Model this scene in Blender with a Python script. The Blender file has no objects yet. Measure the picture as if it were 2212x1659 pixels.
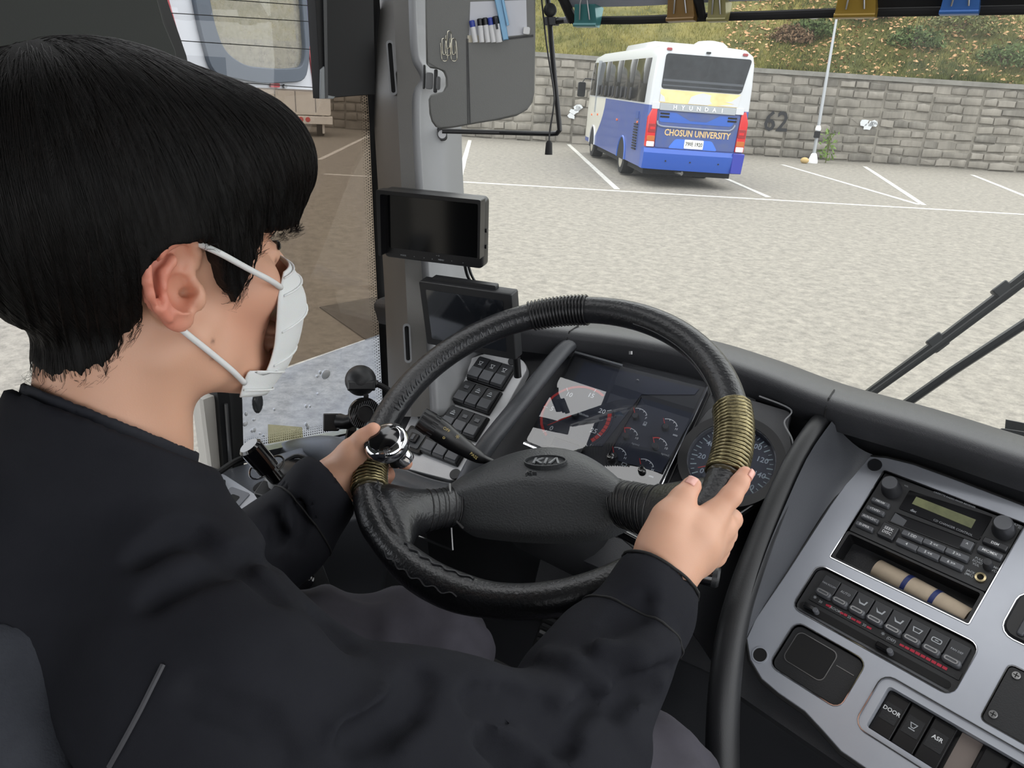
import bpy, bmesh, math, random
import numpy as np
from mathutils import Matrix, Vector
from mathutils.geometry import delaunay_2d_cdt
random.seed(7); RNG = np.random.default_rng(7)
S = bpy.context.scene; COL = S.collection
PI = math.pi

# ------------------------------------------------------------------ camera, sky, exposure
F = 1661.0; HC = 2.3; PITCH, ROLL, YAW = 21.6, 2.8, -33.0
def _basis():
    p, r, y = (math.radians(a) for a in (PITCH, ROLL, YAW))
    f0 = np.array([math.sin(y), math.cos(y), 0]); r0 = np.array([math.cos(y), -math.sin(y), 0]); up = np.array([0, 0, 1.])
    f = f0 * math.cos(p) - up * math.sin(p); u0 = f0 * math.sin(p) + up * math.cos(p)
    return math.cos(r) * r0 + math.sin(r) * u0, -math.sin(r) * r0 + math.cos(r) * u0, f
CR, CU, CF_ = _basis(); CAM = np.array([0, 0, HC])
cam = bpy.data.cameras.new('camera'); cam_o = bpy.data.objects.new('camera', cam); COL.objects.link(cam_o)
cam.sensor_width = 36; cam.lens = 36 * F / 2212; cam.clip_start = .02; cam.clip_end = 400
m = Matrix.Identity(4)
for i in range(3):
    m[i][0], m[i][1], m[i][2], m[i][3] = CR[i], CU[i], -CF_[i], CAM[i]
cam_o.matrix_world = m; S.camera = cam_o

w = bpy.data.worlds.new('overcast'); S.world = w; w.use_nodes = True
nt = w.node_tree; nt.nodes.clear()
wo = nt.nodes.new('ShaderNodeOutputWorld'); bg = nt.nodes.new('ShaderNodeBackground')
tc = nt.nodes.new('ShaderNodeTexCoord'); sx = nt.nodes.new('ShaderNodeSeparateXYZ'); rp = nt.nodes.new('ShaderNodeValToRGB')
nt.links.new(tc.outputs['Generated'], sx.inputs[0]); nt.links.new(sx.outputs['Z'], rp.inputs[0])
rp.color_ramp.elements[0].position = 0.0; rp.color_ramp.elements[0].color = (.88, .90, .94, 1)
rp.color_ramp.elements[1].position = .9; rp.color_ramp.elements[1].color = (1.0, 1.0, 1.0, 1)
nt.links.new(rp.outputs[0], bg.inputs[0]); bg.inputs[1].default_value = 3.0; nt.links.new(bg.outputs[0], wo.inputs[0])
S.view_settings.view_transform = 'Standard'; S.view_settings.look = 'None'; S.view_settings.gamma = 1
S.view_settings.use_curve_mapping = False; S.view_settings.exposure = 0.0
S.cycles.use_denoising = True; S.cycles.max_bounces = 10; S.cycles.transparent_max_bounces = 16
S.cycles.caustics_reflective = False; S.cycles.caustics_refractive = False; S.cycles.sample_clamp_indirect = 6

# ------------------------------------------------------------------ helpers
def ray(x, y): return CF_ + CR * (x - 1106) / F + CU * (829.5 - y) / F
def P(x, y, d): return CAM + ray(x, y) * d
def plane(x, y, o, n):
    d = ray(x, y); return CAM + d * (np.dot(np.array(o) - CAM, n) / np.dot(d, n))
def onX(x, y, X): return plane(x, y, (X, 0, 0), np.array([1., 0, 0]))
def onY(x, y, Y): return plane(x, y, (0, Y, 0), np.array([0, 1., 0]))
def onZ(x, y, Z): return plane(x, y, (0, 0, Z), np.array([0, 0, 1.]))
def unit(v): v = np.array(v, float); return v / np.linalg.norm(v)
class Fr:                                        # a plane in the scene: origin, x axis, normal
    def __init__(s, o, x, n):
        s.o = np.array(o, float); s.n = unit(n); x = np.array(x, float); s.x = unit(x - s.n * (x @ s.n)); s.y = np.cross(s.n, s.x)
    def w(s, u, v, h=0): return s.o + s.x * u + s.y * v + s.n * h
    def uv(s, px, py): q = plane(px, py, s.o, s.n) - s.o; return float(q @ s.x), float(q @ s.y)
    def sub(s, u, v, h=0, rot=0):
        c, q = math.cos(rot), math.sin(rot); return Fr(s.w(u, v, h), s.x * c + s.y * q, s.n)
def lin(c):
    if isinstance(c, str): c = [int(c[i:i + 2], 16) for i in (0, 2, 4)]
    c = [v / 255 for v in c]; return tuple(v / 12.92 if v <= .04045 else ((v + .055) / 1.055) ** 2.4 for v in c)
def rrect(u0, v0, u1, v1, r, n=4):
    r = min(r, (u1 - u0) / 2 - 1e-6, (v1 - v0) / 2 - 1e-6); out = []
    for cx, cy, a0 in ((u1 - r, v1 - r, 0), (u0 + r, v1 - r, 90), (u0 + r, v0 + r, 180), (u1 - r, v0 + r, 270)):
        for k in range(n + 1):
            a = math.radians(a0 + 90 * k / n); out.append((cx + r * math.cos(a), cy + r * math.sin(a)))
    return out
def circ(u, v, r, n=24, a0=0): return [(u + r * math.cos(a0 + 2 * PI * k / n), v + r * math.sin(a0 + 2 * PI * k / n)) for k in range(n)]
def roundpoly(pts, r, n=5):                      # round the corners of a polygon
    out = []; N = len(pts); pts = [np.array(p, float) for p in pts]
    for i in range(N):
        a, b, c = pts[i - 1], pts[i], pts[(i + 1) % N]
        d1, d2 = a - b, c - b; l1, l2 = np.linalg.norm(d1), np.linalg.norm(d2); rr = min(r, l1 * .45, l2 * .45)
        p, q = b + d1 / l1 * rr, b + d2 / l2 * rr
        for k in range(n + 1):
            t = k / n; out.append(tuple((1 - t) ** 2 * p + 2 * t * (1 - t) * b + t * t * q))
    return out
def inset(pts, d):
    pts = [np.array(p, float) for p in pts]; N = len(pts); out = []
    A = sum(pts[i][0] * pts[(i + 1) % N][1] - pts[(i + 1) % N][0] * pts[i][1] for i in range(N))
    sg = 1 if A > 0 else -1
    for i in range(N):
        e1 = pts[i] - pts[i - 1]; e2 = pts[(i + 1) % N] - pts[i]
        n1 = np.array([-e1[1], e1[0]]) / (np.linalg.norm(e1) + 1e-9); n2 = np.array([-e2[1], e2[0]]) / (np.linalg.norm(e2) + 1e-9)
        nn = n1 + n2; nn = nn / max(np.linalg.norm(nn), .3) * 1.0; out.append(tuple(pts[i] + sg * nn * d))
    return out
def spline(pts, n):
    pts = np.array(pts, float); t = np.arange(len(pts)); out = []
    for s in np.linspace(0, len(pts) - 1, n):
        i = min(int(s), len(pts) - 2); f = s - i
        p0, p1, p2, p3 = pts[max(i - 1, 0)], pts[i], pts[i + 1], pts[min(i + 2, len(pts) - 1)]
        out.append(.5 * ((2 * p1) + (p2 - p0) * f + (2 * p0 - 5 * p1 + 4 * p2 - p3) * f * f + (3 * p1 - p0 - 3 * p2 + p3) * f ** 3))
    return np.array(out)
LOC = {}
class MB:
    def __init__(s): s.V = []; s.Fc = []; s.n = 0
    def add(s, V, Fc):
        V = np.asarray(V, float).reshape(-1, 3); s.V.append(V); s.Fc += [tuple(i + s.n for i in f) for f in Fc]; s.n += len(V); return s
    def loops(s, L, closed=False, cap0=True, cap1=True):          # rings of equal count joined into a skin
        n = len(L[0]); V = np.concatenate([np.asarray(l, float) for l in L]); Fc = []
        for k in range(len(L) - (0 if closed else 1)):
            a, b = k * n, ((k + 1) % len(L)) * n
            for i in range(n): j = (i + 1) % n; Fc.append((a + i, a + j, b + j, b + i))
        if not closed and cap0: Fc.append(tuple(range(n))[::-1])
        if not closed and cap1: Fc.append(tuple((len(L) - 1) * n + i for i in range(n)))
        return s.add(V, Fc)
    def poly(s, fr, pts, w0, w1, ch=0.0):
        L = [[fr.w(u, v, w0) for u, v in pts]]
        if ch > 0:
            L.append([fr.w(u, v, w1 - ch) for u, v in pts]); ins = inset(pts, ch * .7)
            i2 = inset(pts, ch * .25)
            L.append([fr.w(u, v, w1 - ch * .35) for u, v in i2]); L.append([fr.w(u, v, w1) for u, v in ins])
        else: L.append([fr.w(u, v, w1) for u, v in pts])
        return s.loops(L)
    def rr(s, fr, u0, v0, u1, v1, r, w0, w1, ch=0.0, n=4): return s.poly(fr, rrect(u0, v0, u1, v1, r, n), w0, w1, ch)
    def box(s, fr, u0, v0, u1, v1, w0, w1): return s.poly(fr, [(u0, v0), (u1, v0), (u1, v1), (u0, v1)], w0, w1)
    def ring(s, fr, po, pi, w0, w1):
        o0 = [fr.w(u, v, w0) for u, v in po]; o1 = [fr.w(u, v, w1) for u, v in po]; i1 = [fr.w(u, v, w1) for u, v in pi]; i0 = [fr.w(u, v, w0) for u, v in pi]
        return s.loops([o0, o1, i1, i0], closed=True)
    def lathe(s, fr, prof, n=24, a0=0): return s.loops([[fr.w(r * math.cos(a0 + 2 * PI * k / n), r * math.sin(a0 + 2 * PI * k / n), h) for k in range(n)] for r, h in prof])
    def tube(s, pts, r, n=8, closed=False, flat=None):
        pts = np.array(pts, float); N = len(pts); rs = np.full(N, r) if np.isscalar(r) else np.array(r, float)
        T = np.roll(pts, -1, 0) - np.roll(pts, 1, 0)
        if not closed: T[0] = pts[1] - pts[0]; T[-1] = pts[-1] - pts[-2]
        T /= np.linalg.norm(T, axis=1)[:, None] + 1e-12
        a = np.cross(T[0], [0, 0, 1.]) if abs(T[0][2]) < .9 else np.cross(T[0], [1., 0, 0]); a /= np.linalg.norm(a); L = []
        for k in range(N):
            a = a - T[k] * (a @ T[k]); a /= np.linalg.norm(a); b = np.cross(T[k], a)
            L.append([pts[k] + rs[k] * (math.cos(2 * PI * i / n) * a + math.sin(2 * PI * i / n) * b) for i in range(n)])
        return s.loops(L, closed=closed)
    def ball(s, c, r, nu=16, nv=10, ax=None):
        R = np.eye(3) if ax is None else np.array(ax); r = np.array([r, r, r] if np.isscalar(r) else r, float); L = []
        for j in range(nv + 1):
            t = PI * j / nv * .998 + .001 * PI
            L.append([np.array(c) + R.T @ (r * np.array([math.sin(t) * math.cos(2 * PI * i / nu), math.sin(t) * math.sin(2 * PI * i / nu), math.cos(t)])) for i in range(nu)])
        return s.loops(L)
    def grid(s, G, thick=0.0, closed_u=False):                     # G[r][c] points
        G = np.array(G, float); R, C = G.shape[:2]; Fc = []
        for r in range(R - 1):
            for c in range(C - 1): Fc.append((r * C + c, r * C + c + 1, (r + 1) * C + c + 1, (r + 1) * C + c))
        return s.add(G.reshape(-1, 3), Fc)
    def plate(s, fr, outer, holes, w0, w1):
        pts = []; edges = []
        for lp in [outer] + list(holes):
            b = len(pts); n = len(lp); pts += [Vector(p) for p in lp]; edges += [(b + i, b + (i + 1) % n) for i in range(n)]
        v, e, f, *_ = delaunay_2d_cdt(pts, edges, [], 0, 1e-7)
        def inside(p, lp):
            c = False; n = len(lp)
            for i in range(n):
                a, b = lp[i], lp[i - 1]
                if (a[1] > p[1]) != (b[1] > p[1]) and p[0] < (b[0] - a[0]) * (p[1] - a[1]) / (b[1] - a[1]) + a[0]: c = not c
            return c
        cen = lambda q: sum((v[i] for i in q), Vector((0, 0))) / len(q)
        f = [q for q in f if inside(cen(q), outer) and not any(inside(cen(q), h) for h in holes)]
        s.add([fr.w(p[0], p[1], w1) for p in v], [tuple(q) for q in f])
        for lp in [outer] + list(holes):
            n = len(lp); V = [fr.w(u, q, w1) for u, q in lp] + [fr.w(u, q, w0) for u, q in lp]
            s.add(V, [(i, (i + 1) % n, n + (i + 1) % n, n + i) for i in range(n)])
        return s
    def text(s, fr, txt, u, v, size, h=.0003, align='CENTER', bold=0.0, rot=0, squash=1.0, ext=0.0):
        cu = bpy.data.curves.new('t', 'FONT'); cu.body = txt; cu.size = size; cu.align_x = align; cu.align_y = 'CENTER'; cu.offset = bold * size; cu.resolution_u = 2
        cu.extrude = ext
        o = bpy.data.objects.new('t', cu); me = bpy.data.meshes.new_from_object(o)
        f2 = fr.sub(u, v, 0, rot)
        if len(me.vertices): s.add([f2.w(q.co.x * squash, q.co.y, h + q.co.z) for q in me.vertices], [tuple(p.vertices) for p in me.polygons])
        bpy.data.objects.remove(o); bpy.data.curves.remove(cu); bpy.data.meshes.remove(me); return s
    def build(s, name, mat, parent=None, local=False, sharp=35, bevel=0, fix=True, sub=0):
        V = np.concatenate(s.V) if s.V else np.zeros((0, 3))
        if parent is None:
            loc = (V.max(0) + V.min(0)) / 2; loc[2] = V[:, 2].min(); off = loc
        else: loc = np.zeros(3); off = np.zeros(3) if local else LOC[parent.name]
        me = bpy.data.meshes.new(name); me.from_pydata((V - off).tolist(), [], s.Fc)
        if fix:
            bm = bmesh.new(); bm.from_mesh(me); bmesh.ops.remove_doubles(bm, verts=bm.verts, dist=1e-6); bmesh.ops.recalc_face_normals(bm, faces=bm.faces); bm.to_mesh(me); bm.free()
        me.materials.append(mat)
        if len(me.polygons):
            me.polygons.foreach_set('use_smooth', [True] * len(me.polygons)); me.set_sharp_from_angle(angle=math.radians(sharp))
        o = bpy.data.objects.new(name, me); COL.objects.link(o); o.location = loc
        if parent is not None: o.parent = parent; LOC[o.name] = LOC[parent.name] if not local else np.zeros(3)
        else: LOC[o.name] = loc
        if bevel: b = o.modifiers.new('b', 'BEVEL'); b.width = bevel; b.segments = 2; b.limit_method = 'ANGLE'; b.angle_limit = math.radians(40)
        if sub: b = o.modifiers.new('s', 'SUBSURF'); b.levels = sub; b.render_levels = sub
        return o
def tag(o, label, cat, group=None, kind=None):
    if label: o['label'] = label
    if cat: o['category'] = cat
    if group: o['group'] = group
    if kind: o['kind'] = kind
    return o
def thing(name, label, cat, loc, group=None, rotz=0):
    o = bpy.data.objects.new(name, None); COL.objects.link(o); o.location = tuple(loc); o.rotation_euler = (0, 0, rotz); o.empty_display_size = .05
    LOC[o.name] = np.array(loc, float); return tag(o, label, cat, group)
def struct(o): o['kind'] = 'structure'; return o

def mat(name, c, rough=.5, metal=0.0, bump=0.0, bscale=200, c2=None, cscale=20, cdet=4, cramp=(.35, .65), spec=.5, alpha=1.0, coat=0.0, sheen=0.0, sss=0.0, emit=None, rvar=0.0, stretch=None):
    m = bpy.data.materials.new(name); m.use_nodes = True; n = m.node_tree; b = n.nodes['Principled BSDF']
    b.inputs['Base Color'].default_value = (*lin(c), 1); b.inputs['Roughness'].default_value = rough; b.inputs['Metallic'].default_value = metal
    b.inputs['Specular IOR Level'].default_value = spec; b.inputs['Coat Weight'].default_value = coat; b.inputs['Coat Roughness'].default_value = .08
    if sheen: b.inputs['Sheen Weight'].default_value = sheen; b.inputs['Sheen Roughness'].default_value = .5
    if sss: b.inputs['Subsurface Weight'].default_value = sss; b.inputs['Subsurface Radius'].default_value = (.012, .004, .002); b.inputs['Subsurface Scale'].default_value = .6
    if emit: b.inputs['Emission Color'].default_value = (*lin(emit[0]), 1); b.inputs['Emission Strength'].default_value = emit[1]
    tcn = n.nodes.new('ShaderNodeTexCoord'); co = tcn.outputs['Object']
    if stretch:
        mp = n.nodes.new('ShaderNodeMapping'); mp.inputs['Scale'].default_value = stretch; n.links.new(co, mp.inputs[0]); co = mp.outputs[0]
    if c2 is not None:
        z = n.nodes.new('ShaderNodeTexNoise'); z.inputs['Scale'].default_value = cscale; z.inputs['Detail'].default_value = cdet; z.inputs['Roughness'].default_value = .65
        r = n.nodes.new('ShaderNodeValToRGB'); r.color_ramp.elements[0].position = cramp[0]; r.color_ramp.elements[1].position = cramp[1]
        r.color_ramp.elements[0].color = (*lin(c), 1); r.color_ramp.elements[1].color = (*lin(c2), 1)
        n.links.new(co, z.inputs['Vector']); n.links.new(z.outputs['Fac'], r.inputs[0]); n.links.new(r.outputs[0], b.inputs['Base Color'])
        if rvar:
            mr = n.nodes.new('ShaderNodeMapRange'); mr.inputs[3].default_value = rough - rvar; mr.inputs[4].default_value = rough + rvar
            n.links.new(z.outputs['Fac'], mr.inputs[0]); n.links.new(mr.outputs[0], b.inputs['Roughness'])
    if bump:
        z = n.nodes.new('ShaderNodeTexNoise'); z.inputs['Scale'].default_value = bscale; z.inputs['Detail'].default_value = 3
        bp = n.nodes.new('ShaderNodeBump'); bp.inputs['Strength'].default_value = bump; bp.inputs['Distance'].default_value = .002
        n.links.new(co, z.inputs['Vector']); n.links.new(z.outputs['Fac'], bp.inputs['Height']); n.links.new(bp.outputs[0], b.inputs['Normal'])
    return m
def glass(name, tint=(1, 1, 1), gloss=.06, rough=.0, haze=0.0, hazec=(200, 200, 200), tex=None):
    m = bpy.data.materials.new(name); m.use_nodes = True; n = m.node_tree; n.nodes.clear()
    out = n.nodes.new('ShaderNodeOutputMaterial'); t = n.nodes.new('ShaderNodeBsdfTransparent'); t.inputs[0].default_value = (*tint, 1)
    g = n.nodes.new('ShaderNodeBsdfGlossy'); g.inputs['Roughness'].default_value = rough
    mx = n.nodes.new('ShaderNodeMixShader'); fr = n.nodes.new('ShaderNodeFresnel'); fr.inputs[0].default_value = 1.45
    ml = n.nodes.new('ShaderNodeMath'); ml.operation = 'MULTIPLY'; ml.inputs[1].default_value = gloss / .04
    ge = n.nodes.new('ShaderNodeNewGeometry'); nb = n.nodes.new('ShaderNodeMath'); nb.operation = 'SUBTRACT'; nb.inputs[0].default_value = 1.0; n.links.new(ge.outputs['Backfacing'], nb.inputs[1])
    m3 = n.nodes.new('ShaderNodeMath'); m3.operation = 'MULTIPLY'; m3.use_clamp = True; n.links.new(ml.outputs[0], m3.inputs[0]); n.links.new(nb.outputs[0], m3.inputs[1])
    n.links.new(fr.outputs[0], ml.inputs[0]); n.links.new(m3.outputs[0], mx.inputs[0]); n.links.new(t.outputs[0], mx.inputs[1]); n.links.new(g.outputs[0], mx.inputs[2])
    last = mx.outputs[0]
    if haze:
        d = n.nodes.new('ShaderNodeBsdfDiffuse'); d.inputs[0].default_value = (*lin(hazec), 1); tr = n.nodes.new('ShaderNodeBsdfTranslucent'); tr.inputs[0].default_value = (*lin(hazec), 1)
        m1 = n.nodes.new('ShaderNodeMixShader'); m1.inputs[0].default_value = .5; n.links.new(d.outputs[0], m1.inputs[1]); n.links.new(tr.outputs[0], m1.inputs[2])
        m2 = n.nodes.new('ShaderNodeMixShader'); m2.inputs[0].default_value = haze; n.links.new(last, m2.inputs[1]); n.links.new(m1.outputs[0], m2.inputs[2]); last = m2.outputs[0]
        if tex:
            tcn = n.nodes.new('ShaderNodeTexCoord'); z = n.nodes.new('ShaderNodeTexNoise'); z.inputs['Scale'].default_value = tex[0]; z.inputs['Detail'].default_value = 5
            mr = n.nodes.new('ShaderNodeMapRange'); mr.inputs[1].default_value = .35; mr.inputs[2].default_value = .7; mr.inputs[3].default_value = tex[1]; mr.inputs[4].default_value = tex[2]
            n.links.new(tcn.outputs['Object'], z.inputs['Vector']); n.links.new(z.outputs['Fac'], mr.inputs[0]); n.links.new(mr.outputs[0], m2.inputs[0])
    n.links.new(last, out.inputs[0]); return m

# materials of the cab
M = dict(
    dash=mat('dash_vinyl', (52, 53, 56), .42, bump=.25, bscale=900, c2=(46, 47, 50), cscale=8),
    dashsoft=mat('dash_soft', (66, 68, 72), .36, bump=.15, bscale=700),
    dark=mat('dark_plastic', (30, 31, 33), .45, bump=.1, bscale=600),
    black=mat('black_plastic', (16, 16, 18), .35),
    matte=mat('matte_black', (14, 14, 15), .8),
    gloss=mat('gloss_black', (9, 9, 11), .12, coat=.4),
    rubber=mat('rubber', (20, 20, 21), .75, bump=.1, bscale=300),
    silver=mat('silver_paint', (182, 186, 194), .34, metal=.4, c2=(174, 178, 187), cscale=6),
    alu=mat('brushed_aluminium_paint', (212, 213, 215), .38, metal=.3, c2=(204, 205, 208), cscale=30, bump=.06, bscale=500),
    chrome=mat('chrome', (215, 216, 220), .08, metal=1.0),
    steel=mat('worn_steel', (140, 140, 140), .3, metal=.9),
    white=mat('white_print', (225, 227, 228), .6),
    print_=mat('grey_print', (170, 174, 178), .6),
    red=mat('red_print', (200, 52, 48), .6),
    button=mat('button_grey', (86, 88, 92), .4, bump=.05, bscale=800),
    buttondk=mat('button_dark', (44, 45, 48), .4),
    trim=mat('pillar_trim', (128, 129, 131), .5, bump=.12, bscale=900),
    leather=mat('worn_leather', (30, 31, 34), .33, bump=.35, bscale=260, c2=(24, 25, 27), cscale=40, rvar=.08),
    hub=mat('hub_rubber', (64, 66, 68), .45, bump=.5, bscale=420),
)
# ================================================================== OUTSIDE
GZ = Fr((0, 0, 0), (1, 0, 0), (0, 0, 1))
def g(px, py): return onZ(px, py, 0)
# --- parking ground
m_ground = mat('worn_concrete', (108, 104, 97), .9, bump=.35, bscale=9, c2=(146, 141, 131), cscale=7, cdet=14, cramp=(.40, .60))
for n_ in m_ground.node_tree.nodes:
    if n_.type == 'TEX_NOISE' and abs(n_.inputs['Scale'].default_value - 7) < .01: n_.inputs['Roughness'].default_value = .86
mb = MB(); mb.poly(GZ, [(-70, -12), (60, -12), (60, 90), (-70, 90)], -.3, 0); ground = struct(mb.build('ground', m_ground))
LOC['ground'] = np.array(ground.location)
m_line = mat('worn_white_road_paint', (214, 213, 208), .8, c2=(160, 157, 148), cscale=14, cramp=(.30, .75))
def marking(a, b, wd=.13):
    a, b = np.array(a)[:2], np.array(b)[:2]; d = (b - a) / np.linalg.norm(b - a); n = np.array([-d[1], d[0]]) * wd / 2; L = []
    k = max(3, int(np.linalg.norm(b - a) / .8)); jit = RNG.normal(0, .012, (k + 1, 2))
    for i in range(k + 1):
        c = a + (b - a) * i / k; l = c + n * (1 + jit[i, 0] * 4); r = c - n * (1 + jit[i, 1] * 4)
        L.append([(*l, .001), (*r, .001), (*r, .006), (*l, .006)])
    MB().loops(L).build('marking', m_line, ground)
marking(g(700, 376), g(2600, 486), .15)
for a, b in (((1228, 312), (1333, 409)), ((1500, 356), (1660, 426)), ((1690, 356), (1985, 442)), ((1868, 360), (1995, 443)), ((2100, 378), (2330, 470)), ((1015, 303), (990, 393)), ((800, 292), (690, 345))): marking(g(*a), g(*b), .14)
# asphalt strip and kerb patch seen low through the side window
m_asph = mat('dark_asphalt_patch', (92, 90, 86), .95, bump=.3, bscale=30, c2=(78, 76, 73), cscale=9)
q = [g(690, 665), g(830, 640), g(900, 700), g(790, 735)]
MB().poly(GZ, [(p[0], p[1]) for p in q], .001, .012).build('asphalt_patch', m_asph, ground)

# --- retaining wall of stone-patterned concrete
W0, W1 = g(983, 294), g(2212, 374); wd = unit(W1 - W0); wn = np.array([wd[1], -wd[0], 0])
WF = Fr(W0, wd, wn)
def wtop(px, py): return WF.uv(px, py)[1]
u_a, v_a = WF.uv(1160, 112); u_b, v_b = WF.uv(1640, 147); u_c, v_c = WF.uv(2212, 183)
def wh(u): return float(np.interp(u, [-60, u_a, u_b, u_c, u_c + 30], [v_a + .15, v_a, v_b, v_c, v_c]))
m_conc = mat('weathered_concrete', (100, 96, 89), .95, bump=.5, bscale=6, c2=(148, 143, 133), cscale=1.1, cdet=9, cramp=(.35, .66), stretch=(1.2, 1.2, .30))
mb = MB(); Ls = []
for u in np.linspace(-45, u_c + 28, 60):
    h = wh(u); Ls.append([WF.w(u, -.3, 0), WF.w(u, h - .12, 0), WF.w(u, h - .12, -.4), WF.w(u, -.3, -.4)])
mb.loops(Ls); wall = struct(mb.build('wall_front', m_conc)); LOC['wall_front'] = np.array(wall.location)
mb = MB(); Ls = []
for u in np.linspace(-45, u_c + 28, 80):
    h = wh(u); Ls.append([WF.w(u, h - .16, .10), WF.w(u, h, .10), WF.w(u, h, -.45), WF.w(u, h - .16, -.45)])
m_cope = mat('coping_concrete', (132, 130, 124), .9, bump=.3, bscale=12, c2=(112, 110, 104), cscale=2)
mb.loops(Ls); mb.build('coping', m_cope, wall)
stones = [mat('wall_stone', (108, 104, 97), .95, bump=.8, bscale=12, c2=(142, 137, 128), cscale=1.6, cdet=9, cramp=(.32, .68), stretch=(1.3, 1.3, .28)),
          mat('wall_stone_light', (122, 117, 109), .95, bump=.8, bscale=12, c2=(152, 147, 138), cscale=1.4, cdet=9, cramp=(.35, .7), stretch=(1.3, 1.3, .28)),
          mat('wall_stone_dark', (94, 90, 84), .95, bump=.8, bscale=12, c2=(132, 128, 120), cscale=1.8, cdet=9, cramp=(.32, .7), stretch=(1.3, 1.3, .3))]
uv_vis = [(WF.uv(1140, 250)[0], WF.uv(1275, 250)[0]), (WF.uv(1605, 280)[0], WF.uv(2225, 300)[0])]
rest = MB(); count = 0
PW = 1.62                                              # width of one form panel
for pi_ in range(-26, 24):
    for row in range(9):
        u0 = pi_ * PW + .03; u1 = (pi_ + 1) * PW - .03
        r = random.Random(pi_ * 31 + row); splits = [u0] + sorted(u0 + (u1 - u0) * t for t in ((r.uniform(.28, .38), r.uniform(.60, .72)) if (row + pi_) % 3 else (r.uniform(.42, .58),))) + [u1]
        for a, b in zip(splits, splits[1:]):
            H = (wh((a + b) / 2) - .2) / 9; v0 = row * H + .012; v1 = (row + 1) * H - .012
            j = lambda: r.uniform(-.09, .09)
            base = [(a + .01, v0 + abs(j()) * .6), (b - .01, v0 + abs(j()) * .6), (b - .008, v1 - abs(j()) * .6), ((a + b) / 2 + j() * 2, v1 + j() * .5), (a + .008, v1 - abs(j()) * .6)]
            d = r.uniform(.03, .08); top = inset(base, .05); vis = any(x0 < b and a < x1 for x0, x1 in uv_vis)
            tgt = MB() if vis and count < 298 else rest
            tgt.loops([[WF.w(u, v, -.01) for u, v in base], [WF.w(u, v, d * .7) for u, v in inset(base, .012)], [WF.w(u, v, d + r.uniform(-.02, .02)) for u, v in top]])
            if tgt is not rest: tgt.build('stone', stones[r.choice((0, 0, 1, 2))], wall, fix=False, sharp=50); count += 1
rest.build('stonework', stones[0], wall, fix=False, sharp=50)['kind'] = 'stuff'
m_paint = mat('black_spray_paint', (44, 44, 46), .8); m_wpaint = mat('white_paint_smear', (205, 208, 210), .8)
u, v = WF.uv(1676, 264); mb = MB(); mb.text(WF, '62', u, v, 1.0, .12, bold=.012, ext=.004, squash=.9); mb.build('number_painted', m_paint, wall, fix=False)
for px, py in ((1880, 265), (1245, 243)):
    u, v = WF.uv(px, py); mb = MB()
    for k in range(4): mb.poly(WF.sub(u + random.uniform(-.3, .3), v + random.uniform(-.2, .2)), [(.2 * math.cos(t) * random.uniform(.5, 1), .16 * math.sin(t) * random.uniform(.5, 1)) for t in np.linspace(0, 2 * PI, 9)[:-1]], .10, .116)
    mb.build('paint_smear', m_wpaint, wall)

# --- grassy hillside above the wall
m_hill = mat('hill_soil_and_grass', (64, 68, 32), .95, bump=.6, bscale=8, c2=(116, 108, 56), cscale=.55, cdet=10, cramp=(.36, .62))
NU, NV = 90, 26; G = np.zeros((NV, NU, 3)); US = np.linspace(-50, u_c + 30, NU)
def hill(u, t): return WF.w(u, wh(u) - .10 + t * .52 + .25 * math.sin(u * .35 + t * .5) * min(1, t / 4) + .12 * math.sin(u * 1.1 + t), -.2 - t)
for r_ in range(NV):
    t = 34 * (r_ / (NV - 1)) ** 1.6
    for c_ in range(NU): G[r_, c_] = hill(US[c_], t)
hl = struct(MB().grid(G).build('hill', m_hill)); LOC['hill'] = np.array(hl.location)
uL, uR = WF.uv(1150, 60)[0], WF.uv(2260, 120)[0]
def scatter(n, u0, u1, t1, size, kind, pw=1.5):
    V = []; Fc = []
    for k in range(n):
        u = random.uniform(u0, u1); t = t1 * random.random() ** pw; p = hill(u, t); s = size * random.uniform(.6, 1.4); a = random.uniform(0, 2 * PI); b = len(V)
        if kind == 'blade':
            dx, dy = math.cos(a) * s * .12, math.sin(a) * s * .12; lx, ly = random.gauss(0, .4) * s, random.gauss(0, .4) * s
            V += [p + (dx, dy, -.02), p - (dx, dy, .02), p + (lx, ly, s)]; Fc.append((b, b + 1, b + 2))
        else:
            ex = unit((math.cos(a), math.sin(a), random.uniform(-.5, .5))); ey = unit(np.cross(ex, unit((random.gauss(0, .5), -.6 + random.gauss(0, .5), 1)))); c = p + np.array([0, 0, s * .6 + random.random() * .06])
            V += [c - ex * s, c - ey * s * .5 + (0, 0, s * .2), c + ex * s, c + ey * s * .5 + (0, 0, s * .2)]; Fc.append((b, b + 1, b + 2, b + 3))
    return V, Fc
ug = lambda f: uL + (uR - uL) * f
def stuff(name, mt, V, Fc, label=None, cat=None):
    mb = MB(); mb.add(V, Fc); o = mb.build(name, mt, fix=False, sharp=180); tag(o, label, cat, None, 'stuff'); return o
stuff('grass', mat('bright_grass', (86, 92, 40), .9, c2=(142, 132, 70), cscale=.8, cdet=6), *scatter(26000, ug(-.1), ug(.62), 12, .13, 'blade'), 'yellow-green grass covering the left part of the bank above the wall', 'grass')
stuff('undergrowth', mat('green_undergrowth', (62, 72, 34), .9, c2=(104, 104, 52), cscale=.9, cdet=6), *scatter(24000, ug(.5), ug(1.05), 12, .16, 'blade'), 'darker green undergrowth on the right part of the bank above the wall', 'undergrowth')
stuff('dead_leaves', mat('dead_leaf', (150, 106, 72), .9, c2=(196, 160, 118), cscale=3), *scatter(5200, ug(.40), ug(1.05), 14, .085, 'leaf', .9), 'brown dead leaves scattered over the bank right of the parked coach', 'leaf litter')
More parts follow.
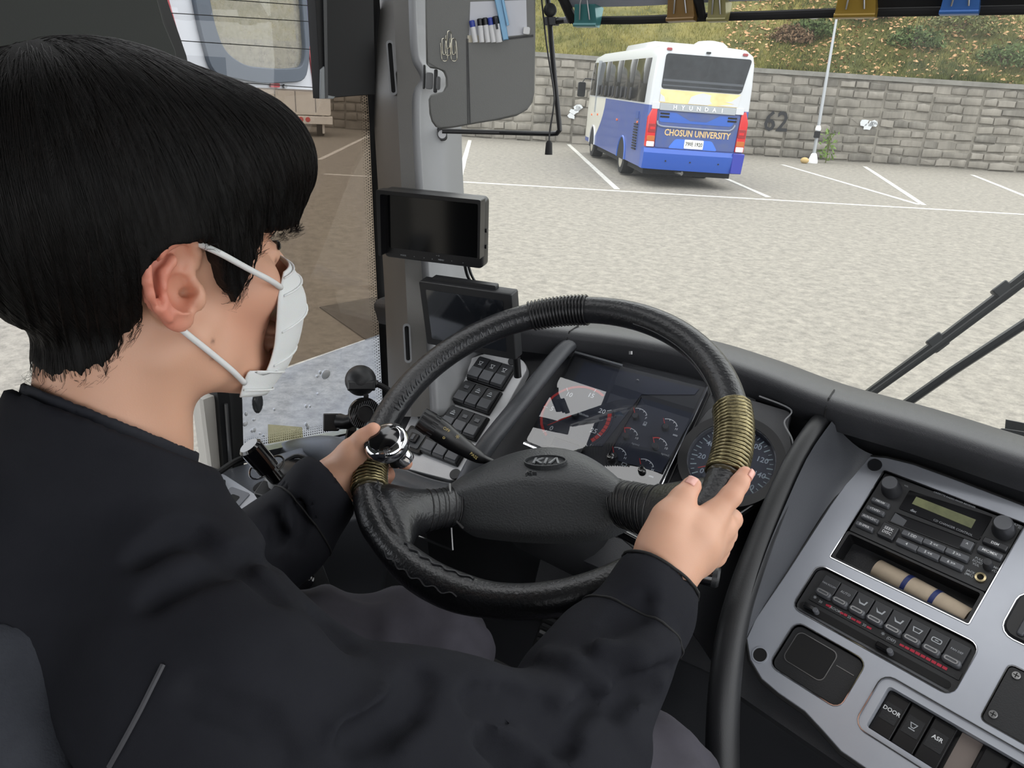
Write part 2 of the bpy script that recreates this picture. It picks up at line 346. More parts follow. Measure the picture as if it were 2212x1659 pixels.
m_bush = [mat('bush_green', (82, 98, 50), .85, c2=(60, 74, 38), cscale=6), mat('bush_olive', (104, 108, 58), .85, c2=(74, 78, 44), cscale=6), mat('bush_brown', (118, 92, 68), .9, c2=(92, 76, 56), cscale=6)]
def bush(px, py, t, rad, mi, label):
    u = WF.uv(px, py)[0]; c = hill(u, t); o = thing('shrub', label, 'shrub', c, 'shrubs on the bank'); V = []; Fc = []
    for k in range(900):
        d = unit(RNG.normal(0, 1, 3)); d[2] = abs(d[2]); p = c + d * rad * random.uniform(.55, 1) * np.array([1.3, .9, .9]); a = unit(RNG.normal(0, 1, 3)); b_ = unit(np.cross(a, RNG.normal(0, 1, 3))); s = random.uniform(.05, .11); b = len(V)
        V += [p - a * s, p - b_ * s * .45, p + a * s, p + b_ * s * .45]; Fc.append((b, b + 1, b + 2, b + 3))
    mb = MB(); mb.add(V, Fc); f = mb.build('foliage', m_bush[mi], o, fix=False, sharp=180)
    mb = MB()
    for k in range(6): mb.tube([c - (0, 0, .1), c + np.array([random.uniform(-.5, .5), random.uniform(-.4, .4), .8]) * rad], [.03, .01], 5)
    mb.build('stem', mat('bush_stem', (84, 66, 50), .9), o)
bush(1720, 100, 2.6, .75, 2, 'brown rounded shrub on the bank just left of the lamp post')
bush(1770, 95, 3.0, .8, 0, 'grey-green shrub on the bank right behind the lamp post')
bush(2000, 130, 2.0, .85, 0, 'green shrub low on the bank above the right half of the wall')
bush(2120, 120, 3.4, 1.1, 1, 'olive shrub high on the bank toward its right end')
bush(1900, 110, 3.8, .9, 2, 'brownish shrub between the lamp post and the green shrub on the bank')
bush(2200, 150, 1.4, .9, 0, 'green shrub at the right end of the bank close to the coping')

# --- street lamp in front of the wall
pb = g(1755, 352); pt = pb + np.array([0, 0, 0]); d = ray(1807, 23); kk = np.hypot(pb[0], pb[1]) / np.hypot(d[0], d[1]); ptop = CAM + d * kk
ptop = np.array([pb[0], pb[1], ptop[2]]) * .35 + ptop * .65
lamp = thing('street_lamp', 'tall grey twin-head lamp post standing in front of the stone wall', 'lamp post', pb)
m_galv = mat('galvanised_steel', (168, 171, 174), .45, metal=.5)
MB().tube([pb, pb * .5 + ptop * .5, ptop], [.065, .055, .04], 12).build('pole', m_galv, lamp)
MB().lathe(Fr(pb, (1, 0, 0), (0, 0, 1)), [(.17, 0), (.17, .08), (.10, .30), (.07, .34)], 14).build('base_cover', M['white'], lamp)
kb = pb * .78 + ptop * .22; MB().rr(Fr(kb + np.array([.02, -.10, 0]), (1, .3, 0), (.3, -1, 0)), -.1, -.22, .1, .0, .02, -.05, .06, .01).build('switch_box', M['rubber'], lamp)
MB().lathe(Fr(kb + np.array([0, 0, .02]), (1, 0, 0), (0, 0, 1)), [(.09, 0), (.10, .06), (.07, .16), (.02, .2)], 12).build('collar', M['white'], lamp)
for s in (-1, 1):
    e = ptop + CR * s * .62 + np.array([0, 0, -.10]); MB().tube([ptop - (0, 0, .25), ptop + CR * s * .18 + (0, 0, -.1), e], .022, 8).build('arm', m_galv, lamp)
    MB().ball(e + CR * s * .15 - (0, 0, .06), (.26, .16, .10), 14, 8).build('lamp_head', M['white'], lamp)
pl_ = g(1783, 352); t_ = thing('weed_plant', 'small green leafy weed growing at the foot of the wall beside the lamp post', 'plant', pl_); V = []; Fc = []
for k in range(70):
    h = random.uniform(.1, 1.15); p = pl_ + np.array([random.gauss(0, .14), random.gauss(0, .10), h]); a = unit(RNG.normal(0, 1, 3)); b_ = unit(np.cross(a, RNG.normal(0, 1, 3))); s = random.uniform(.06, .13); b = len(V)
    V += [p - a * s, p - b_ * s * .45, p + a * s, p + b_ * s * .45]; Fc.append((b, b + 1, b + 2, b + 3))
mb = MB(); mb.add(V, Fc); mb.build('foliage', mat('weed_leaf', (104, 128, 64), .8), t_, fix=False, sharp=180)
mb = MB()
for k in range(5): mb.tube([pl_, pl_ + np.array([random.gauss(0, .12), random.gauss(0, .08), 1.0])], [.018, .006], 5)
mb.build('stem', mat('weed_stem', (96, 100, 60), .8), t_)
r0 = g(1737, 353); mb = MB(); mb.ball(r0 + (0, 0, .10), (.15, .12, .11), 10, 7); tag(mb.build('rock', mat('tan_rock', (186, 160, 110), .9, bump=.5, bscale=20)), 'small tan rock lying left of the lamp post base', 'rock')

# --- parked coach
bus = thing('coach', 'white and blue university coach parked rear-on against the stone wall', 'bus', (-7.14, 18.49, 0.0)); bus.rotation_euler = (0, math.radians(1.4), math.radians(37.9))
L_, WD, HB = 9.2, 1.22, 3.22
def paint(name, base, upper, cream=True):
    m = mat(name, base, .3, coat=.3); n = m.node_tree; b = n.nodes['Principled BSDF']; tcn = n.nodes.new('ShaderNodeTexCoord'); s3 = n.nodes.new('ShaderNodeSeparateXYZ'); n.links.new(tcn.outputs['Object'], s3.inputs[0])
    def math_(op, a, bb):
        k = n.nodes.new('ShaderNodeMath'); k.operation = op
        for i, q in enumerate((a, bb)):
            if isinstance(q, (int, float)): k.inputs[i].default_value = q
            else: n.links.new(q, k.inputs[i])
        return k.outputs[0]
    up = math_('GREATER_THAN', s3.outputs['Z'], 1.86)
    d = math_('SUBTRACT', 1.9, s3.outputs['Z']); lim = math_('ADD', 5.7, math_('MULTIPLY', math_('MULTIPLY', d, d), .85))
    cr = math_('MULTIPLY', math_('GREATER_THAN', s3.outputs['Y'], lim), math_('GREATER_THAN', s3.outputs['Z'], .55))
    nz = n.nodes.new('ShaderNodeTexNoise'); nz.inputs['Scale'].default_value = 3; n.links.new(tcn.outputs['Object'], nz.inputs['Vector'])
    m0 = n.nodes.new('ShaderNodeMix'); m0.data_type = 'RGBA'; m0.inputs[6].default_value = (*lin(base), 1); m0.inputs[7].default_value = (*lin((72, 90, 144)), 1); n.links.new(nz.outputs['Fac'], m0.inputs[0])
    m1 = n.nodes.new('ShaderNodeMix'); m1.data_type = 'RGBA'; m1.inputs[7].default_value = (*lin((205, 203, 192)), 1); n.links.new(m0.outputs[2], m1.inputs[6]); n.links.new(cr, m1.inputs[0])
    m2 = n.nodes.new('ShaderNodeMix'); m2.data_type = 'RGBA'; m2.inputs[7].default_value = (*lin(upper), 1); n.links.new(m1.outputs[2], m2.inputs[6]); n.links.new(up, m2.inputs[0]); n.links.new(m2.outputs[2], b.inputs['Base Color'])
    return m
m_coach = paint('coach_paint', (40, 70, 148), (190, 193, 197))
def sect(y, k, zt, zb=.42, tw=0.0):                     # body cross-section
    o = [(-WD * k, zb), (-WD * k, 1.0), (-WD * k, 1.86), (-(WD - .02 - tw) * k, 2.4), (-(WD - .06 - tw) * k, zt - .32), (-(WD - .12 - tw) * k, zt - .14), (-(WD - .30) * k, zt - .03), (-.4 * k, zt), (.4 * k, zt), ((WD - .30) * k, zt - .03), ((WD - .12 - tw) * k, zt - .14), ((WD - .06 - tw) * k, zt - .32), ((WD - .02 - tw) * k, 2.4), (WD * k, 1.86), (WD * k, 1.0), (WD * k, zb)]
    return [(x, y, z) for x, z in o]
mb = MB(); mb.loops([sect(0, .955, HB - .06), sect(.03, .985, HB - .02), sect(.12, 1, HB)] + [sect(y, 1, HB) for y in np.linspace(.8, L_ - .9, 14)] + [sect(L_ - .5, 1, HB - .03), sect(L_ - .15, .97, HB - .2), sect(L_, .9, HB - .5)])
mb.build('body', m_coach, bus, local=True, sharp=50)
RB = Fr((0, 0, 0), (1, 0, 0), (0, -1, 0))               # rear face: u = right, v = up (y comes out)
assert RB.y[2] > 0
m_dglass = mat('dark_coach_glass', (22, 24, 27), .08, spec=.35, c2=(40, 43, 46), cscale=2); m_sglass = mat('side_coach_glass', (44, 44, 42), .12, spec=.3, c2=(58, 57, 54), cscale=2)
m_blue = mat('bright_blue_paint', (34, 84, 172), .3, coat=.3); m_fade = mat('faded_grey_blue_paint', (74, 86, 126), .4, c2=(54, 76, 138), cscale=2.2, cramp=(.4, .65)); m_dblue = mat('dark_blue_paint', (40, 50, 150), .35)
m_wh = mat('white_coach_paint', (192, 194, 198), .3, coat=.3)
MB().poly(RB, roundpoly([(-1.0, 2.24), (.93, 2.24), (1.06, 3.0), (-.98, 3.0)], .08), .0, .03, .01).build('rear_window', m_dglass, bus, True)
mb = MB(); mb.box(RB, -.98, 2.30, .93, 2.33, .03, .036); mb.box(RB, -.98, 2.40, .94, 2.45, .03, .036); mb.build('window_rail', mat('rail_grey', (70, 74, 80), .4), bus, True)
m_tan = mat('faded_tan_film', (214, 186, 128), .5, c2=(232, 212, 160), cscale=1.6); MB().poly(RB, [(-1.0, 1.93), (.90, 1.93), (.93, 2.22), (-1.0, 2.22)], .0, .02).build('tan_panel', m_tan, bus, True)
def patch(pts): return MB().poly(RB, pts, .0, .026)
patch([(-.32, 1.94), (-.26, 2.10), (-.12, 2.16), (.02, 2.20), (.22, 2.16), (.20, 2.05), (.26, 1.98), (.16, 1.94)]).build('peeled_patch', m_wh, bus, True)
patch([(-1.0, 1.95), (-.86, 1.95), (-.9, 2.06), (-1.0, 2.12)]).build('peeled_patch', m_wh, bus, True); patch([(.93, 2.22), (.72, 2.06), (.58, 2.04), (.8, 2.0), (.4, 1.95), (.9, 1.94)]).build('peeled_patch', m_wh, bus, True)
m_strip = mat('silver_strip', (160, 164, 168), .4, metal=.3)
MB().rr(RB, -.98, 1.76, .86, 1.92, .02, 0, .06, .012).build('silver_strip', m_strip, bus, True)
for i, c in enumerate('HYUNDAI'): MB().text(RB, c, -.62 + i * .19, 1.84, .13, .065, bold=.02, ext=.008)  .build('letter', M['white'], bus, True, fix=False)
MB().rr(RB, -1.16, 1.78, -.98, 1.93, .02, 0, .05, .01).build('corner_block', m_wh, bus, True); MB().rr(RB, .86, 1.78, 1.06, 1.93, .02, 0, .05, .01).build('corner_block', m_wh, bus, True)
hatch = MB().poly(RB, roundpoly([(-.98, .92), (.98, .92), (1.0, 1.76), (-.98, 1.76)], .05), 0, .025, .008).build('engine_hatch', m_fade, bus, True)
MB().poly(RB, roundpoly([(-.95, 1.5), (.82, 1.5), (.92, 1.72), (-.95, 1.72)], .06), .02, .032).build('upper_hatch_panel', m_blue, bus, True)
MB().poly(RB, [(-.55, 1.72), (.5, 1.72), (.2, 1.56), (-.2, 1.56)], .02, .036).build('faded_patch', m_fade, bus, True)
for s in (-1, 1):
    mb = MB()
    for k in range(2): mb.rr(RB, s * .82 - .12, 1.60 + k * .07, s * .82 + .10, 1.64 + k * .07, .01, .02, .044)
    mb.build('vent_slot', M['matte'], bus, True)
MB().tube([RB.w(u, v, .045) for u, v in spline([(-1.0, 1.52), (-.93, 1.42), (-.6, 1.40), (.6, 1.40), (.82, 1.43), (.90, 1.54)], 30)], .022, 6).build('groove_trim', mat('grey_trim', (128, 134, 150), .5), bus, True)
mb = MB(); mb.text(RB, 'CHOSUN UNIVERSITY', .02, 1.27, .205, .03, bold=.022, ext=.006, squash=.80); mb.build('lettering', mat('tan_lettering', (206, 176, 128), .5), bus, True, fix=False)
MB().poly(RB, roundpoly([(-.66, .92), (.56, .92), (.40, 1.14), (-.50, 1.14)], .06), .02, .034).build('plate_recess', mat('recess_blue', (64, 112, 206), .4), bus, True)
pt_ = MB().rr(RB, -.27, .93, .20, 1.14, .02, .03, .05, .006).build('number_plate', mat('plate_white', (218, 218, 212), .5), bus, True)
LOC[pt_.name] = np.zeros(3); mb = MB(); mb.text(RB, '79\ubc14 1920', -.035, 1.035, .125, .052, bold=.012, squash=.80); mb.build('lettering', M['black'], pt_, True, fix=False)
# bumper
mb = MB(); Lp = []
for x in np.linspace(-1, 1, 17):
    b_ = .04 + .10 * (1 - abs(x) ** 5); X = x * 1.235
    Lp.append([(X, .25, .42), (X, -b_ + .03, .42), (X, -b_ - .02, .62), (X, -b_ - .04, .80), (X, -b_ + .02, .90), (X, .25, .90)])
mb.loops(Lp).build('bumper', mat('bumper_blue', (34, 78, 166), .35, coat=.2), bus, True)
MB().poly(RB, roundpoly([(.93, .43), (1.2, .43), (1.22, .9), (.93, .9)], .02), .03, .165, .02).build('bumper_corner', m_dblue, bus, True)
for u in (-.7, -.1, .6): MB().poly(RB, circ(u, .63, .018, 10), .1, .175).build('bumper_plug', M['black'], bus, True)
m_lred = mat('lamp_red', (196, 24, 30), .12, coat=.5); m_lamb = mat('lamp_amber', (178, 96, 34), .15, coat=.5); m_ldk = mat('lamp_deep_red', (140, 18, 24), .15, coat=.5); m_lwh = mat('lamp_clear', (214, 212, 208), .12, coat=.5)
for s in (-1, 1):
    hs = MB().poly(RB, roundpoly([(s * 1.215, .92), (s * .99, .92), (s * 1.02, 1.80), (s * 1.12, 1.86), (s * 1.215, 1.6)][:: s], .03), -.1, .045, .02).build('tail_lamp', m_lred, bus, True); LOC[hs.name] = np.zeros(3)
    for a, b, mm in ((1.25, 1.45, m_ldk), (1.06, 1.18, m_lamb), (.93, 1.05, m_lwh)): MB().rr(RB, s * 1.10 - .095, a, s * 1.10 + .095, b, .02, .03, .055, .01).build('lens', mm, hs, True)
    MB().rr(RB, s * .9 - .06 - .02, 3.06, s * .9 + .06 - .02, 3.12, .02, -.05, .03, .01).build('marker_lamp', m_ldk, bus, True)
    MB().rr(RB, s * 1.09 - .06, 1.32, s * 1.09 + .06, 1.38, .01, .05, .06, .003).build('reflector', m_lred, hs, True)
mb = MB(); mb.rr(RB, -.05, 3.05, .05, 3.09, .01, 0, .05); mb.build('rear_camera', M['black'], bus, True)
MB().lathe(Fr((.25, .75, HB - .02), (1, 0, 0), (0, 0, 1)), [(.42, 0), (.40, .07), (.30, .14), (.1, .17), (.01, .175)], 22).build('roof_hatch', m_wh, bus, True)
mb = MB(); Lp = []
for y, k, h in ((2.2, .6, .0), (2.5, .9, .12), (2.9, 1, .17), (5.2, 1, .17), (5.8, .9, .10), (6.1, .6, .0)): Lp.append([(-.85 * k, y, HB - .06), (-.82 * k, y, HB + h * .7), (-.6 * k, y, HB + h), (.6 * k, y, HB + h), (.82 * k, y, HB + h * .7), (.85 * k, y, HB - .06)])
mb.loops(Lp).build('air_conditioner', m_wh, bus, True)
SB = Fr((-1.22, 0, 0), (0, -1, 0), (-1, 0, 0))          # left flank: u = toward rear, v = up
for a, b in ((-8.6, -7.4), (-7.3, -5.6), (-5.5, -3.8), (-3.7, -2.1), (-2.0, -.55)):
    mb = MB(); G = [[(-WD * 1.0 - .022 + (.02 if v > 2.3 else 0) + (.052 if v > 2.8 else 0), -u, v) for u in np.linspace(a, b, 3)] for v in (1.90, 2.4, 2.9)]; mb.grid(G); o = mb.build('side_window', m_sglass, bus, True); q_ = o.modifiers.new('t', 'SOLIDIFY'); q_.thickness = .03
m_seatrefl = mat('seat_reflection_dark', (40, 40, 44), .7)
for k in range(9): MB().rr(SB, -7.1 + k * .6, 1.93, -6.9 + k * .6, 2.22, .08, -.02, .035, .006).build('seat_reflection', m_seatrefl, bus, True)  # dark shapes on the side glass, standing in for reflections of seats
MB().box(SB, -7.42, 1.4, -7.30, 2.95, -.05, .03).build('pillar_strip', m_strip, bus, True)
mb = MB(); mb.rr(SB, -1.35, .92, -.85, 1.6, .02, -.02, .008); mb.build('side_hatch', m_fade, bus, True)
for k in range(10): MB().box(Fr(SB.w(-1.1, .78 + k * .065, .01), SB.x, SB.n), -.20, -.014, .20, .016, -.02, .02).build('slat', M['matte'], bus, True)
MB().rr(SB, -1.25, 1.50, -.95, 1.68, .02, -.02, .02).build('fuel_flap', mat('flap_blue', (54, 78, 140), .4), bus, True)
for u, v in ((-1.0, 1.42), (-3.6, 1.35), (-6.8, 1.35), (-7.9, 1.3)): MB().rr(SB, u - .04, v - .03, u + .04, v + .03, .02, 0, .03, .01).build('side_marker', mat('orange_lens', (222, 108, 60), .3), bus, True)
for y in (2.6, 7.4):
    a = [(-y + .50 * math.cos(t), .42 + .56 * math.sin(t)) for t in np.linspace(0, PI, 17)]
    MB().poly(SB, a + [(-y - .5, .40), (-y + .5, .40)], -.3, .006).build('wheel_arch', M['matte'], bus, True)
    MB().tube([SB.w(u, v, .005) for u, v in a], .03, 6).build('arch_trim', m_wh if y > 5 else m_blue, bus, True)
    for s in (-1, 1):
        fr = Fr((s * 1.12, y, .46), (0, 1, 0), (s, 0, 0))
        wh_ = MB().lathe(fr, [(.28, -.26), (.44, -.25), (.46, -.2), (.46, .02), (.44, .08), (.30, .10), (.28, .02)], 32).build('wheel', M['rubber'], bus, True); LOC[wh_.name] = np.zeros(3)
        MB().lathe(fr, [(.30, .085), (.27, .03), (.16, .02), (.14, .09), (.02, .10), (.01, .10)], 24).build('rim', mat('wheel_rim', (176, 172, 160), .4, metal=.4), wh_, True)
MB().box(Fr((0, 0, 0), (1, 0, 0), (0, 0, 1)), -1.1, .35, 1.1, 8.6, .26, .45).build('underbody', M['matte'], bus, True)
MB().tube([(-.3, .6, .36), (-.3, .1, .36), (-.22, -.03, .35)], .05, 10).build('exhaust', M['steel'], bus, True)
mir = MB().rr(Fr((-1.50, 8.9, 2.05), (1, 0, 0), (0, -1, 0)), -.13, -.24, .13, .24, .06, -.04, .06, .02).build('side_mirror', M['black'], bus, True); LOC[mir.name] = np.zeros(3)
MB().tube([(-1.1, 9.0, 2.4), (-1.4, 8.98, 2.4), (-1.5, 8.93, 2.25)], .02, 6).build('mirror_arm', M['black'], mir, True)

# --- white truck far left, seen through the tinted side glass
tb = g(690, 296); tv = unit([tb[0], tb[1], 0]); truck = thing('trailer', 'low white trailer with round red tail lamps parked far off behind the tinted side window', 'trailer', tb, rotz=math.atan2(tv[1], tv[0]) - PI / 2)
bf = Fr((0, 0, 0), (1, 0, 0), (0, -1, 0)); m_tw = mat('truck_white', (222, 220, 214), .45)
mb = MB(); mb.rr(bf, -2.2, .75, .45, 1.9, .08, -2.6, 0, .03); mb.build('cargo_box', m_tw, truck, True)
for u in (-1.5, -.8, -.1): MB().box(bf, u, .85, u + .03, 1.82, -.01, .015).build('panel_seam', M['trim'], truck, True)
MB().rr(bf, -2.2, .45, .5, .72, .03, -.3, .1, .02).build('bumper', m_tw, truck, True)
for u in (-.62, -.38): MB().poly(bf, circ(u, .60, .09, 14), .08, .13, .01).build('tail_lamp', m_lred, truck, True)
for u in (.05, -1.7):
    w_ = MB().lathe(Fr((u, .6, .42), (0, 1, 0), (1, 0, 0)), [(.2, -.14), (.40, -.13), (.42, -.1), (.42, .1), (.40, .13), (.2, .14)], 24).build('wheel', M['rubber'], truck, True)
MB().rr(bf, .12, .12, .2, .85, .01, -.5, -.1).build('mudguard', m_tw, truck, True)
MB().box(Fr((0, 0, 0), (1, 0, 0), (0, 0, 1)), -2.1, .2, .35, 2.5, .45, .78).build('chassis', M['matte'], truck, True)
# ================================================================== THE CAB: SHELL
m_wind = glass('windscreen_glass', (.97, .98, .97), .010, haze=.018, hazec=(225, 230, 235))
m_tint = glass('side_window_glass', (.93, .94, .95), .05)
m_film = glass('brown_window_film', (.60, .55, .50), .05, haze=.08, hazec=(170, 156, 140), tex=(3.0, .05, .13))
# windscreen: one curved sheet
xs = np.linspace(-.95, 1.5, 20); G = []
def wsY(x, z): return 1.42 - .20 * ((x - .30) / 1.25) ** 2 - .10 * max(0, z - 1.9)
for z in np.linspace(1.72, 2.75, 8): G.append([(x, wsY(x, z), z) for x in xs])
wscr = struct(MB().grid(G).build('window_1', m_wind)); md = wscr.modifiers.new('t', 'SOLIDIFY'); md.thickness = .006
# driver's side window
XS = -1.0; SWF = Fr((XS, 0, 0), (0, 1, 0), (1, 0, 0))      # u = toward the front, v = up
assert SWF.y[2] > 0
def sx(px, py): q = onX(px, py, XS); return (q[1], q[2])
wg = struct(MB().poly(SWF, [(.64, 1.62), (1.10, 1.62), (1.10, 2.62), (.60, 2.62)], -.004, 0).build('window_2', m_tint)); LOC['window_2'] = np.array(wg.location)
a0, a1, a2, a3 = sx(400, 182), sx(800, 200), sx(836, 716), sx(450, 850)
MB().poly(SWF, [a0, a1, a2, a3], .0005, .0012).build('window_film', m_film, wg, sharp=20)
MB().poly(SWF, [sx(505, 836), sx(836, 717), sx(842, 925), sx(512, 985)], .0005, .0010).build('wet_smear', glass('wet_smear_glass', (.82, .85, .91), .05, haze=.10, hazec=(200, 208, 222), tex=(9.0, .03, .22)), wg, sharp=20)
mb = MB()      # ceramic frit with its dotted edge
fr_pts = [(776, -30), (796, 250), (806, 480), (818, 720), (826, 880), (838, 1000)]; frb = [(815, -30), (835, 250), (845, 480), (855, 720), (862, 880), (870, 1000)]
L_ = [[sx(*p) for p in fr_pts], [sx(*p) for p in frb]]
mb.grid([[SWF.w(*a, .003), SWF.w(*b, .003)] for a, b in zip(*L_)]); o = mb.build('frit_band', M['matte'], wg); o.modifiers.new('t', 'SOLIDIFY').thickness = .002
V = []; mb = MB()
for (a, b) in zip(fr_pts, fr_pts[1:]):
    n = int(abs(b[1] - a[1]) / 6)
    for k in range(n):
        t = k / n
        for c in range(4):
            p = sx(a[0] + (b[0] - a[0]) * t - 3 - c * 4.5, a[1] + (b[1] - a[1]) * t + (c % 2) * 3); r = .0016 - c * .00034
            mb.add([SWF.w(p[0] + r * math.cos(q), p[1] + r * math.sin(q), .0016) for q in np.linspace(0, 2 * PI, 7)[:-1]], [(0, 1, 2, 3, 4, 5)])
o = mb.build('frit_dots', M['matte'], wg, fix=False); o['kind'] = 'stuff'
mb = MB()
for c in range(5):
    for k in range(70):
        t = k / 70; p = sx(510 + 320 * t, 968 - 60 * t - c * 5); r = .0015 - c * .00028
        mb.add([SWF.w(p[0] + r * math.cos(q), p[1] + r * math.sin(q), .0016) for q in np.linspace(0, 2 * PI, 7)[:-1]], [(0, 1, 2, 3, 4, 5)])
o = mb.build('frit_dots', M['matte'], wg, fix=False); o['kind'] = 'stuff'
# thin heater wires across the upper pane
for py0, py1 in ((-12, 14), (26, 48), (84, 108), (166, 190)):
    a, b = sx(330, py0), sx(690, py1); MB().tube([SWF.w(*a, .002), SWF.w(*b, .002)], .0006, 5).build('heater_wire', M['black'], wg)
# rain drops and a tape residue on the lower pane
m_drop = mat('water_drop', (232, 234, 236), .05, spec=1.0)
def drop(px, py, r): p = sx(px, py); mb = MB(); mb.ball(SWF.w(*p, .002), (.0025, r, r * random.uniform(.8, 1.5)), 10, 6); mb.build('water_drop', m_drop, wg)
for px, py, r in ((702, 808, .011), (690, 804, .003), (684, 812, .003), (528, 915, .005), (530, 893, .003), (547, 906, .003), (543, 930, .003), (550, 880, .003), (591, 884, .002), (660, 877, .003), (668, 877, .002), (663, 922, .004), (660, 916, .003), (548, 928, .003), (568, 940, .002), (685, 850, .002), (560, 936, .002)): drop(px, py, r)
p = sx(553, 868); MB().ball(SWF.w(*p, .004), (.004, .011, .020), 14, 8).build('suction_mark', mat('smoky_blob', (70, 72, 74), .08, spec=1), wg)
q = [sx(*p) for p in ((578, 916), (650, 922), (652, 944), (578, 958))]; MB().poly(SWF, q, .001, .003).build('tape_residue', glass('yellowed_tape', (.90, .87, .70), .05, haze=.30, hazec=(206, 194, 140)), wg)
# frame: divider post, sill, chrome strip
def onside(px, py, X): q = onX(px, py, X); return q
m_seal = mat('window_seal', (15, 16, 17), .55)
mb = MB(); L = []
for (xa, xb, y) in ((270, 322, -60), (320, 385, 120), (350, 410, 250), (410, 480, 600), (455, 508, 860), (468, 512, 1015), (474, 516, 1080)):
    A, B_ = sx(xa, y), sx(xb, y); L.append([SWF.w(*A, -.03), SWF.w(*A, .02), SWF.w((A[0] * .7 + B_[0] * .3), (A[1] * .7 + B_[1] * .3), .03), SWF.w((A[0] * .4 + B_[0] * .6), (A[1] * .4 + B_[1] * .6), .022), SWF.w(*B_, .018), SWF.w(*B_, -.03)])
mb.loops(L); dv = struct(mb.build('trim_1', m_seal)); LOC['trim_1'] = np.array(dv.location)
mb = MB(); mb.tube([SWF.w(*sx(462, 862), .03), SWF.w(*sx(476, 1020), .028)], .003, 6); mb.build('trim_strip', M['steel'], dv)
MB().poly(SWF, [sx(430, 860), sx(457, 850), sx(470, 1030), sx(452, 1030)], -.02, .01).build('sliding_sash', mat('pale_sash', (188, 184, 176), .5), dv)
a, b = sx(505, 985), sx(790, 925); mb = MB(); mb.loops([[SWF.w(a[0], a[1] - .012, .012), SWF.w(a[0], a[1] + .002, .012), SWF.w(a[0], a[1] + .002, -.01), SWF.w(a[0], a[1] - .012, -.01)], [SWF.w(b[0], b[1] - .012, .012), SWF.w(b[0], b[1] + .004, .012), SWF.w(b[0], b[1] + .004, -.01), SWF.w(b[0], b[1] - .012, -.01)]])
o = mb.build('trim_2', M['chrome']); struct(o)
# rear side pane and the dark roller blind above it
rg = struct(MB().poly(SWF, [(-.30, 1.60), (.64, 1.60), (.60, 2.62), (-.30, 2.62)], -.004, 0).build('window_3', m_tint)); LOC['window_3'] = np.array(rg.location)
m_dkpanel = mat('dark_green_grey_vinyl', (50, 53, 50), .75, bump=.1, bscale=500)
e0, e1 = [(q_[1], q_[2]) for q_ in (onX(335, -10, XS + .04), onX(376, 108, XS + .04))]; bl = MB(); pts_ = [(-.30, 2.62), (-.30, 2.02), (e1[0] - .06, 2.02), (e1[0] + .012, 2.16), e1, ((e0[0] + e1[0]) / 2 - .003, (e0[1] + e1[1]) / 2), e0, (e0[0] - .002, 2.62)]
bl.poly(SWF, pts_, .03, .045, .004); tag(bl.build('roller_blind', m_dkpanel), 'dark green-grey blind covering the rear side pane behind the driver\'s head', 'blind')
# lower body side under the windows
sidew = struct(MB().box(SWF, -.6, .9, 1.30, 1.615, -.05, .015).build('wall_left', M['dark'])); LOC['wall_left'] = np.array(sidew.location)
cab_floor = struct(MB().box(GZ, -1.05, -1.2, 1.45, 1.45, .98, 1.06).build('floor', mat('black_rubber_floor', (20, 20, 21), .8, bump=.4, bscale=80))); LOC['floor'] = np.array(cab_floor.location)
fw = struct(MB().box(Fr((0, 1.40, 0), (1, 0, 0), (0, -1, 0)), -1.02, 1.05, 1.45, 1.70, -.03, .0).build('bulkhead', M['dark']))
roof = struct(MB().box(GZ, -1.05, -1.6, 1.45, 0.50, 2.78, 2.84).build('ceiling', mat('grey_headlining', (120, 122, 122), .9)))
blocker = struct(MB().box(GZ, -1.05, .90, 1.45, 1.14, 2.62, 2.68).build('reflection_blocker', M['dark']))  # added unseen beam, cuts off the sky reflection in the cluster lens
backw = struct(MB().box(GZ, -1.05, -1.62, .10, -1.55, 1.05, 2.8).build('wall_back', mat('dark_partition', (40, 41, 43), .8)))

# A pillar trim
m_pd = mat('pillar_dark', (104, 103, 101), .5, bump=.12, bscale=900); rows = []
for (y, xs_, ds) in ((-80, (792, 806, 846, 880, 884, 930, 986), (1.35, 1.315, 1.27, 1.27, 1.295, 1.33, 1.40)),
                     (60, (797, 812, 852, 884, 888, 932, 986), (1.35, 1.315, 1.27, 1.27, 1.295, 1.33, 1.40)),
                     (130, (800, 816, 856, 890, 896, 936, 985), (1.35, 1.315, 1.27, 1.275, 1.30, 1.335, 1.40)),
                     (170, (802, 818, 858, 908, 914, 940, 985), (1.35, 1.315, 1.27, 1.28, 1.30, 1.335, 1.40)),
                     (215, (805, 820, 858, 890, 896, 938, 984), (1.35, 1.315, 1.27, 1.275, 1.30, 1.335, 1.40)),
                     (380, (815, 830, 866, 896, 900, 940, 988), (1.35, 1.315, 1.265, 1.27, 1.295, 1.33, 1.39)),
                     (600, (829, 842, 876, 912, 918, 955, 1004), (1.35, 1.31, 1.26, 1.27, 1.285, 1.32, 1.37)),
                     (760, (836, 850, 884, 922, 930, 972, 1030), (1.34, 1.30, 1.255, 1.26, 1.275, 1.31, 1.35)),
                     (900, (842, 856, 888, 930, 940, 1000, 1060), (1.33, 1.29, 1.25, 1.25, 1.26, 1.29, 1.31))):
    rows.append([P(x, y, d_) for x, d_ in zip(xs_, ds)])
rows = np.array(rows); fine = np.stack([spline(rows[:, c], 44) for c in range(7)], 1); fine = np.stack([spline(fine[r], 7) for r in range(44)], 0)
apl = struct(MB().grid(fine[:, 3:]).build('trim_3', M['trim'], sharp=40)); LOC['trim_3'] = np.array(apl.location); apl.modifiers.new('t', 'SOLIDIFY').thickness = -.012
MB().grid(fine[:, :4]).build('shaded_side', mat('pillar_trim_shaded', (92, 90, 87), .5, bump=.12, bscale=900), apl, sharp=40)  # shaded half of the pillar: the shade is put in as a darker colour
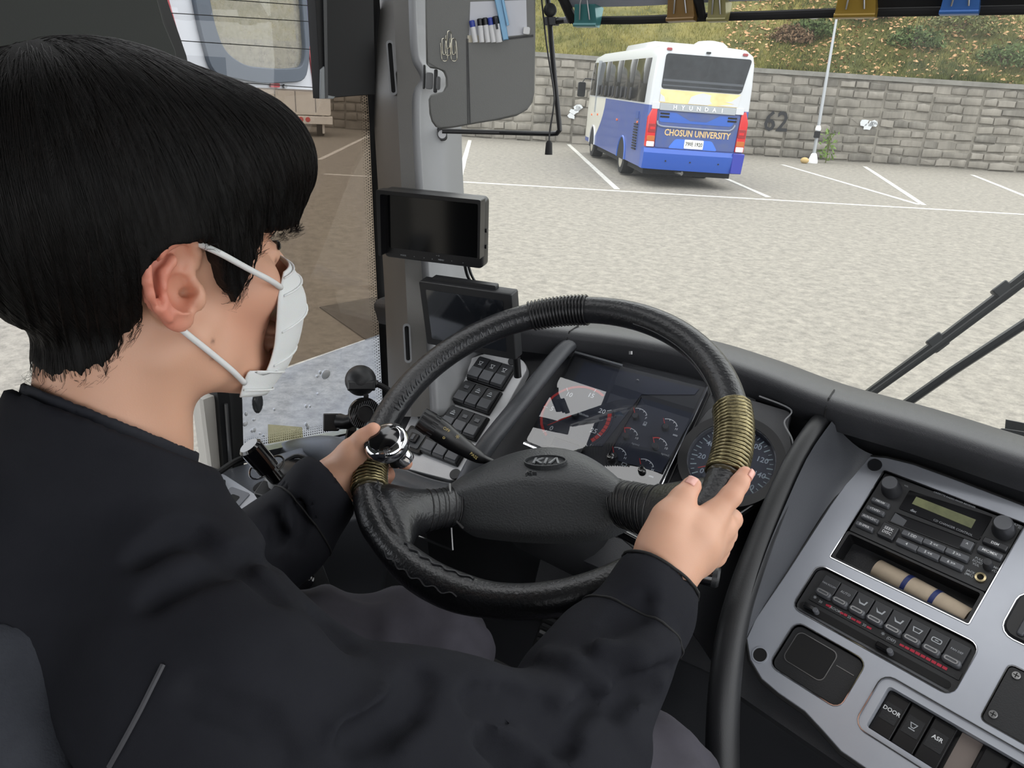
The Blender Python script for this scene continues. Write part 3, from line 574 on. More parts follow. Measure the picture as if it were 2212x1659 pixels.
def slot(p0, p1, d, w_=.006, nm='grab_slot'):
    a, b = P(*p0, d), P(*p1, d); ax = unit(b - a); fr = Fr((a + b) / 2, ax, CAM - (a + b) / 2); l = np.linalg.norm(b - a) / 2
    o = MB().ring(fr, rrect(-l - .003, -w_, l + .003, w_, w_, 5), rrect(-l + .001, -w_ * .55, l - .001, w_ * .55, w_ * .5, 5), -.012, .006).build(nm, M['trim'], apl); LOC[o.name] = LOC['trim_3']
    MB().rr(fr, -l, -w_ * .6, l, w_ * .6, w_ * .5, -.01, .001).build('slot_recess', M['matte'], o)
slot((842, 96), (850, 198), 1.258); slot((878, 703), (882, 780), 1.242)
MB().poly(Fr(P(955, 290, 1.325), CR, CAM - P(955, 290, 1.325)), circ(0, 0, .007, 14), -.01, .004).build('screw', M['steel'], apl)
MB().rr(Fr(P(955, 287, 1.325), CR, CAM - P(955, 287, 1.325)), -.009, -.013, .009, .010, .006, -.012, .001, .002).build('screw_plate', M['black'], apl)

# ================================================================== DASHBOARD
DF = Fr((-.72, 1.01, 1.85), (1, 0, 0), (.04, -.6, .8)); CF = Fr((-.085, 1.103, 1.812), (.96, -.281, .016), (-.198, -.622, .757))
E_px = [(1000, 690), (1105, 703), (1230, 717), (1360, 733), (1500, 760), (1640, 805), (1790, 862), (2000, 922), (2212, 990), (2450, 1062)]
E_z = [1.92, 1.92, 1.92, 1.92, 1.92, 1.915, 1.91, 1.905, 1.90, 1.90]
EP = spline([onZ(x, y, z) for (x, y), z in zip(E_px, E_z)], 46); EP[0][0] = -.86
left_ext = [np.array([-.95, EP[0][1], 1.915])]
EP = np.array(left_ext + list(EP))
dash = thing('dashboard', 'dark grey vinyl dashboard running under the windscreen around the instruments', 'dashboard', (-.45, 1.2, 1.06))
G = []
for e in EP:
    x = e[0]; t = min(1, max(0, (x + .30) / .13)); t = t * t * (3 - 2 * t)
    def onplane(fr, v, h):                              # point of the panel plane at this X
        o = fr.w(0, v, h); k = (max(x, -.85) - o[0]) / fr.x[0]; return o + fr.x * k
    rowp = []
    for v1, v2, h1, h2 in ((.075, .055, -.016, -.02), (-.05, -.1, -.016, -.032), (-.25, -.37, -.016, -.032)):
        rowp.append(onplane(DF, v1, h1) * (1 - t) + onplane(CF, v2, h2) * t)
    G.append([e + (0, .30, -.10), e + (0, .10, -.008), e + (0, .035, .003), e + (0, .012, .002), e, e + (0, -.005, -.005), e + (0, -.006, -.012), e + (0, .006, -.045)] + rowp + [rowp[-1] + (0, .03, -.035), rowp[-1] + (0, .12, -.08), rowp[-1] + (0, .20, -.20), rowp[-1] + (0, .24, -.5)])
MB().grid(G).build('dash_shell', M['dash'], dash, sharp=55)
# seam of the hood, left and right of the driver
for px, py in ((1238, 716), (1779, 858)):
    i = int(np.argmin([np.linalg.norm(q - onZ(px, py, 1.92)) for q in EP])); e = EP[i]
    MB().tube([e + (0, .03, .0042), e + (0, 0, .001), e + (0, -.0065, -.012), e + (0, .0055, -.045)], .0012, 5).build('seam', M['matte'], dash)
MB().poly(Fr(P(1362, 760, 1.18), CR, CU), circ(0, 0, .003, 10), -.004, .001).build('screw', M['steel'], dash)
# padded bolsters beside the cluster
def bolster(path, r, name='bolster', mt=None): return MB().tube(spline(path, 26), np.interp(np.linspace(0, 1, 26), np.linspace(0, 1, len(r)), r), 16).build(name, mt or M['dashsoft'], dash)
bolster([DF.w(.150, .085, .0), DF.w(.138, .06, .016), DF.w(.122, -.06, .022), DF.w(.108, -.16, .022), DF.w(.098, -.235, .0)], [.010, .013, .014, .015, .014])
bolster([DF.w(*DF.uv(*p), h) for p, h in (((1790, 880), -.015), ((1765, 925), .008), ((1722, 1000), .014), ((1672, 1110), .016), ((1630, 1215), .016), ((1594, 1320), .012), ((1572, 1420), .0), ((1558, 1560), -.03), ((1550, 1800), -.10))], [.010, .013, .015, .016, .017, .018, .019, .020, .022], mt=M['dark'])
# concave face between the right bolster and the console
A_ = spline([DF.w(*DF.uv(*p), h) for p, h in (((1795, 925), .018), ((1745, 1005), .028), ((1695, 1115), .030), ((1652, 1220), .030), ((1616, 1325), .024), ((1590, 1430), .010), ((1575, 1570), -.03), ((1570, 1800), -.10))], 20)
B_ = spline([CF.w(-.01, .022, -.006), CF.w(-.034, -.075, -.006), CF.w(-.038, -.18, -.006), CF.w(-.040, -.30, -.006), CF.w(-.02, -.40, -.01), CF.w(.05, -.50, -.06)], 20)
MB().grid([[a * (1 - t) + b * t - np.array([0, -.02, .02]) * math.sin(PI * t) for t in np.linspace(0, 1, 9)] for a, b in zip(A_, B_)]).build('side_fairing', M['dashsoft'], dash, sharp=60)
# roll under the switch panel and knee panel
MB().tube(spline([DF.w(-.30, -.285, -.06), DF.w(-.17, -.25, -.012), DF.w(-.06, -.262, .004), DF.w(.06, -.262, .01), DF.w(.14, -.24, .0)], 20), .030, 14).build('lower_roll', M['dashsoft'], dash)
MB().rr(Fr((-.30, 1.02, 1.56), (1, 0, 0), (0, -1, .35)), -.28, -.12, .30, .10, .03, -.02, 0, .01).build('knee_panel', M['dash'], dash)
mb = MB(); kf = Fr((-.27, 1.0, 1.55), (1, 0, 0), (0, -1, .35)); a_, b_, c_ = (plane(x, y, kf.o, kf.n) for x, y in ((905, 1160), (978, 1188), (975, 1140)))
mb.tube([a_, b_], .0028, 6); mb.tube([b_, c_], .0022, 6); mb.build('vent_edge', M['steel'], dash)
# left console beside the seat
LCF = Fr(onX(600, 1090, -.86), (0, -1, .02), (.25, -.1, 1))
def lc(px, py): return LCF.uv(px, py)
LC = thing('side_console', 'grey side console with silver bezel left of the driver under the side window', 'console', (-.88, .75, 1.06))
pts_ = [lc(*p) for p in ((380, 1040), (600, 975), (760, 930), (840, 965), (860, 1100), (640, 1140), (380, 1300))]
MB().poly(LCF, roundpoly(pts_, .02), -.30, 0, .012).build('body', M['dashsoft'], LC, sharp=50)
bz = [lc(*p) for p in ((400, 1022), (482, 1026), (570, 1083), (490, 1118), (400, 1190), (330, 1120))]
MB().poly(LCF, roundpoly(bz, .008), -.004, .004, .002).build('bezel', M['silver'], LC)
u0, v0 = lc(462, 1055); 
for k, (px, py) in enumerate(((455, 1033), (466, 1055))): 
    u, v = lc(px, py); q = MB().rr(LCF.sub(u, v, .003, .35), -.013, -.010, .013, .010, .002, 0, .010, .003).build('switch', M['buttondk'], LC); LOC[q.name] = LOC[LC.name]
    MB().text(LCF.sub(u, v, .0132, .35), 'P', 0, 0, .009).build('symbol', M['print_'], q, fix=False)
u, v = lc(498, 1088); MB().rr(LCF.sub(u, v, .003, .35), -.028, -.017, .028, .017, .004, 0, .003, .001).build('pull_plate', mat('grey_plate', (110, 112, 118), .45), LC)
MB().rr(LCF.sub(u, v, .0035, .35), -.014, -.006, .016, .008, .003, 0, .003).build('pull_recess', M['matte'], LC)
u, v = lc(566, 1050); MB().poly(LCF, [(u + .016 * math.cos(t), v + .009 * math.sin(t)) for t in np.linspace(0, 2 * PI, 19)[:-1]], -.002, .0012).build('hole_plug', M['matte'], LC)
# ================================================================== INSTRUMENTS
def dpx(px, py): return DF.uv(px, py)
# --- silver switch panel left of the wheel
SP = thing('switch_panel', 'silver switch panel with rows of black rocker switches left of the instrument cluster', 'switch panel', DF.w(0, -.1, 0))
outl = [dpx(*p) for p in ((1010, 780), (1050, 765), (1128, 777), (1142, 796), (1075, 920), (985, 1043), (870, 1013), (850, 1003), (862, 960), (900, 880))]
outl = roundpoly(outl, .012)
MB().poly(DF, outl, -.012, .004, .0018).build('face_plate', M['alu'], SP)
def icon(fr, kind, s):
    mb = MB()
    if kind == 0: mb.ring(fr, [(-s, s * .7), (s, s * .7), (s * .4, -s * .6), (-s * .4, -s * .6)], [(-s * .7, s * .5), (s * .7, s * .5), (s * .25, -s * .4), (-s * .25, -s * .4)], .0, .0003); mb.box(fr, -s * .8, -s * 1.1, s * .8, -s * .85, 0, .0003)
    elif kind == 1: mb.box(fr, -s, -s * .1, s, s * .15, 0, .0003); mb.ring(fr, circ(0, s * .5, s * .5, 12), circ(0, s * .5, s * .3, 12), 0, .0003); mb.box(fr, -s, -s * 1.0, s, -s * .5, 0, .0003)
    elif kind == 2: mb.box(fr, -s, -s * .7, s, s * .7, 0, .0003)
    return mb
sw_n = 0
for r_, (v0, v1, us, kinds) in enumerate(((.001, -.045, 0.0, (0, 0, 0)), (-.051, -.094, .0015, (2, 1, 1)), (-.102, -.145, .006, (1, 2, 2)), (-.152, -.195, .001, (2, 2, 2)))):
    MB().rr(DF, us - .0015, v1 - .0015, us + .0725, v0 + .0015, .002, .002, .009, .002).build('switch_frame', M['black'], SP)
    for c in range(3):
        u = us + c * .0237; fr = DF.sub(u, v1, .009); Wd, Hd = .0225, v0 - v1; r = []
        prof = [(0, 0), (0, .005), (.006, .0075), (Hd * .45, .0065), (Hd * .5, .0055), (Hd - .004, .0045), (Hd, .002), (Hd, 0)]
        mb = MB(); mb.loops([[fr.w(.0005, a, h) for a, h in prof], [fr.w(.0008, a, h) for a, h in prof], [fr.w(Wd - .0008, a, h) for a, h in prof], [fr.w(Wd - .0005, a, h) for a, h in prof]])
        s_ = mb.build('switch', M['buttondk'], SP); LOC[s_.name] = LOC[SP.name]
        MB().rr(fr, .0012, .003, Wd - .0012, Hd * .46, .001, .0060, .0082, .0006).build('rocker', M['button'], s_)
        f2 = fr.sub(Wd * .5, Hd * .70, .0058); icon(f2, kinds[c], .0042).build('symbol', M['print_'] if kinds[c] != 2 else M['button'], s_, fix=False)
for u, v in (dpx(993, 804), dpx(985, 1027), dpx(1110, 783)): MB().poly(DF, circ(u, v, .0092, 24), .003, .0055, .001).build('screw_cover', M['buttondk'], SP)
u, v = dpx(971, 835); sk = MB().poly(DF, circ(u, v, .0215, 32), .003, .0052, .0008).build('round_sticker', mat('sticker_grey', (150, 152, 152), .45), SP); LOC[sk.name] = LOC[SP.name]
for k in range(9):
    a0, a1 = 2 * PI * k / 9 + .06, 2 * PI * (k + 1) / 9 - .06; po = [(u + .0195 * math.cos(t), v + .0195 * math.sin(t)) for t in np.linspace(a0, a1, 6)] + [(u + .0115 * math.cos(t), v + .0115 * math.sin(t)) for t in np.linspace(a1, a0, 6)]
    MB().poly(DF, po, .005, .0057).build('segment', mat('sticker_pale', (196, 192, 186), .5), sk)
# red rocker with its bezel
u, v = dpx(938, 885); fr = DF.sub(u, v, 0, .0); b_ = MB().rr(fr, -.0165, -.030, .0165, .028, .010, .003, .011, .003).build('switch_bezel', M['buttondk'], SP); LOC[b_.name] = LOC[SP.name]
MB().rr(fr, -.0095, -.022, .0095, .020, .004, .010, .017, .003).build('rocker', mat('smoky_rocker', (120, 122, 126), .2), b_); MB().rr(fr, -.0095, -.020, .0095, -.013, .001, .0165, .0176).build('red_band', mat('red_band', (150, 48, 54), .3), b_)
MB().text(fr, 'ON', 0, .0235, .006, .0113).build('lettering', M['print_'], b_, fix=False)
# mirror joystick
u, v = dpx(900, 955); fr = DF.sub(u, v, 0, .0); b_ = MB().rr(fr, -.023, -.022, .023, .022, .004, .003, .010, .003).build('mirror_adjuster', M['black'], SP); LOC[b_.name] = LOC[SP.name]
MB().rr(fr, -.016, -.015, .016, .015, .003, .0095, .0115).build('adjuster_face', mat('adjuster_face', (74, 77, 80), .4), b_); MB().rr(fr, -.008, -.008, .008, .008, .002, .011, .017, .002).build('adjuster_knob', M['black'], b_)
MB().rr(fr, -.002, -.005, .003, .005, .0005, .0165, .0185).build('adjuster_nib', M['button'], b_)

# --- instrument cluster
IC = thing('instrument_cluster', 'dark instrument cluster with dials seen through the steering wheel', 'instrument cluster', DF.w(.3, -.05, 0))
m_dial = mat('dial_blue_black', (25, 31, 46), .55, c2=(30, 36, 54), cscale=14); m_cl = mat('cluster_dark', (32, 33, 37), .5, bump=.08, bscale=700)
MB().poly(DF, roundpoly([dpx(1242, 762), dpx(1136, 962), dpx(1418, 1075), dpx(1530, 835)], .006), -.014, -.004, .001).build('cluster_face', m_cl, IC)
MB().poly(DF, [dpx(1262, 778), dpx(1160, 960), dpx(1300, 962), dpx(1385, 850), dpx(1500, 850), dpx(1510, 838)], -.006, -.0030).build('upper_mask', m_dial, IC)
# tachometer
TC = (.205, -.045); tr = .056
MB().poly(DF, circ(*TC, tr + .004, 48), -.006, -.002).build('tachometer_dial', m_dial, IC)
def arc(fr, c, r0, r1, a0, a1, h0, h1, n=16):
    A = np.radians(np.linspace(a0, a1, n)); po = [(c[0] + r1 * math.cos(a), c[1] + r1 * math.sin(a)) for a in A] + [(c[0] + r0 * math.cos(a), c[1] + r0 * math.sin(a)) for a in A[::-1]]
    return MB().poly(fr, po, h0, h1)
arc(DF, TC, tr - .003, tr + .001, 62, 240, -.002, -.0014).build('scale_arc', M['red'], IC)
for k in range(8): arc(DF, TC, tr - .005, tr + .001, -36 + k * 7.6, -36 + k * 7.6 + 6.4, -.002, -.0013, 5).build('red_zone', M['red'], IC)
mb = MB()
for k, t in enumerate(('0', '5', '10', '15', '20', '25')): a = math.radians(232 - k * 50.5); mb.text(DF, t, TC[0] + (tr - .014) * math.cos(a), TC[1] + (tr - .013) * math.sin(a), .0115, -.0013, bold=.015)
mb.text(DF, 'x100r/min', TC[0] + .008, TC[1] + .006, .006, -.0013)
mb.build('lettering', M['white'], IC, fix=False)
for k in range(26):
    a = math.radians(232 - k * 10.1)
    if k % 5 == 0: MB().loops([[DF.w(TC[0] + q * math.cos(a) - w_ * math.sin(a), TC[1] + q * math.sin(a) + w_ * math.cos(a), h) for q, w_ in ((tr - .006, -.0005), (tr + .001, -.0005), (tr + .001, .0005), (tr - .006, .0005))] for h in (-.002, -.0012)]).build('tick', M['white'], IC)
def needle(fr, c, ang, l, mt=None, w_=.0011, h=.003, hubr=.006, tail=.0):
    a = math.radians(ang); d = np.array([math.cos(a), math.sin(a)]); n = np.array([-d[1], d[0]]); c = np.array(c)
    o = MB().poly(fr, [tuple(c - d * tail - n * w_), tuple(c + d * l - n * w_ * .4), tuple(c + d * l + n * w_ * .4), tuple(c - d * tail + n * w_)], h, h + .001).build('needle', mt or M['red'], IC)
    MB().poly(fr, circ(*c, hubr, 18), -.002, h + .004, .0015).build('needle_hub', M['buttondk'], IC)
needle(DF, TC, 226, tr - .010)
# little clock / trip display
u0, v0 = dpx(1220, 962); MB().ring(DF, rrect(u0 - .03, v0 - .011, u0 + .030, v0 + .014, .002), rrect(u0 - .021, v0 - .008, u0 + .022, v0 + .008, .001), -.004, .001).build('display_frame', M['black'], IC)
MB().box(DF, u0 - .021, v0 - .008, u0 + .022, v0 + .008, -.004, -.0025).build('display', mat('lcd_grey', (98, 98, 84), .25), IC)
# raised gauge block with six small gauges
gb = [dpx(*p) for p in ((1384, 858), (1500, 893), (1428, 1020), (1310, 987))]
MB().poly(DF, gb, -.004, -.0015).build('gauge_board', m_dial, IC); MB().tube([DF.w(*gb[0], 0), DF.w(*gb[3], 0)], .0016, 5).build('gauge_divider', M['black'], IC)
for gi, ((u, v), sc, tx) in enumerate((((.2955, -.0165), 1, 'F'), ((.3455, -.0190), 1, 'H'), ((.2965, -.0535), 1, '10'), ((.3440, -.0545), 1, '10'), ((.2945, -.0905), 1, 'H'), ((.3400, -.0945), 1, 'H'))):
    arc(DF, (u, v), .0165, .0175, 35, 118, -.0015, -.001, 14).build('scale_arc', M['white'], IC)
    if gi in (2, 3): arc(DF, (u, v), .0160, .0180, 90, 124, -.0015, -.0008, 8).build('red_zone', M['red'], IC)
    mb = MB()
    for a in (35, 62, 90): a = math.radians(a); mb.loops([[DF.w(u + q * math.cos(a) - w_ * math.sin(a), v + q * math.sin(a) + w_ * math.cos(a), h) for q, w_ in ((.0145, -.0004), (.0175, -.0004), (.0175, .0004), (.0145, .0004))] for h in (-.0015, -.0009)])
    mb.text(DF, tx, u + .015, v + .004, .0055, -.0009, bold=.01); o = mb.build('scale_ticks', M['white'], IC, fix=False); o['kind'] = 'stuff'
    needle(DF, (u, v), 124, .0165, w_=.0009, h=.002, hubr=.0052)
    fx, fy = u + .018, v - .006; mb = MB()
    if gi == 0: mb.ring(DF, rrect(fx - .003, fy - .003, fx + .002, fy + .004, .0005, 2), rrect(fx - .002, fy + .0005, fx + .001, fy + .003, .0003, 2), -.0015, -.0008)
    elif gi == 4: mb.ring(DF, rrect(fx - .004, fy - .0025, fx + .004, fy + .0025, .0005, 2), rrect(fx - .0032, fy - .0018, fx + .0032, fy + .0018, .0003, 2), -.0015, -.0008)
    elif gi in (2, 3): mb.text(DF, 'kg/cm2', fx, fy, .0042, -.0009)
    else: mb.box(DF, fx - .004, fy - .0015, fx + .003, fy + .001, -.0015, -.0008)
    mb.build('symbol', M['print_'], IC, fix=False)
for u, v in (dpx(1322, 997), dpx(1389, 1026)):
    k_ = MB().poly(DF, circ(u, v, .0085, 20), -.004, .002, .001).build('reset_collar', M['buttondk'], IC); LOC[k_.name] = LOC[IC.name]
    MB().lathe(DF.sub(u, v), [(.0058, 0), (.0055, .016), (.004, .018), (.0035, .0175), (.001, .0165)], 18).build('reset_knob', M['gloss'], k_)
# chrome edges of the cluster window
MB().tube([DF.w(*dpx(1532, 832), .004), DF.w(*dpx(1418, 1078), .004)], .0013, 6).build('trim_edge', M['chrome'], IC); MB().tube([DF.w(*dpx(1541, 834), .002), DF.w(*dpx(1428, 1080), .002)], .0016, 6).build('trim_edge', M['black'], IC)
a, b = DF.w(*dpx(1133, 957), .0), DF.w(*dpx(1168, 972), .0); MB().tube([a, b], .004, 8).build('trim_edge', M['chrome'], IC)
MB().tube([DF.w(*dpx(1243, 763), .003), DF.w(*dpx(1345, 792), .003)], .002, 6).build('trim_edge', M['trim'], IC)
# speedometer pod
SC = (.4535, -.0405); sr = .0605
pod = roundpoly([dpx(1478, 950), dpx(1530, 880), dpx(1585, 850), dpx(1712, 888), dpx(1703, 915), dpx(1716, 985), dpx(1660, 1065), dpx(1590, 1115), dpx(1500, 1080), dpx(1470, 1010)], .012)
MB().poly(DF, pod, -.014, -.002, .002).build('speedometer_pod', M['dash'], IC)
MB().ring(DF, circ(*SC, sr + .013, 64), circ(*SC, sr, 64), -.004, .010).build('speedometer_bezel', M['black'], IC)
MB().ring(DF, circ(*SC, sr + .001, 64), circ(*SC, sr - .0015, 64), -.003, .0085).build('speedometer_rim', mat('bezel_grey', (74, 76, 82), .4), IC)
MB().poly(DF, circ(*SC, sr, 64), -.003, -.001).build('speedometer_dial', m_dial, IC)
mb = MB(); a_of = lambda kmh: math.radians(218 - kmh * 256 / 160)
for kmh in range(0, 161, 20): a = a_of(kmh); mb.text(DF, str(kmh), SC[0] + (sr - .0185) * math.cos(a), SC[1] + (sr - .0175) * math.sin(a), .0115, -.0006, bold=.012)
mb.build('lettering', mat('dial_print', (176, 188, 196), .6), IC, fix=False)
mb = MB(); m_tick = mat('tick_print', (170, 188, 190), .6)
for kmh in range(0, 161, 5):
    a = a_of(kmh); l = .0085 if kmh % 10 == 0 else .005; w_ = .0008 if kmh % 10 == 0 else .0005
    MB().loops([[DF.w(SC[0] + q * math.cos(a) - s_ * math.sin(a), SC[1] + q * math.sin(a) + s_ * math.cos(a), h) for q, s_ in ((sr - .004 - l, -w_), (sr - .004, -w_), (sr - .004, w_), (sr - .004 - l, w_))] for h in (-.001, -.0005)]).build('tick', m_tick, IC, fix=False)
needle(DF, SC, 213, sr - .014, w_=.0012, hubr=.011)
m_cg = glass('cluster_lens', (.90, .91, .93), .13)
MB().poly(DF, roundpoly([dpx(1246, 764), dpx(1140, 960), dpx(1416, 1072), dpx(1528, 836)], .006), .0105, .0115).build('cluster_lens', m_cg, IC)
MB().poly(DF, circ(*SC, sr, 48), .0075, .0085).build('speedometer_lens', m_cg, IC)
MB().tube(spline([DF.w(*dpx(1590, 1118), .004), DF.w(*dpx(1660, 1068), .006), DF.w(*dpx(1708, 1010), .008), DF.w(*dpx(1712, 960), .008), DF.w(*dpx(1694, 918), .006), DF.w(*dpx(1708, 888), .004), DF.w(*dpx(1640, 858), .003)], 40), .0012, 5).build('pod_edge', M['trim'], IC)

# ================================================================== CENTRE CONSOLE
def cpx(px, py): return CF.uv(px, py)
def z6(x, y): return cpx(1780 + x * .223, 980 + y * .223)
def z5(x, y): return cpx(1600 + x * .27667, 1200 + y * .27667)
CC = thing('centre_console', 'silver centre console panel carrying the radio, heater and door switches', 'console', CF.w(.1, -.2, -.02))
out = [cpx(*p) for p in ((1880, 985), (1915, 988), (1975, 1003), (2060, 1034), (2212, 1092))]; u_r = .40
out += [(u_r, out[-1][1] + .002), (u_r, -.40)] + [cpx(*p) for p in ((1870, 1660), (1816, 1623), (1777, 1579), (1738, 1537), (1683, 1499), (1645, 1467), (1620, 1425), (1612, 1378), (1630, 1338), (1700, 1235), (1795, 1088), (1855, 1005))]
h_radio = rrect(.0, -.1495, .1785, .0005, .002, 2); h_hvac = rrect(-.008, -.2365, .199, -.1655, .012, 4); h_sq = rrect(.007, -.319, .105, -.250, .012, 4); h_door = rrect(.127, -.325, .30, -.252, .014, 4); h_blk = rrect(.232, -.243, .36, -.170, .006, 3); h_rt = rrect(.208, -.142, .36, -.080, .016, 4)
mb = MB(); mb.plate(CF, out, [h_radio, h_hvac, h_sq, h_door, h_blk, h_rt], -.030, 0); mb.build('face_plate', M['silver'], CC, sharp=30, bevel=.0016)
mb = MB(); mb.tube(np.array([CF.w(u, v, -.003) for u, v in inset(out, -.001)]), .0035, 6, closed=True); mb.build('panel_gap', M['matte'], CC)
for h in (h_radio, h_hvac, h_sq, h_door, h_blk, h_rt): MB().ring(CF, inset(h, -.0007), inset(h, .0004), -.02, .0007).build('edge_highlight', M['chrome'], CC, sharp=60)  # chrome rings stand in for bright highlights along the opening edges
for (px, py), dp in (((1890, 1005), -.001), ((1642, 1415), -.014)):
    u, v = cpx(px, py); MB().poly(CF, circ(u, v, .0095, 24), -.012, .0012 if dp > -.01 else .0006).build('hole_plug', M['buttondk'] if dp > -.01 else M['matte'], CC)
    if dp < -.01: MB().ring(CF, circ(u, v, .0108, 24), circ(u, v, .0092, 24), -.003, .0012).build('hole_rim', M['silver'], CC)
# --- radio
m_rf = mat('radio_face', (38, 39, 41), .42, bump=.05, bscale=900)
RD = thing('radio', 'black radio cassette player with two round knobs in the centre console', 'radio', CF.w(.09, -.05, -.02))
MB().rr(CF, .001, -.1025, .1775, -.0005, .003, -.05, -.003, .002).build('body', m_rf, RD)
MB().poly(CF, roundpoly([z6(825, 345), z6(1635, 605), z6(1500, 835), z6(720, 525)], .002), -.004, -.0018, .0006).build('display_window', M['gloss'], RD)
MB().poly(CF, [z6(893, 412), z6(1470, 635), z6(1425, 718), z6(850, 480)], -.002, -.0012).build('display', mat('lcd_olive', (128, 132, 92), .35, c2=(96, 100, 70), cscale=30), RD)
mb = MB(); u, v = z6(1260, 440); mb.text(CF, 'CASSETTE RADIO MIXER RECEIVER', u, v, .0034, -.0014); u, v = z6(1245, 710); mb.text(CF, 'CD CHANGER CONTROL', u, v, .0042, -.0014); u, v = z6(865, 550); mb.text(CF, 'disc', u, v, .0052, -.0014, bold=.02)
u, v = z6(795, 305); mb.text(CF, 'VOL', u, v, .003, -.0026); u, v = z6(1885, 690); mb.text(CF, 'A.MODE', u + .002, v, .0042, -.0026); u, v = z6(1908, 720); mb.text(CF, 'PUSH', u, v, .003, -.0026)
u, v = z6(1485, 1040)
for k, t in enumerate(('PULL', 'ECHO', 'VOL')): mb.text(CF, t, u, v + .0042 - k * .0042, .0042, -.0026, bold=.01)
u, v = z6(1665, 1115); mb.text(CF, 'MIC', u, v + .002, .0044, -.0026, bold=.01); mb.text(CF, 'VOL', u, v - .0025, .0044, -.0026, bold=.01)
u, v = z6(1412, 1150); mb.text(CF, 'JACK', u, v + .0022, .0042, -.0026, bold=.01); mb.text(CF, '(MIC)', u, v - .0022, .0042, -.0026, bold=.01)
o = mb.build('lettering', M['print_'], RD, fix=False); o['kind'] = 'stuff'
sl = [z6(680, 550), z6(1480, 850), z6(1425, 965), z6(620, 650)]
MB().ring(CF, sl, inset(sl, .0018), -.004, -.0016).build('cassette_frame', M['dark'], RD); MB().poly(CF, inset(sl, .0018), -.004, -.0028).build('cassette_door', M['gloss'], RD)
MB().poly(CF, [z6(690, 565), z6(800, 640), z6(760, 700), z6(640, 645)], -.0028, -.0022).build('cassette_flap', mat('flap_grey', (84, 86, 90), .35), RD)
def rbtn(x, y, wu, hv, t, tsz=.0046, mt=None, name='button'):
    u, v = z6(x, y); b = MB().rr(CF, u - wu / 2, v - hv / 2, u + wu / 2, v + hv / 2, .0018, -.004, .0035, .0016).build(name, mt or M['button'], RD); LOC[b.name] = LOC[RD.name]
    MB().text(CF, t, u, v, tsz, .0037, bold=.012).build('lettering', M['white'], b, fix=False)
for (x, y), t in zip(((548, 478), (498, 555), (445, 632), (393, 708)), ('FM/AM', '<TAPE>', 'AUX/CDC', 'D-SPKR')): rbtn(x, y, .0245, .0072, t, .0042)
rbtn(622, 757, .0215, .021, 'SEEK\nDISC', .0058, M['buttondk'])
for (x, y), t in zip(((857, 805), (1068, 890), (1288, 983), (803, 885), (1012, 973), (1235, 1068)), ('1 DD', '2 <<', '3 >>', '4', '5 <<', '6 >>')): rbtn(x, y, .0275, .0085, t, .005)
rbtn(1385, 888, .0135, .013, '^', .006)
rbtn(1658, 882, .028, .0085, 'DSM', .0046, M['buttondk']); rbtn(1605, 965, .028, .0085, 'MIC/MIX', .0046)
def knob(x, y, r, h, name='knob', par=None, mt=None):
    u, v = z6(x, y); k = MB().lathe(CF.sub(u, v), [(r * 1.12, -.003), (r * 1.10, .003), (r, .006), (r * .95, h - .002), (r * .86, h), (.001, h + .0006)], 32).build(name, mt or M['buttondk'], par or RD)
    LOC[k.name] = LOC[(par or RD).name]; return k
for x, y in ((655, 345), (1740, 735)):
    k = knob(x, y, .0118, .019, 'volume_knob'); u, v = z6(x, y)
    MB().poly(CF, circ(u, v, .0098, 28), .0188, .0202, .0004).build('knob_face', M['button'], k)
k = knob(1588, 1085, .0052, .012, 'echo_knob')
u, v = z6(1515, 1195); jk = MB().lathe(CF.sub(u, v), [(.0062, -.003), (.0062, .0005), (.0038, .0008), (.0036, -.003)], 24).build('microphone_jack', mat('brass_ring', (190, 176, 140), .25, metal=.9), RD); LOC[jk.name] = LOC[RD.name]
MB().poly(CF, circ(u, v, .0037, 18), -.003, -.0022).build('jack_hole', M['matte'], jk)
# pocket under the radio with a rolled paper in it
PK = thing('storage_pocket', 'open black storage pocket directly under the radio', 'pocket', CF.w(.09, -.125, -.1))
mb = MB(); a = rrect(.001, -.149, .1775, -.1035, .003, 3); b = rrect(.005, -.146, .1735, -.1065, .003, 3)
mb.ring(CF, a, b, -.09, -.001); mb.poly(CF, a, -.095, -.088); mb.build('pocket_box', M['black'], PK)
m_pap = mat('kraft_paper', (188, 172, 150), .7, bump=.1, bscale=60, c2=(172, 156, 136), cscale=20)
rl = thing('paper_roll', 'tan paper roll with dark blue bands lying in the pocket under the radio', 'paper', CF.w(.12, -.135, -.05))
pa, pb_ = CF.w(.050, -.128, -.030), CF.w(.172, -.139, -.020); MB().tube([pa, pa * .66 + pb_ * .34, pa * .33 + pb_ * .67, pb_], [.0155, .0165, .0165, .0155], 20).build('paper', m_pap, rl)
m_navy = mat('navy_band', (36, 50, 104), .5)
for t in (.36, .66): c = pa * (1 - t) + pb_ * t; dd = unit(pb_ - pa) * .003; MB().tube([c - dd, c + dd], .0170, 20).build('band', m_navy, rl)
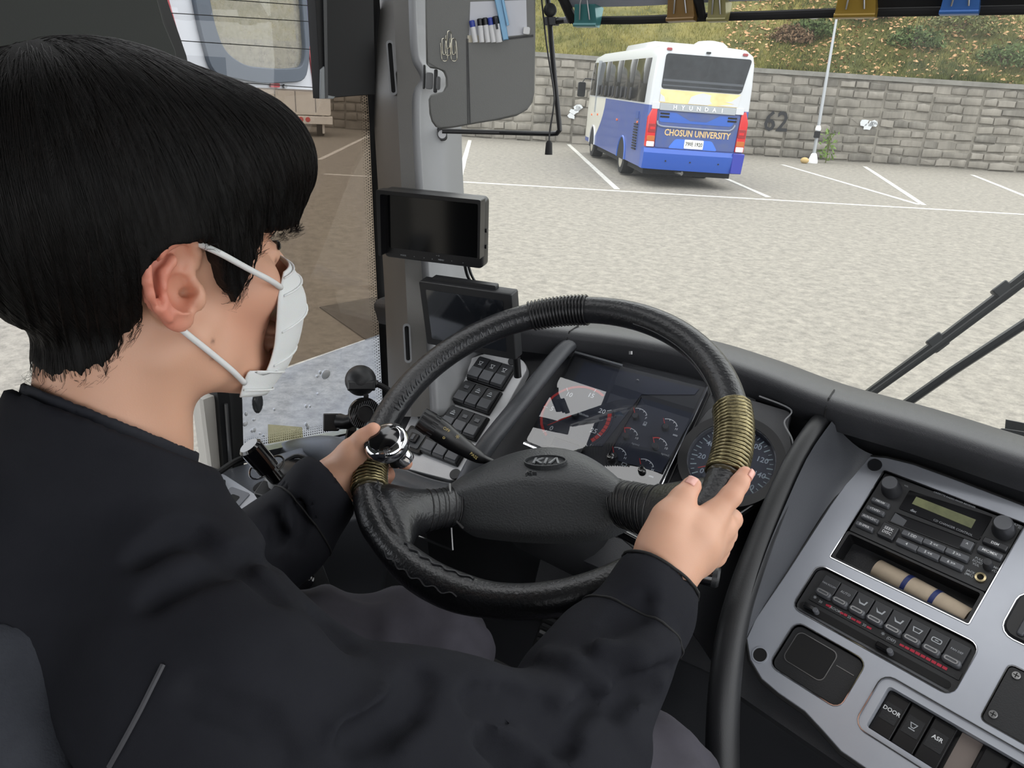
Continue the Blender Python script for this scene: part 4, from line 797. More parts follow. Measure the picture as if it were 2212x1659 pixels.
# --- heater panel
HV = thing('climate_control', 'dark heater control panel with eight buttons and two sliders below the storage pocket', 'climate control', CF.w(.1, -.2, -.02))
MB().rr(CF, -.0075, -.236, .1985, -.166, .011, -.03, -.006, .002).build('panel', m_rf, HV)
labels = ('FAN ROOM', 'AUTO', 0, 1, 2, 3, 4, 'FAN DEF'); bw = .0233
for k in range(8):
    u = .0065 + bw * (k + .5); b = MB().rr(CF, u - bw / 2 + .0006, -.1965, u + bw / 2 - .0006, -.1735, .0012, -.007, -.001, .001).build('button', M['buttondk'], HV); LOC[b.name] = LOC[HV.name]
    MB().rr(CF, u - bw / 2 + .0006, -.2035, u + bw / 2 - .0006, -.1945, .0042, -.007, .004, .003, 4).build('push_pad', M['button'], b)
    MB().ring(CF.sub(u, -.199, .004), rrect(-.0078, -.0026, .0078, .0026, .0025, 4), rrect(-.0062, -.0013, .0062, .0013, .0012, 4), -.001, .0009).build('pad_ring', M['steel'], b)
    mb = MB(); f2 = CF.sub(u, -.185, -.0009); t = labels[k]
    if isinstance(t, str): mb.text(f2, t, 0, 0, .0048 if len(t) < 6 else .0036, .0002)
    elif t == 3: mb.ring(f2, [(-.006, .003), (.006, .003), (.004, -.003), (-.004, -.003)], [(-.0045, .002), (.0045, .002), (.003, -.002), (-.003, -.002)], 0, .0003)
    elif t == 4: mb.ring(f2, rrect(-.006, -.003, .006, .003, .002, 3), rrect(-.005, -.002, .005, .002, .0015, 3), 0, .0003); mb.box(f2, -.002, -.0005, .002, .0005, 0, .0003)
    else: mb.poly(f2, [(-.006, .003), (-.002, -.001), (.003, -.001), (.004, .003), (.006, .003), (.004, -.003), (-.003, -.003)], 0, .0003)
    mb.build('symbol', M['print_'], b, fix=False)
MB().box(CF, .004, -.2145, .196, -.2045, -.007, -.0045).build('scale_strip', M['dark'], HV)
m_rd = mat('scale_red', (186, 44, 66), .5); mb = MB()
for a_, b__, n in ((.027, .034, 3), (.047, .057, 2), (.062, .076, 2), (.083, .090, 1), (.125, .182, 9)):
    for q in range(n): w_ = (b__ - a_) / n; MB().box(CF, a_ + q * w_, -.2112, a_ + q * w_ + w_ * .82, -.2112 + .0022 + .0012 * min(1, q / 3 + .3), -.0046, -.0038).build('scale_bar', m_rd, HV)
mb = MB()
for u, t in ((.010, '*'), (.019, '20'), (.0405, '(ROOM)'), (.0595, '25'), (.0795, '30'), (.103, '*'), (.1145, '(DEF)')): mb.text(CF, t, u, -.2100, .0048 if t != '*' else .010, -.0040, bold=.01)
mb.build('lettering', M['print_'], HV, fix=False)
MB().rr(CF, -.003, -.2300, .192, -.2205, .0045, -.007, -.0055).build('slider_slot', M['matte'], HV)
MB().rr(CF, -.004, -.2345, .194, -.2312, .0016, -.007, -.0048, .0008).build('slot_ledge', M['button'], HV)
for u in (.014, .113):
    s_ = MB().rr(CF, u - .009, -.2285, u + .009, -.2215, .001, -.008, .006, .002).build('slider', M['gloss'], HV); LOC[s_.name] = LOC[HV.name]
    MB().poly(CF, circ(u + .009, -.226, .0036, 16), -.002, .0085, .0008).build('slider_knob', M['button'], s_)
# --- ashtray, door switches, blank plate, round thing
AT = thing('ashtray', 'black square ashtray insert low on the console beside the door switches', 'ashtray', CF.w(.05, -.285, -.02))
MB().rr(CF, .0078, -.3182, .1042, -.2508, .0115, -.03, -.004, .002).build('insert', M['dark'], AT)
MB().ring(CF, rrect(.0155, -.302, .072, -.258, .008), rrect(.0165, -.301, .071, -.259, .0075), -.006, -.0032).build('recess_rim', M['steel'], AT); MB().rr(CF, .0165, -.301, .071, -.259, .0075, -.006, -.0037).build('recess', M['matte'], AT)
MB().box(CF, .076, -.2735, .099, -.2725, -.005, -.0032).build('crease', M['steel'], AT)
DSW = thing('door_switches', 'recessed black door switch bank in a silver bezel at the bottom of the console', 'switch panel', CF.w(.2, -.29, -.02))
MB().ring(CF, rrect(.1275, -.3245, .2995, -.2525, .0135), rrect(.138, -.318, .2995, -.262, .004), -.028, -.002).build('bezel', M['silver'], DSW, bevel=.001)
MB().rr(CF, .137, -.3195, .2995, -.2605, .003, -.034, -.020).build('switch_bed', M['black'], DSW)
for k, t in enumerate(('DOOR', 'icon', 'ASR')):
    u0 = .1385 + k * .0265; s_ = MB().rr(CF, u0, -.3165, u0 + .0255, -.2635, .001, -.021, -.013, .002).build('switch', M['black'], DSW); LOC[s_.name] = LOC[DSW.name]; f2 = CF.sub(u0 + .0127, -.287, -.0128)
    MB().rr(f2, -.0095, -.012, .0095, .010, .001, -.001, .0004).build('legend_plate', M['dark'], s_)
    if t == 'icon': icon(f2.sub(0, 0, .0006), 0, .0045).build('symbol', M['print_'], s_, fix=False)
    else: MB().text(f2, t, 0, .002, .0068, .0008, bold=.015).build('lettering', M['white'], s_, fix=False)
MB().rr(CF, .221, -.3165, .243, -.2625, .001, -.03, -.018).build('spacer', mat('tan_grey_spacer', (120, 110, 104), .7), DSW)
for k in range(2): MB().rr(CF, .2465 + k * .0265, -.3165, .272 + k * .0265, -.2635, .001, -.021, -.013, .002).build('switch', M['black'], DSW)
BP = thing('blank_plate', 'black blanking plate fixed with crosshead screws right of the heater panel', 'plate', CF.w(.30, -.2, -.02))
MB().rr(CF, .2327, -.2423, .3593, -.1707, .0055, -.02, -.001, .001).build('plate', M['dark'], BP)
for px, py in ((2195, 1459), (2145, 1543)):
    u, v = cpx(px, py); s_ = MB().poly(CF, circ(u, v, .0048, 16), -.002, .0012, .001).build('screw', M['steel'], BP); LOC[s_.name] = LOC[BP.name]
    mb = MB(); mb.box(CF, u - .003, v - .0005, u + .003, v + .0005, .0011, .0015); mb.box(CF, u - .0005, v - .003, u + .0005, v + .003, .0011, .0015); mb.build('screw_slot', M['matte'], s_)
AV = thing('air_vent', 'rounded black air vent at the right edge of the console', 'air vent', CF.w(.3, -.11, -.02))
MB().rr(CF, .2085, -.1415, .3595, -.0805, .0155, -.03, .004, .004).build('vent_body', M['black'], AV)
for k in range(3): MB().rr(CF, .224 + k * .012, -.136, .232 + k * .012, -.088, .003, .003, .008, .002).build('vane', M['dashsoft'], AV)
# --- satnav on the dash at the right edge
nf = Fr(P(2212, 950, 1.30), CR * 1 + CF_ * .35, CAM - P(2212, 950, 1.30)); nu = lambda px, py: nf.uv(px, py)
NV_ = thing('navigation_screen', 'black navigation screen standing on the dashboard at the right edge', 'screen', nf.o)
a = nu(2157, 928); b = nu(2149, 966); MB().poly(nf, roundpoly([nu(2161, 924), nu(2148, 975), nu(2400, 1090), nu(2400, 960)], .004), -.02, .0, .002).build('housing', M['black'], NV_)
MB().poly(nf, [nu(2175, 936), nu(2165, 978), nu(2400, 1080), nu(2400, 975)], -.001, .0008).build('screen', mat('blank_screen', (92, 104, 122), .12), NV_)
MB().poly(nf, [nu(2172, 905), nu(2170, 926), nu(2400, 975), nu(2400, 950)], -.03, -.012, .002).build('top_frame', M['black'], NV_)
# ================================================================== STEERING WHEEL
WC = np.array([-.4144, .7100, 1.9147]); _az, _el = math.radians(183.5), math.radians(61.0)
WN = np.array([math.sin(_az) * math.cos(_el), math.cos(_az) * math.cos(_el), math.sin(_el)])
WW = Fr(WC, (1, 0, 0), WN); RW, RT = .2165, .0180
def wth(px, py): u, v = WW.uv(px, py); return math.atan2(v, u)
def rim(t): return WC + RW * (math.cos(t) * WW.x + math.sin(t) * WW.y)
def hp(px, py, h): return plane(px, py, WC + WN * h, WN)
SW = thing('steering_wheel', 'large black leather-wrapped steering wheel with a padded hub held by the driver', 'steering wheel', WC)
def rimloop(ths, rr, n=14):
    L = []
    for t, r in zip(ths, rr):
        c = rim(t); er = math.cos(t) * WW.x + math.sin(t) * WW.y
        L.append([c + r * (math.cos(2 * PI * i / n) * er + math.sin(2 * PI * i / n) * WN) for i in range(n)])
    return L
T_ = np.linspace(0, 2 * PI, 161)[:-1]
def rr_at(t):
    r = RT
    for (px, py), w_, am in (((797, 1110), .16, .0032), ((930, 1262), .26, .0028)):
        d = (t - wth(px, py) + PI) % (2 * PI) - PI; r += am * math.exp(-(d / w_) ** 4)
    return r
MB().loops(rimloop(T_, [rr_at(t) for t in T_], 18), closed=True).build('rim', M['leather'], SW, sharp=180)
# seams and loosened leather edges
def rimcurve(p0, p1, ang, off=.0004, n=40, wob=0.0):
    t0, t1 = wth(*p0), wth(*p1); t1 = t0 + ((t1 - t0 + PI) % (2 * PI) - PI); out = []
    for k in range(n):
        t = t0 + (t1 - t0) * k / (n - 1); er = math.cos(t) * WW.x + math.sin(t) * WW.y; a = ang + wob * math.sin(k * .9) * .3; r = rr_at(t) + off
        out.append(rim(t) + r * (math.cos(a) * er + math.sin(a) * WN))
    return out
m_thread = mat('dark_thread', (40, 41, 44), .5)
MB().tube(rimcurve((770, 1040), (812, 1195), 2.3, .0002, 40, .5), .0011, 5).build('leather_seam', m_thread, SW); MB().tube(rimcurve((845, 1225), (1020, 1300), 2.2, .0004, 40, .3), .0013, 5).build('leather_seam', m_thread, SW)
MB().tube(rimcurve((830, 1205), (1010, 1280), 1.0, .0002, 40, .3), .0010, 5).build('leather_seam', m_thread, SW)
MB().tube(rimcurve((1400, 668), (1590, 850), 2.9, .0002, 40), .0009, 5).build('leather_seam', m_thread, SW)
mb = MB(); c0 = rimcurve((838, 890), (1150, 690), 2.75, .0004, 47); c1 = rimcurve((838, 890), (1150, 690), 2.35, .0006, 47)
for k in range(46):
    a, b = c0[k], c1[min(k + 1, 46)] if k % 2 else c1[k]
    mb.tube([a, (a + b) / 2 + WN * .0016, b], .0011, 5)
o = mb.build('lacing', mat('lacing_cord', (54, 55, 58), .35), SW); o['kind'] = 'stuff'
def coil(p0, p1, n, wire, mt, name='wire_coil', off=.0006):
    t0, t1 = wth(*p0), wth(*p1); t1 = t0 + ((t1 - t0 + PI) % (2 * PI) - PI); pts = []
    for k in range(n * 14 + 1):
        t = t0 + (t1 - t0) * k / (n * 14); er = math.cos(t) * WW.x + math.sin(t) * WW.y; a = 2 * PI * k / 14; r = rr_at(t) + wire * .7 + off
        pts.append(rim(t) + r * (math.cos(a) * er + math.sin(a) * WN))
    return MB().tube(pts, wire, 6).build(name, mt, SW, sharp=180)
coil((1147, 690), (1272, 668), 17, .0016, mat('black_cord', (22, 22, 24), .3))
m_gold = mat('gold_vinyl', (150, 140, 104), .22, metal=.75, c2=(92, 84, 60), cscale=90)
coil((1588, 880), (1572, 1030), 20, .0022, m_gold, 'gold_coil'); coil((795, 985), (800, 1062), 11, .0022, m_gold, 'gold_coil')
for p0, p1 in (((1590, 876), (1570, 1036)), ((793, 978), (801, 1066))):
    t0, t1 = wth(*p0), wth(*p1); t1 = t0 + ((t1 - t0 + PI) % (2 * PI) - PI); ts = np.linspace(t0, t1, 20)
    MB().loops(rimloop(ts, [rr_at(t) + .0006 for t in ts], 16)).build('vinyl_sleeve', mat('dark_vinyl', (70, 64, 48), .2), SW, sharp=180)
# hub pad
cols = [((968, 1052), (968, 1066), (988, 1134)), ((1008, 1023), (1012, 1051), (1008, 1143)), ((1060, 996), (1060, 1037), (1056, 1150)), ((1120, 975), (1120, 1028), (1118, 1155)), ((1180, 966), (1180, 1025), (1182, 1157)), ((1240, 974), (1240, 1030), (1240, 1155)), ((1290, 997), (1292, 1044), (1294, 1148)), ((1340, 1036), (1352, 1070), (1342, 1128))]
rows = []
for tp, cr, bt in cols:
    A = hp(*tp, -.085); Bc = hp(*cr, -.058); D = hp(*bt, -.092); md = (A + Bc) / 2 + WN * .007; m2 = (Bc * .75 + D * .25) + WN * .004 - WW.y * .002; m3 = (Bc * .35 + D * .65) + WN * .004
    rows.append([A - WN * .05, A - WN * .012, A, md, Bc, m2, m3, D, D - WN * .03 + WW.y * .008])
rows = np.array(rows); fine = np.stack([spline(rows[:, c], 40) for c in range(9)], 1)
fine = np.stack([spline(fine[r], 33) for r in range(40)], 0)
endl = [fine[0].mean(0)] * 33; endr = [fine[-1].mean(0)] * 33
MB().grid(np.concatenate([[endl], fine, [endr]])).build('hub_pad', M['hub'], SW, sharp=60)
HB_ = (hp(1180, 966, -.085) + hp(1180, 1025, -.058)) / 2; hn = np.cross(unit(hp(1290, 1044, -.058) - hp(1060, 1037, -.058)), unit(hp(1180, 966, -.085) - hp(1180, 1025, -.058))); hn = hn if hn @ WN > 0 else -hn
KF = Fr(plane(1178, 997, HB_ + hn * .0068, hn), hp(1290, 1020, -.06) - hp(1060, 1018, -.06), hn)
el = lambda a, b, n=36: [(a * math.cos(2 * PI * k / n), b * math.sin(2 * PI * k / n)) for k in range(n)]
bd = MB().ring(KF, el(.0275, .0145), el(.0258, .0130), -.006, .0022).build('badge_rim', M['hub'], SW); LOC[bd.name] = LOC[SW.name]
mb = MB(); mb.text(KF, 'KI', -.0065, -.0002, .019, .0006, bold=.012, ext=.0010, squash=1.15); mb.text(KF, '\u039b', .0125, -.0002, .019, .0006, bold=.012, ext=.0010, squash=1.15); mb.build('lettering', mat('badge_letters', (124, 127, 129), .4), bd, fix=False)
hf = KF.sub(-.008, -.033, .0035); mb = MB(); mb.ring(hf, rrect(-.004, -.002, .001, .002, .001, 3), rrect(-.0035, -.0015, .0005, .0015, .0008, 3), -.004, .0012); mb.poly(hf, [(-.007, -.004), (-.0062, -.004), (-.0045, 0), (-.0062, .004), (-.007, .004)], -.004, .0012); mb.box(hf, .001, -.0005, .006, .0005, -.004, .0012); mb.build('horn_symbol', M['hub'], SW)
# spokes
def ellipse_sec(c, ua, ub, a, b, n=18): return [c + a * math.cos(2 * PI * k / n) * ua + b * math.sin(2 * PI * k / n) * ub for k in range(n)]
def spoke(secs, wraps, mt):
    ctr = spline([s[0] for s in secs], 30); maj = spline([s[1] for s in secs], 30); ths = np.interp(np.linspace(0, 1, 30), np.linspace(0, 1, len(secs)), [s[2] for s in secs]); L = []
    for k in range(30):
        tg = unit(ctr[min(k + 1, 29)] - ctr[max(k - 1, 0)]); ua = maj[k]; ub = unit(np.cross(tg, ua)); L.append(ellipse_sec(ctr[k], unit(ua), ub, np.linalg.norm(ua), ths[k]))
    sp = MB().loops(L).build('spoke', M['leather'], SW, sharp=180); LOC[sp.name] = LOC[SW.name]
    for f, r in wraps:
        k = int(f * 29); q = np.array(L[k]); c = q.mean(0); q = c + (q - c) * 1.012; MB().tube(q, r, 5, closed=True).build('tape_edge', mt, sp, sharp=180)
def half(pa, pb, h): a, b = hp(*pa, h), hp(*pb, h); return (a + b) / 2, (a - b) / 2
c1_, h1_ = half((985, 1050), (992, 1132), -.075); c2_, h2_ = half((935, 1060), (945, 1142), -.050); c3_, h3_ = half((885, 1062), (900, 1155), -.025)
tL = wth(838, 1125); er = math.cos(tL) * WW.x + math.sin(tL) * WW.y; tg = -math.sin(tL) * WW.x + math.cos(tL) * WW.y
spoke([(c1_, h1_, .016), (c2_, h2_, .016), (c3_, h3_ * 1.1, .017), (rim(tL) - er * .016, -tg * .062, .017), (rim(tL) - er * .004, -tg * .060, .012)], [(.05, .0012), (.12, .0006), (.18, .0006), (.24, .0006), (.30, .0006), (.36, .0009)], M['black'])
MB().tube([hp(972, 1046, -.056), hp(973, 1075, -.052), hp(985, 1125, -.066), hp(1000, 1140, -.08)], .0016, 6).build('trim_wire', M['steel'], SW)
c1_, h1_ = half((1342, 1042), (1338, 1135), -.078); c2_, h2_ = half((1385, 1045), (1372, 1150), -.055); c3_, h3_ = half((1425, 1050), (1405, 1170), -.028)
tR = wth(1478, 1120); er = math.cos(tR) * WW.x + math.sin(tR) * WW.y; tg = -math.sin(tR) * WW.x + math.cos(tR) * WW.y
spoke([(c1_, h1_ * 1.06, .020), (c2_, h2_, .018), (c3_, h3_, .018), (rim(tR) - er * .016, tg * .058, .016), (rim(tR) - er * .004, tg * .056, .012)], [(x, .0011) for x in (.02, .07, .12, .17, .22, .27, .32, .37, .42, .48, .54)], M['black'])
# spinner knob clamped on the rim
KN = thing('spinner_knob', 'chrome and black spinner knob clamped on the left of the steering wheel rim', 'knob', hp(838, 975, .02))
ka = unit(WN + .06 * WW.x); kc = hp(838, 962, .034); kf = Fr(kc, (1, 0, 0), ka)
MB().lathe(kf, [(.012, -.020), (.015, -.012), (.020, -.010), (.0262, -.003), (.0272, .004), (.0258, .010), (.0222, .0135), (.0185, .0145)], 40).build('chrome_ring', M['chrome'], KN)
MB().lathe(kf, [(.0192, .012), (.0190, .0150), (.0160, .0166), (.009, .0178), (.001, .0182)], 36).build('black_dome', M['gloss'], KN)
for a in (PI * .5, PI * 1.25, PI * 1.75):
    for s_ in (-.10, 0, .10): q = [kf.w(r * math.cos(a + s_), r * math.sin(a + s_), h) for r, h in ((.0188, .0150), (.0224, .0139), (.0255, .0108))]; MB().tube(q, .0006, 5).build('groove', M['black'], KN)
MB().lathe(kf, [(.009, -.034), (.008, -.020), (.011, -.016)], 20).build('stem', M['black'], KN)
tk = wth(806, 985); ck = rim(tk); erk = math.cos(tk) * WW.x + math.sin(tk) * WW.y; tgk = -math.sin(tk) * WW.x + math.cos(tk) * WW.y
cf_ = Fr(ck, erk, tgk); MB().ring(cf_, circ(0, 0, RT + .0055, 30), circ(0, 0, RT + .0015, 30), -.008, .008).build('clamp_band', M['chrome'], KN)
MB().rr(Fr(ck - erk * .010 + WN * (RT + .002), erk, WN), -.014, -.010, .020, .010, .003, -.004, .010, .002).build('clamp_block', M['chrome'], KN)
mb = MB(); b0 = ck - erk * .008 + WN * (RT + .012)
for i in range(5):
    for j in range(4): mb.ball(b0 + erk * (i - 2) * .0045 + tgk * (j - 1.5) * .0045, .0021, 8, 5)
o = mb.build('knurling', M['chrome'], KN); o['kind'] = 'stuff'
ck2 = hp(866, 984, .004); MB().lathe(Fr(ck2, (1, 0, 0), unit(WN - .3 * WW.x)), [(.008, -.012), (.0125, -.010), (.0135, -.004), (.0125, .004), (.010, .006), (.009, .012)], 26).build('clamp_screw', M['chrome'], KN)
# column and stalks
SC_ = thing('steering_column', 'black steering column shroud behind the hub', 'steering column', (-.42, .85, 1.3))
MB().tube([hp(1165, 1075, -.11), hp(1170, 1100, -.19), np.array([-.42, 1.0, 1.60])], [.050, .062, .075], 24).build('shroud', M['dark'], SC_)
MB().tube([np.array([-.42, .97, 1.64]), np.array([-.42, 1.08, 1.1])], .05, 16).build('shaft_cover', M['black'], SC_)
def Dp(px, py, d): return P(px, py, d)
ST = thing('light_stalk', 'black light switch stalk with white symbols in front of the silver switch panel', 'stalk', Dp(1050, 995, 1.02))
pts_ = [Dp(1085, 1010, 1.03), Dp(1050, 994, 1.02), Dp(1030, 985, 1.015), Dp(985, 956, 1.005), Dp(955, 934, 1.0), Dp(930, 917, .997), Dp(908, 903, .995)]
MB().tube(spline(pts_, 30), np.interp(np.linspace(0, 6, 30), range(7), [.005, .0055, .009, .0135, .0155, .0155, .0140]), 18).build('stalk_body', M['black'], ST)
MB().tube([pts_[5], pts_[6], pts_[6] * 2 - pts_[5]][:2], [.0163, .0150], 22).build('grip_ring', M['black'], ST)
ax = unit(pts_[6] - pts_[4]); vw = unit(CAM - pts_[4]); si = unit(np.cross(ax, vw)); nn = unit(np.cross(si, ax)); nn = nn if nn @ vw > 0 else -nn
for k in range(7):
    a = (k - 3) * .36; d_ = math.cos(a) * nn + math.sin(a) * si; MB().tube([pts_[5] * .6 + pts_[4] * .4 + d_ * .0158, pts_[6] + d_ * .0146], .0009, 5).build('rib', M['buttondk'], ST)
sf = Fr(pts_[4] + nn * .0158, -ax, nn); m_yel = mat('pale_yellow_print', (196, 176, 110), .6)
mb = MB(); mb.text(sf, 'OFF', .001, .006, .0055, .0002); mb.text(sf, '*', .018, .004, .012, .0); mb.text(sf, 'o', .004, -.004, .007, .0); mb.build('lettering', m_yel, ST, fix=False)
s2 = Fr(pts_[3] * .35 + pts_[2] * .65 + nn * .0118, -ax, nn); mb = MB(); mb.text(s2, 'PASS', .006, -.002, .0056, .0002, rot=-.1); mb.text(s2, 'oo', -.012, .003, .0056, .0006); mb.build('lettering', m_yel, ST, fix=False)
S2 = thing('wiper_stalk', 'black wiper stalk sticking out below the driver\'s right hand', 'stalk', Dp(1400, 1180, 1.0))
pts_ = [Dp(1320, 1140, .98), Dp(1380, 1172, .965), Dp(1450, 1210, .95), Dp(1510, 1238, .94), Dp(1545, 1246, .935)]
MB().tube(spline(pts_, 24), np.interp(np.linspace(0, 4, 24), range(5), [.006, .0065, .010, .0125, .0125]), 16).build('stalk_body', M['gloss'], S2)
MB().lathe(Fr(pts_[4], (0, 0, 1), pts_[4] - pts_[3]), [(.0128, -.004), (.0130, .002), (.011, .005), (.001, .0055)], 20).build('end_button', M['dark'], S2)
for i, (p, q) in enumerate((((1310, 1150), (1375, 1185)),)): MB().tube([Dp(*p, .99), Dp(1345, 1160, .985), Dp(*q, .98)], .003, 6).build('spring_wire', M['steel'], S2)

# ================================================================== MONITORS ON THE PILLAR
def scaled(o, x, n, k): o = np.array(o); return Fr(CAM + (o - CAM) * k, x, n)
mf = scaled((-.948, 1.013, 2.113), (.961, .276, -.004), (.275, -.96, -.054), .89); mw, mh = .169, .1085
MN = thing('monitor', 'black hooded monitor with an off screen, upper of the two on the window pillar', 'monitor', mf.w(mw / 2, -mh, -.02))
MB().rr(mf, 0, -mh, mw, 0, .008, -.022, 0, .003).build('housing', M['black'], MN)
mb = MB(); mb.plate(mf, roundpoly([(-.001, -mh + .006), (.004, -mh + .006), (.006, -.005), (mw - .003, -.005), (mw - .003, -mh + .020), (mw + .001, -mh + .020), (mw + .001, .001), (-.001, .001)], .003, 3), [], -.002, .018); mb.build('sun_hood', M['black'], MN)
MB().rr(mf, .010, -mh + .017, mw - .008, -.009, .002, -.001, .001).build('screen', mat('off_screen', (5, 6, 8), .08, spec=.4), MN)
mb = MB()
for u, t in ((.034, 'MODE'), (.053, '<'), (.070, '>'), (.084, 'o'), (.099, 'MENU'), (.117, '^'), (.136, 'v')): mb.text(mf, t, u, -mh + .0065, .0035, .0003)
mb.text(mf, '-- o', .094, -mh + .0135, .004, .0016); mb.build('lettering', M['print_'], MN, fix=False)
for v in (-.05, -.075): MB().rr(Fr(mf.w(mw, v, -.010), mf.y, mf.x), -.003, -.003, .003, .003, .001, -.001, .0025).build('side_button', M['black'], MN)
MB().tube(spline([mf.w(.135, -mh, -.01), mf.w(.140, -mh - .02, -.012), mf.w(.152, -mh - .04, -.02)], 10), .0025, 6).build('cable', M['black'], MN); MB().tube(spline([mf.w(.141, -mh, -.01), mf.w(.147, -mh - .018, -.012), mf.w(.158, -mh - .04, -.02)], 10), .0022, 6).build('cable', M['black'], MN)
MB().rr(Fr(mf.w(mw * .5, -mh * .5, -.02), mf.x, -mf.n), -.02, -.02, .02, .02, .004, 0, .03).build('mount', M['black'], MN)
mf2 = scaled((-.839, .983, 1.973), (.994, .107, .035), (.111, -.979, -.172), .89); mw, mh = .160, .107
M2 = thing('monitor', 'black framed monitor with a reflecting grey screen, lower one behind the wheel rim', 'monitor', mf2.w(mw / 2, -mh, -.02))
MB().rr(mf2, 0, -mh, mw, 0, .003, -.020, 0, .002).build('housing', M['dark'], M2)
MB().rr(mf2, .012, -mh + .012, mw - .015, -.012, .002, -.001, .0006).build('screen', mat('glossy_screen', (34, 37, 42), .05, spec=.9, coat=.5), M2)
MB().rr(mf2, .02, -.002, mw - .03, .006, .002, -.018, -.008).build('top_bracket', M['dark'], M2); MB().tube([mf2.w(mw - .006, -mh, -.012), mf2.w(mw - .006, -mh - .035, -.012)], .006, 12).build('foot', M['black'], M2)

# ================================================================== SUN VISOR AND WHAT IT HOLDS
vf = Fr(P(1040, 130, 1.02), CR * 1.0 + CF_ * .20, CAM - P(1040, 130, 1.02)); v_ = lambda px, py: vf.uv(px, py)
VS = thing('sun_visor', 'grey folded-down sun visor with a stitched pocket beside the window pillar', 'sun visor', vf.o)
m_vis = mat('visor_vinyl', (104, 105, 102), .42, bump=.12, bscale=800)
vout = [v_(*p) for p in ((918, -120), (919, 20), (921, 138), (930, 147), (948, 150), (958, 155), (963, 168), (963, 185), (957, 198), (945, 201), (930, 204), (926, 215), (928, 245), (933, 262), (941, 273), (952, 278), (975, 276), (1030, 266), (1080, 258), (1115, 250), (1138, 237), (1150, 220), (1154, 200), (1156, 60), (1155, -120))]
mb = MB(); mb.plate(vf, vout, [], -.002, .008); mb.plate(Fr(vf.o, -vf.x, -vf.n), [(-a, b) for a, b in vout], [], -.002, .008); mb.build('panel', m_vis, VS, sharp=60, bevel=.003)
for pk_ in (((1012, 82), (1085, 80), (1150, 73), (1150, 200), (1145, 220), (1133, 234), (1112, 245), (1078, 253), (1016, 264)), ((924, 84), (1008, 82), (1010, 265), (975, 271), (952, 273), (943, 268), (936, 258), (932, 240), (930, 215), (935, 207), (960, 198), (968, 185), (968, 168), (962, 152), (946, 146), (926, 134))):
    q = [v_(*p) for p in pk_]; MB().plate(vf, q, [], .006, .0094).build('pocket', m_vis, VS, sharp=30)
mb = MB()
for k in range(46):
    t = k / 45; u, v = v_(1083 + 68 * t, 83 - 8 * t); mb.tube([vf.w(u, v, .0098), vf.w(u, v - .0028, .0100)], .00035, 4)
o = mb.build('stitching', M['dark'], VS); o['kind'] = 'stuff'
for a, b in (((1011, 84), (1016, 266)), ((1008, 84), (1011, 266))): MB().tube([vf.w(*v_(*a), .0096), vf.w(*v_(*b), .0096)], .0007, 4).build('seam', M['dark'], VS)
VC = thing('visor_clip', 'grey plastic hinge clip holding the sun visor to the window pillar', 'clip', P(940, 172, 1.06))
cfm = Fr(P(938, 172, 1.06), CR + CF_ * .2, CAM - P(938, 172, 1.06)); c_ = lambda px, py: cfm.uv(px, py)
def crect(x0, y0, x1, y1, r, h0, h1, nm, mt, ch=.001): a, b = c_(x0, y1), c_(x1, y0); MB().rr(cfm, a[0], a[1], b[0], b[1], r, h0, h1, ch).build(nm, mt, VC)
crect(913, 140, 919, 192, .001, -.06, .004, 'base_plate', M['dark']); crect(919, 157, 936, 192, .003, -.05, .006, 'hinge_block', M['trim']); crect(936, 150, 946, 200, .002, -.02, .012, 'pin', M['dark']); crect(942, 165, 952, 194, .003, -.01, .016, 'catch', M['trim'])
# things in the pocket
PP = MB().poly(vf, [v_(1016, 5), v_(1136, 1), v_(1138, 78), v_(1013, 90)], .0082, .0089).build('note_card', mat('white_paper', (196, 198, 204), .7)); tag(PP, 'white sheet of paper tucked in the sun visor pocket behind the markers', 'paper')
cd = MB().poly(vf, [v_(1010, 77), v_(1082, 76), v_(1082, 92), v_(1010, 92)], .0088, .0096).build('card', mat('cream_card', (196, 190, 172), .7)); tag(cd, 'cream card edge sticking out of the sun visor pocket below the markers', 'card')
m_mk = mat('marker_white', (206, 207, 208), .4); m_bl = mat('marker_blue', (44, 62, 150), .4)
mk_lab = ['leftmost white marker with a blue cap in the sun visor pocket', 'white marker with a black cap, second from the left in the visor pocket', 'white marker with a black cap, middle of the five in the visor pocket', 'white marker with a dark blue cap, fourth from the left in the visor pocket', 'fat black-topped marker beside the light blue pen in the visor pocket']
for i, (x0, y0, x1, y1, cap) in enumerate(((1019, 45, 1027, 92, m_bl), (1036, 41, 1041, 92, M['black']), (1047, 39, 1054, 92, M['black']), (1058, 39, 1066, 92, m_bl), (1069, 36, 1078, 92, M['black']))):
    a, b = vf.w(*v_(x0, y0), .0125), vf.w(*v_(x1, y1), .0125); ml = thing('marker_pen', mk_lab[i], 'marker', b, 'markers in the visor pocket'); r = .0036 if i < 4 else .0044
    c = a * .70 + b * .30; MB().tube([c, b], r, 12).build('barrel', m_mk, ml); MB().tube([a, a * .97 + b * .03, c], [r * .7, r, r], 12).build('cap', cap, ml)
    if i == 4: MB().tube([a * .9 + b * .1 + vf.n * .005, a * .5 + b * .5 + vf.n * .005], .0015, 6).build('pocket_clip', M['black'], ml)
lb = thing('blue_pen', 'light blue flat pen standing tall in the sun visor pocket', 'pen', vf.w(*v_(1090, 90), .012)); m_lb = mat('light_blue_plastic', (120, 170, 205), .35)
q = [v_(1066, -8), v_(1082, -10), v_(1098, 86), v_(1086, 88)]; MB().poly(vf, q, .0098, .0155, .002).build('body', m_lb, lb); MB().poly(vf, [v_(1080, -10), v_(1086, -10), v_(1099, 55), v_(1094, 58)], .015, .0185, .001).build('clip', m_lb, lb)
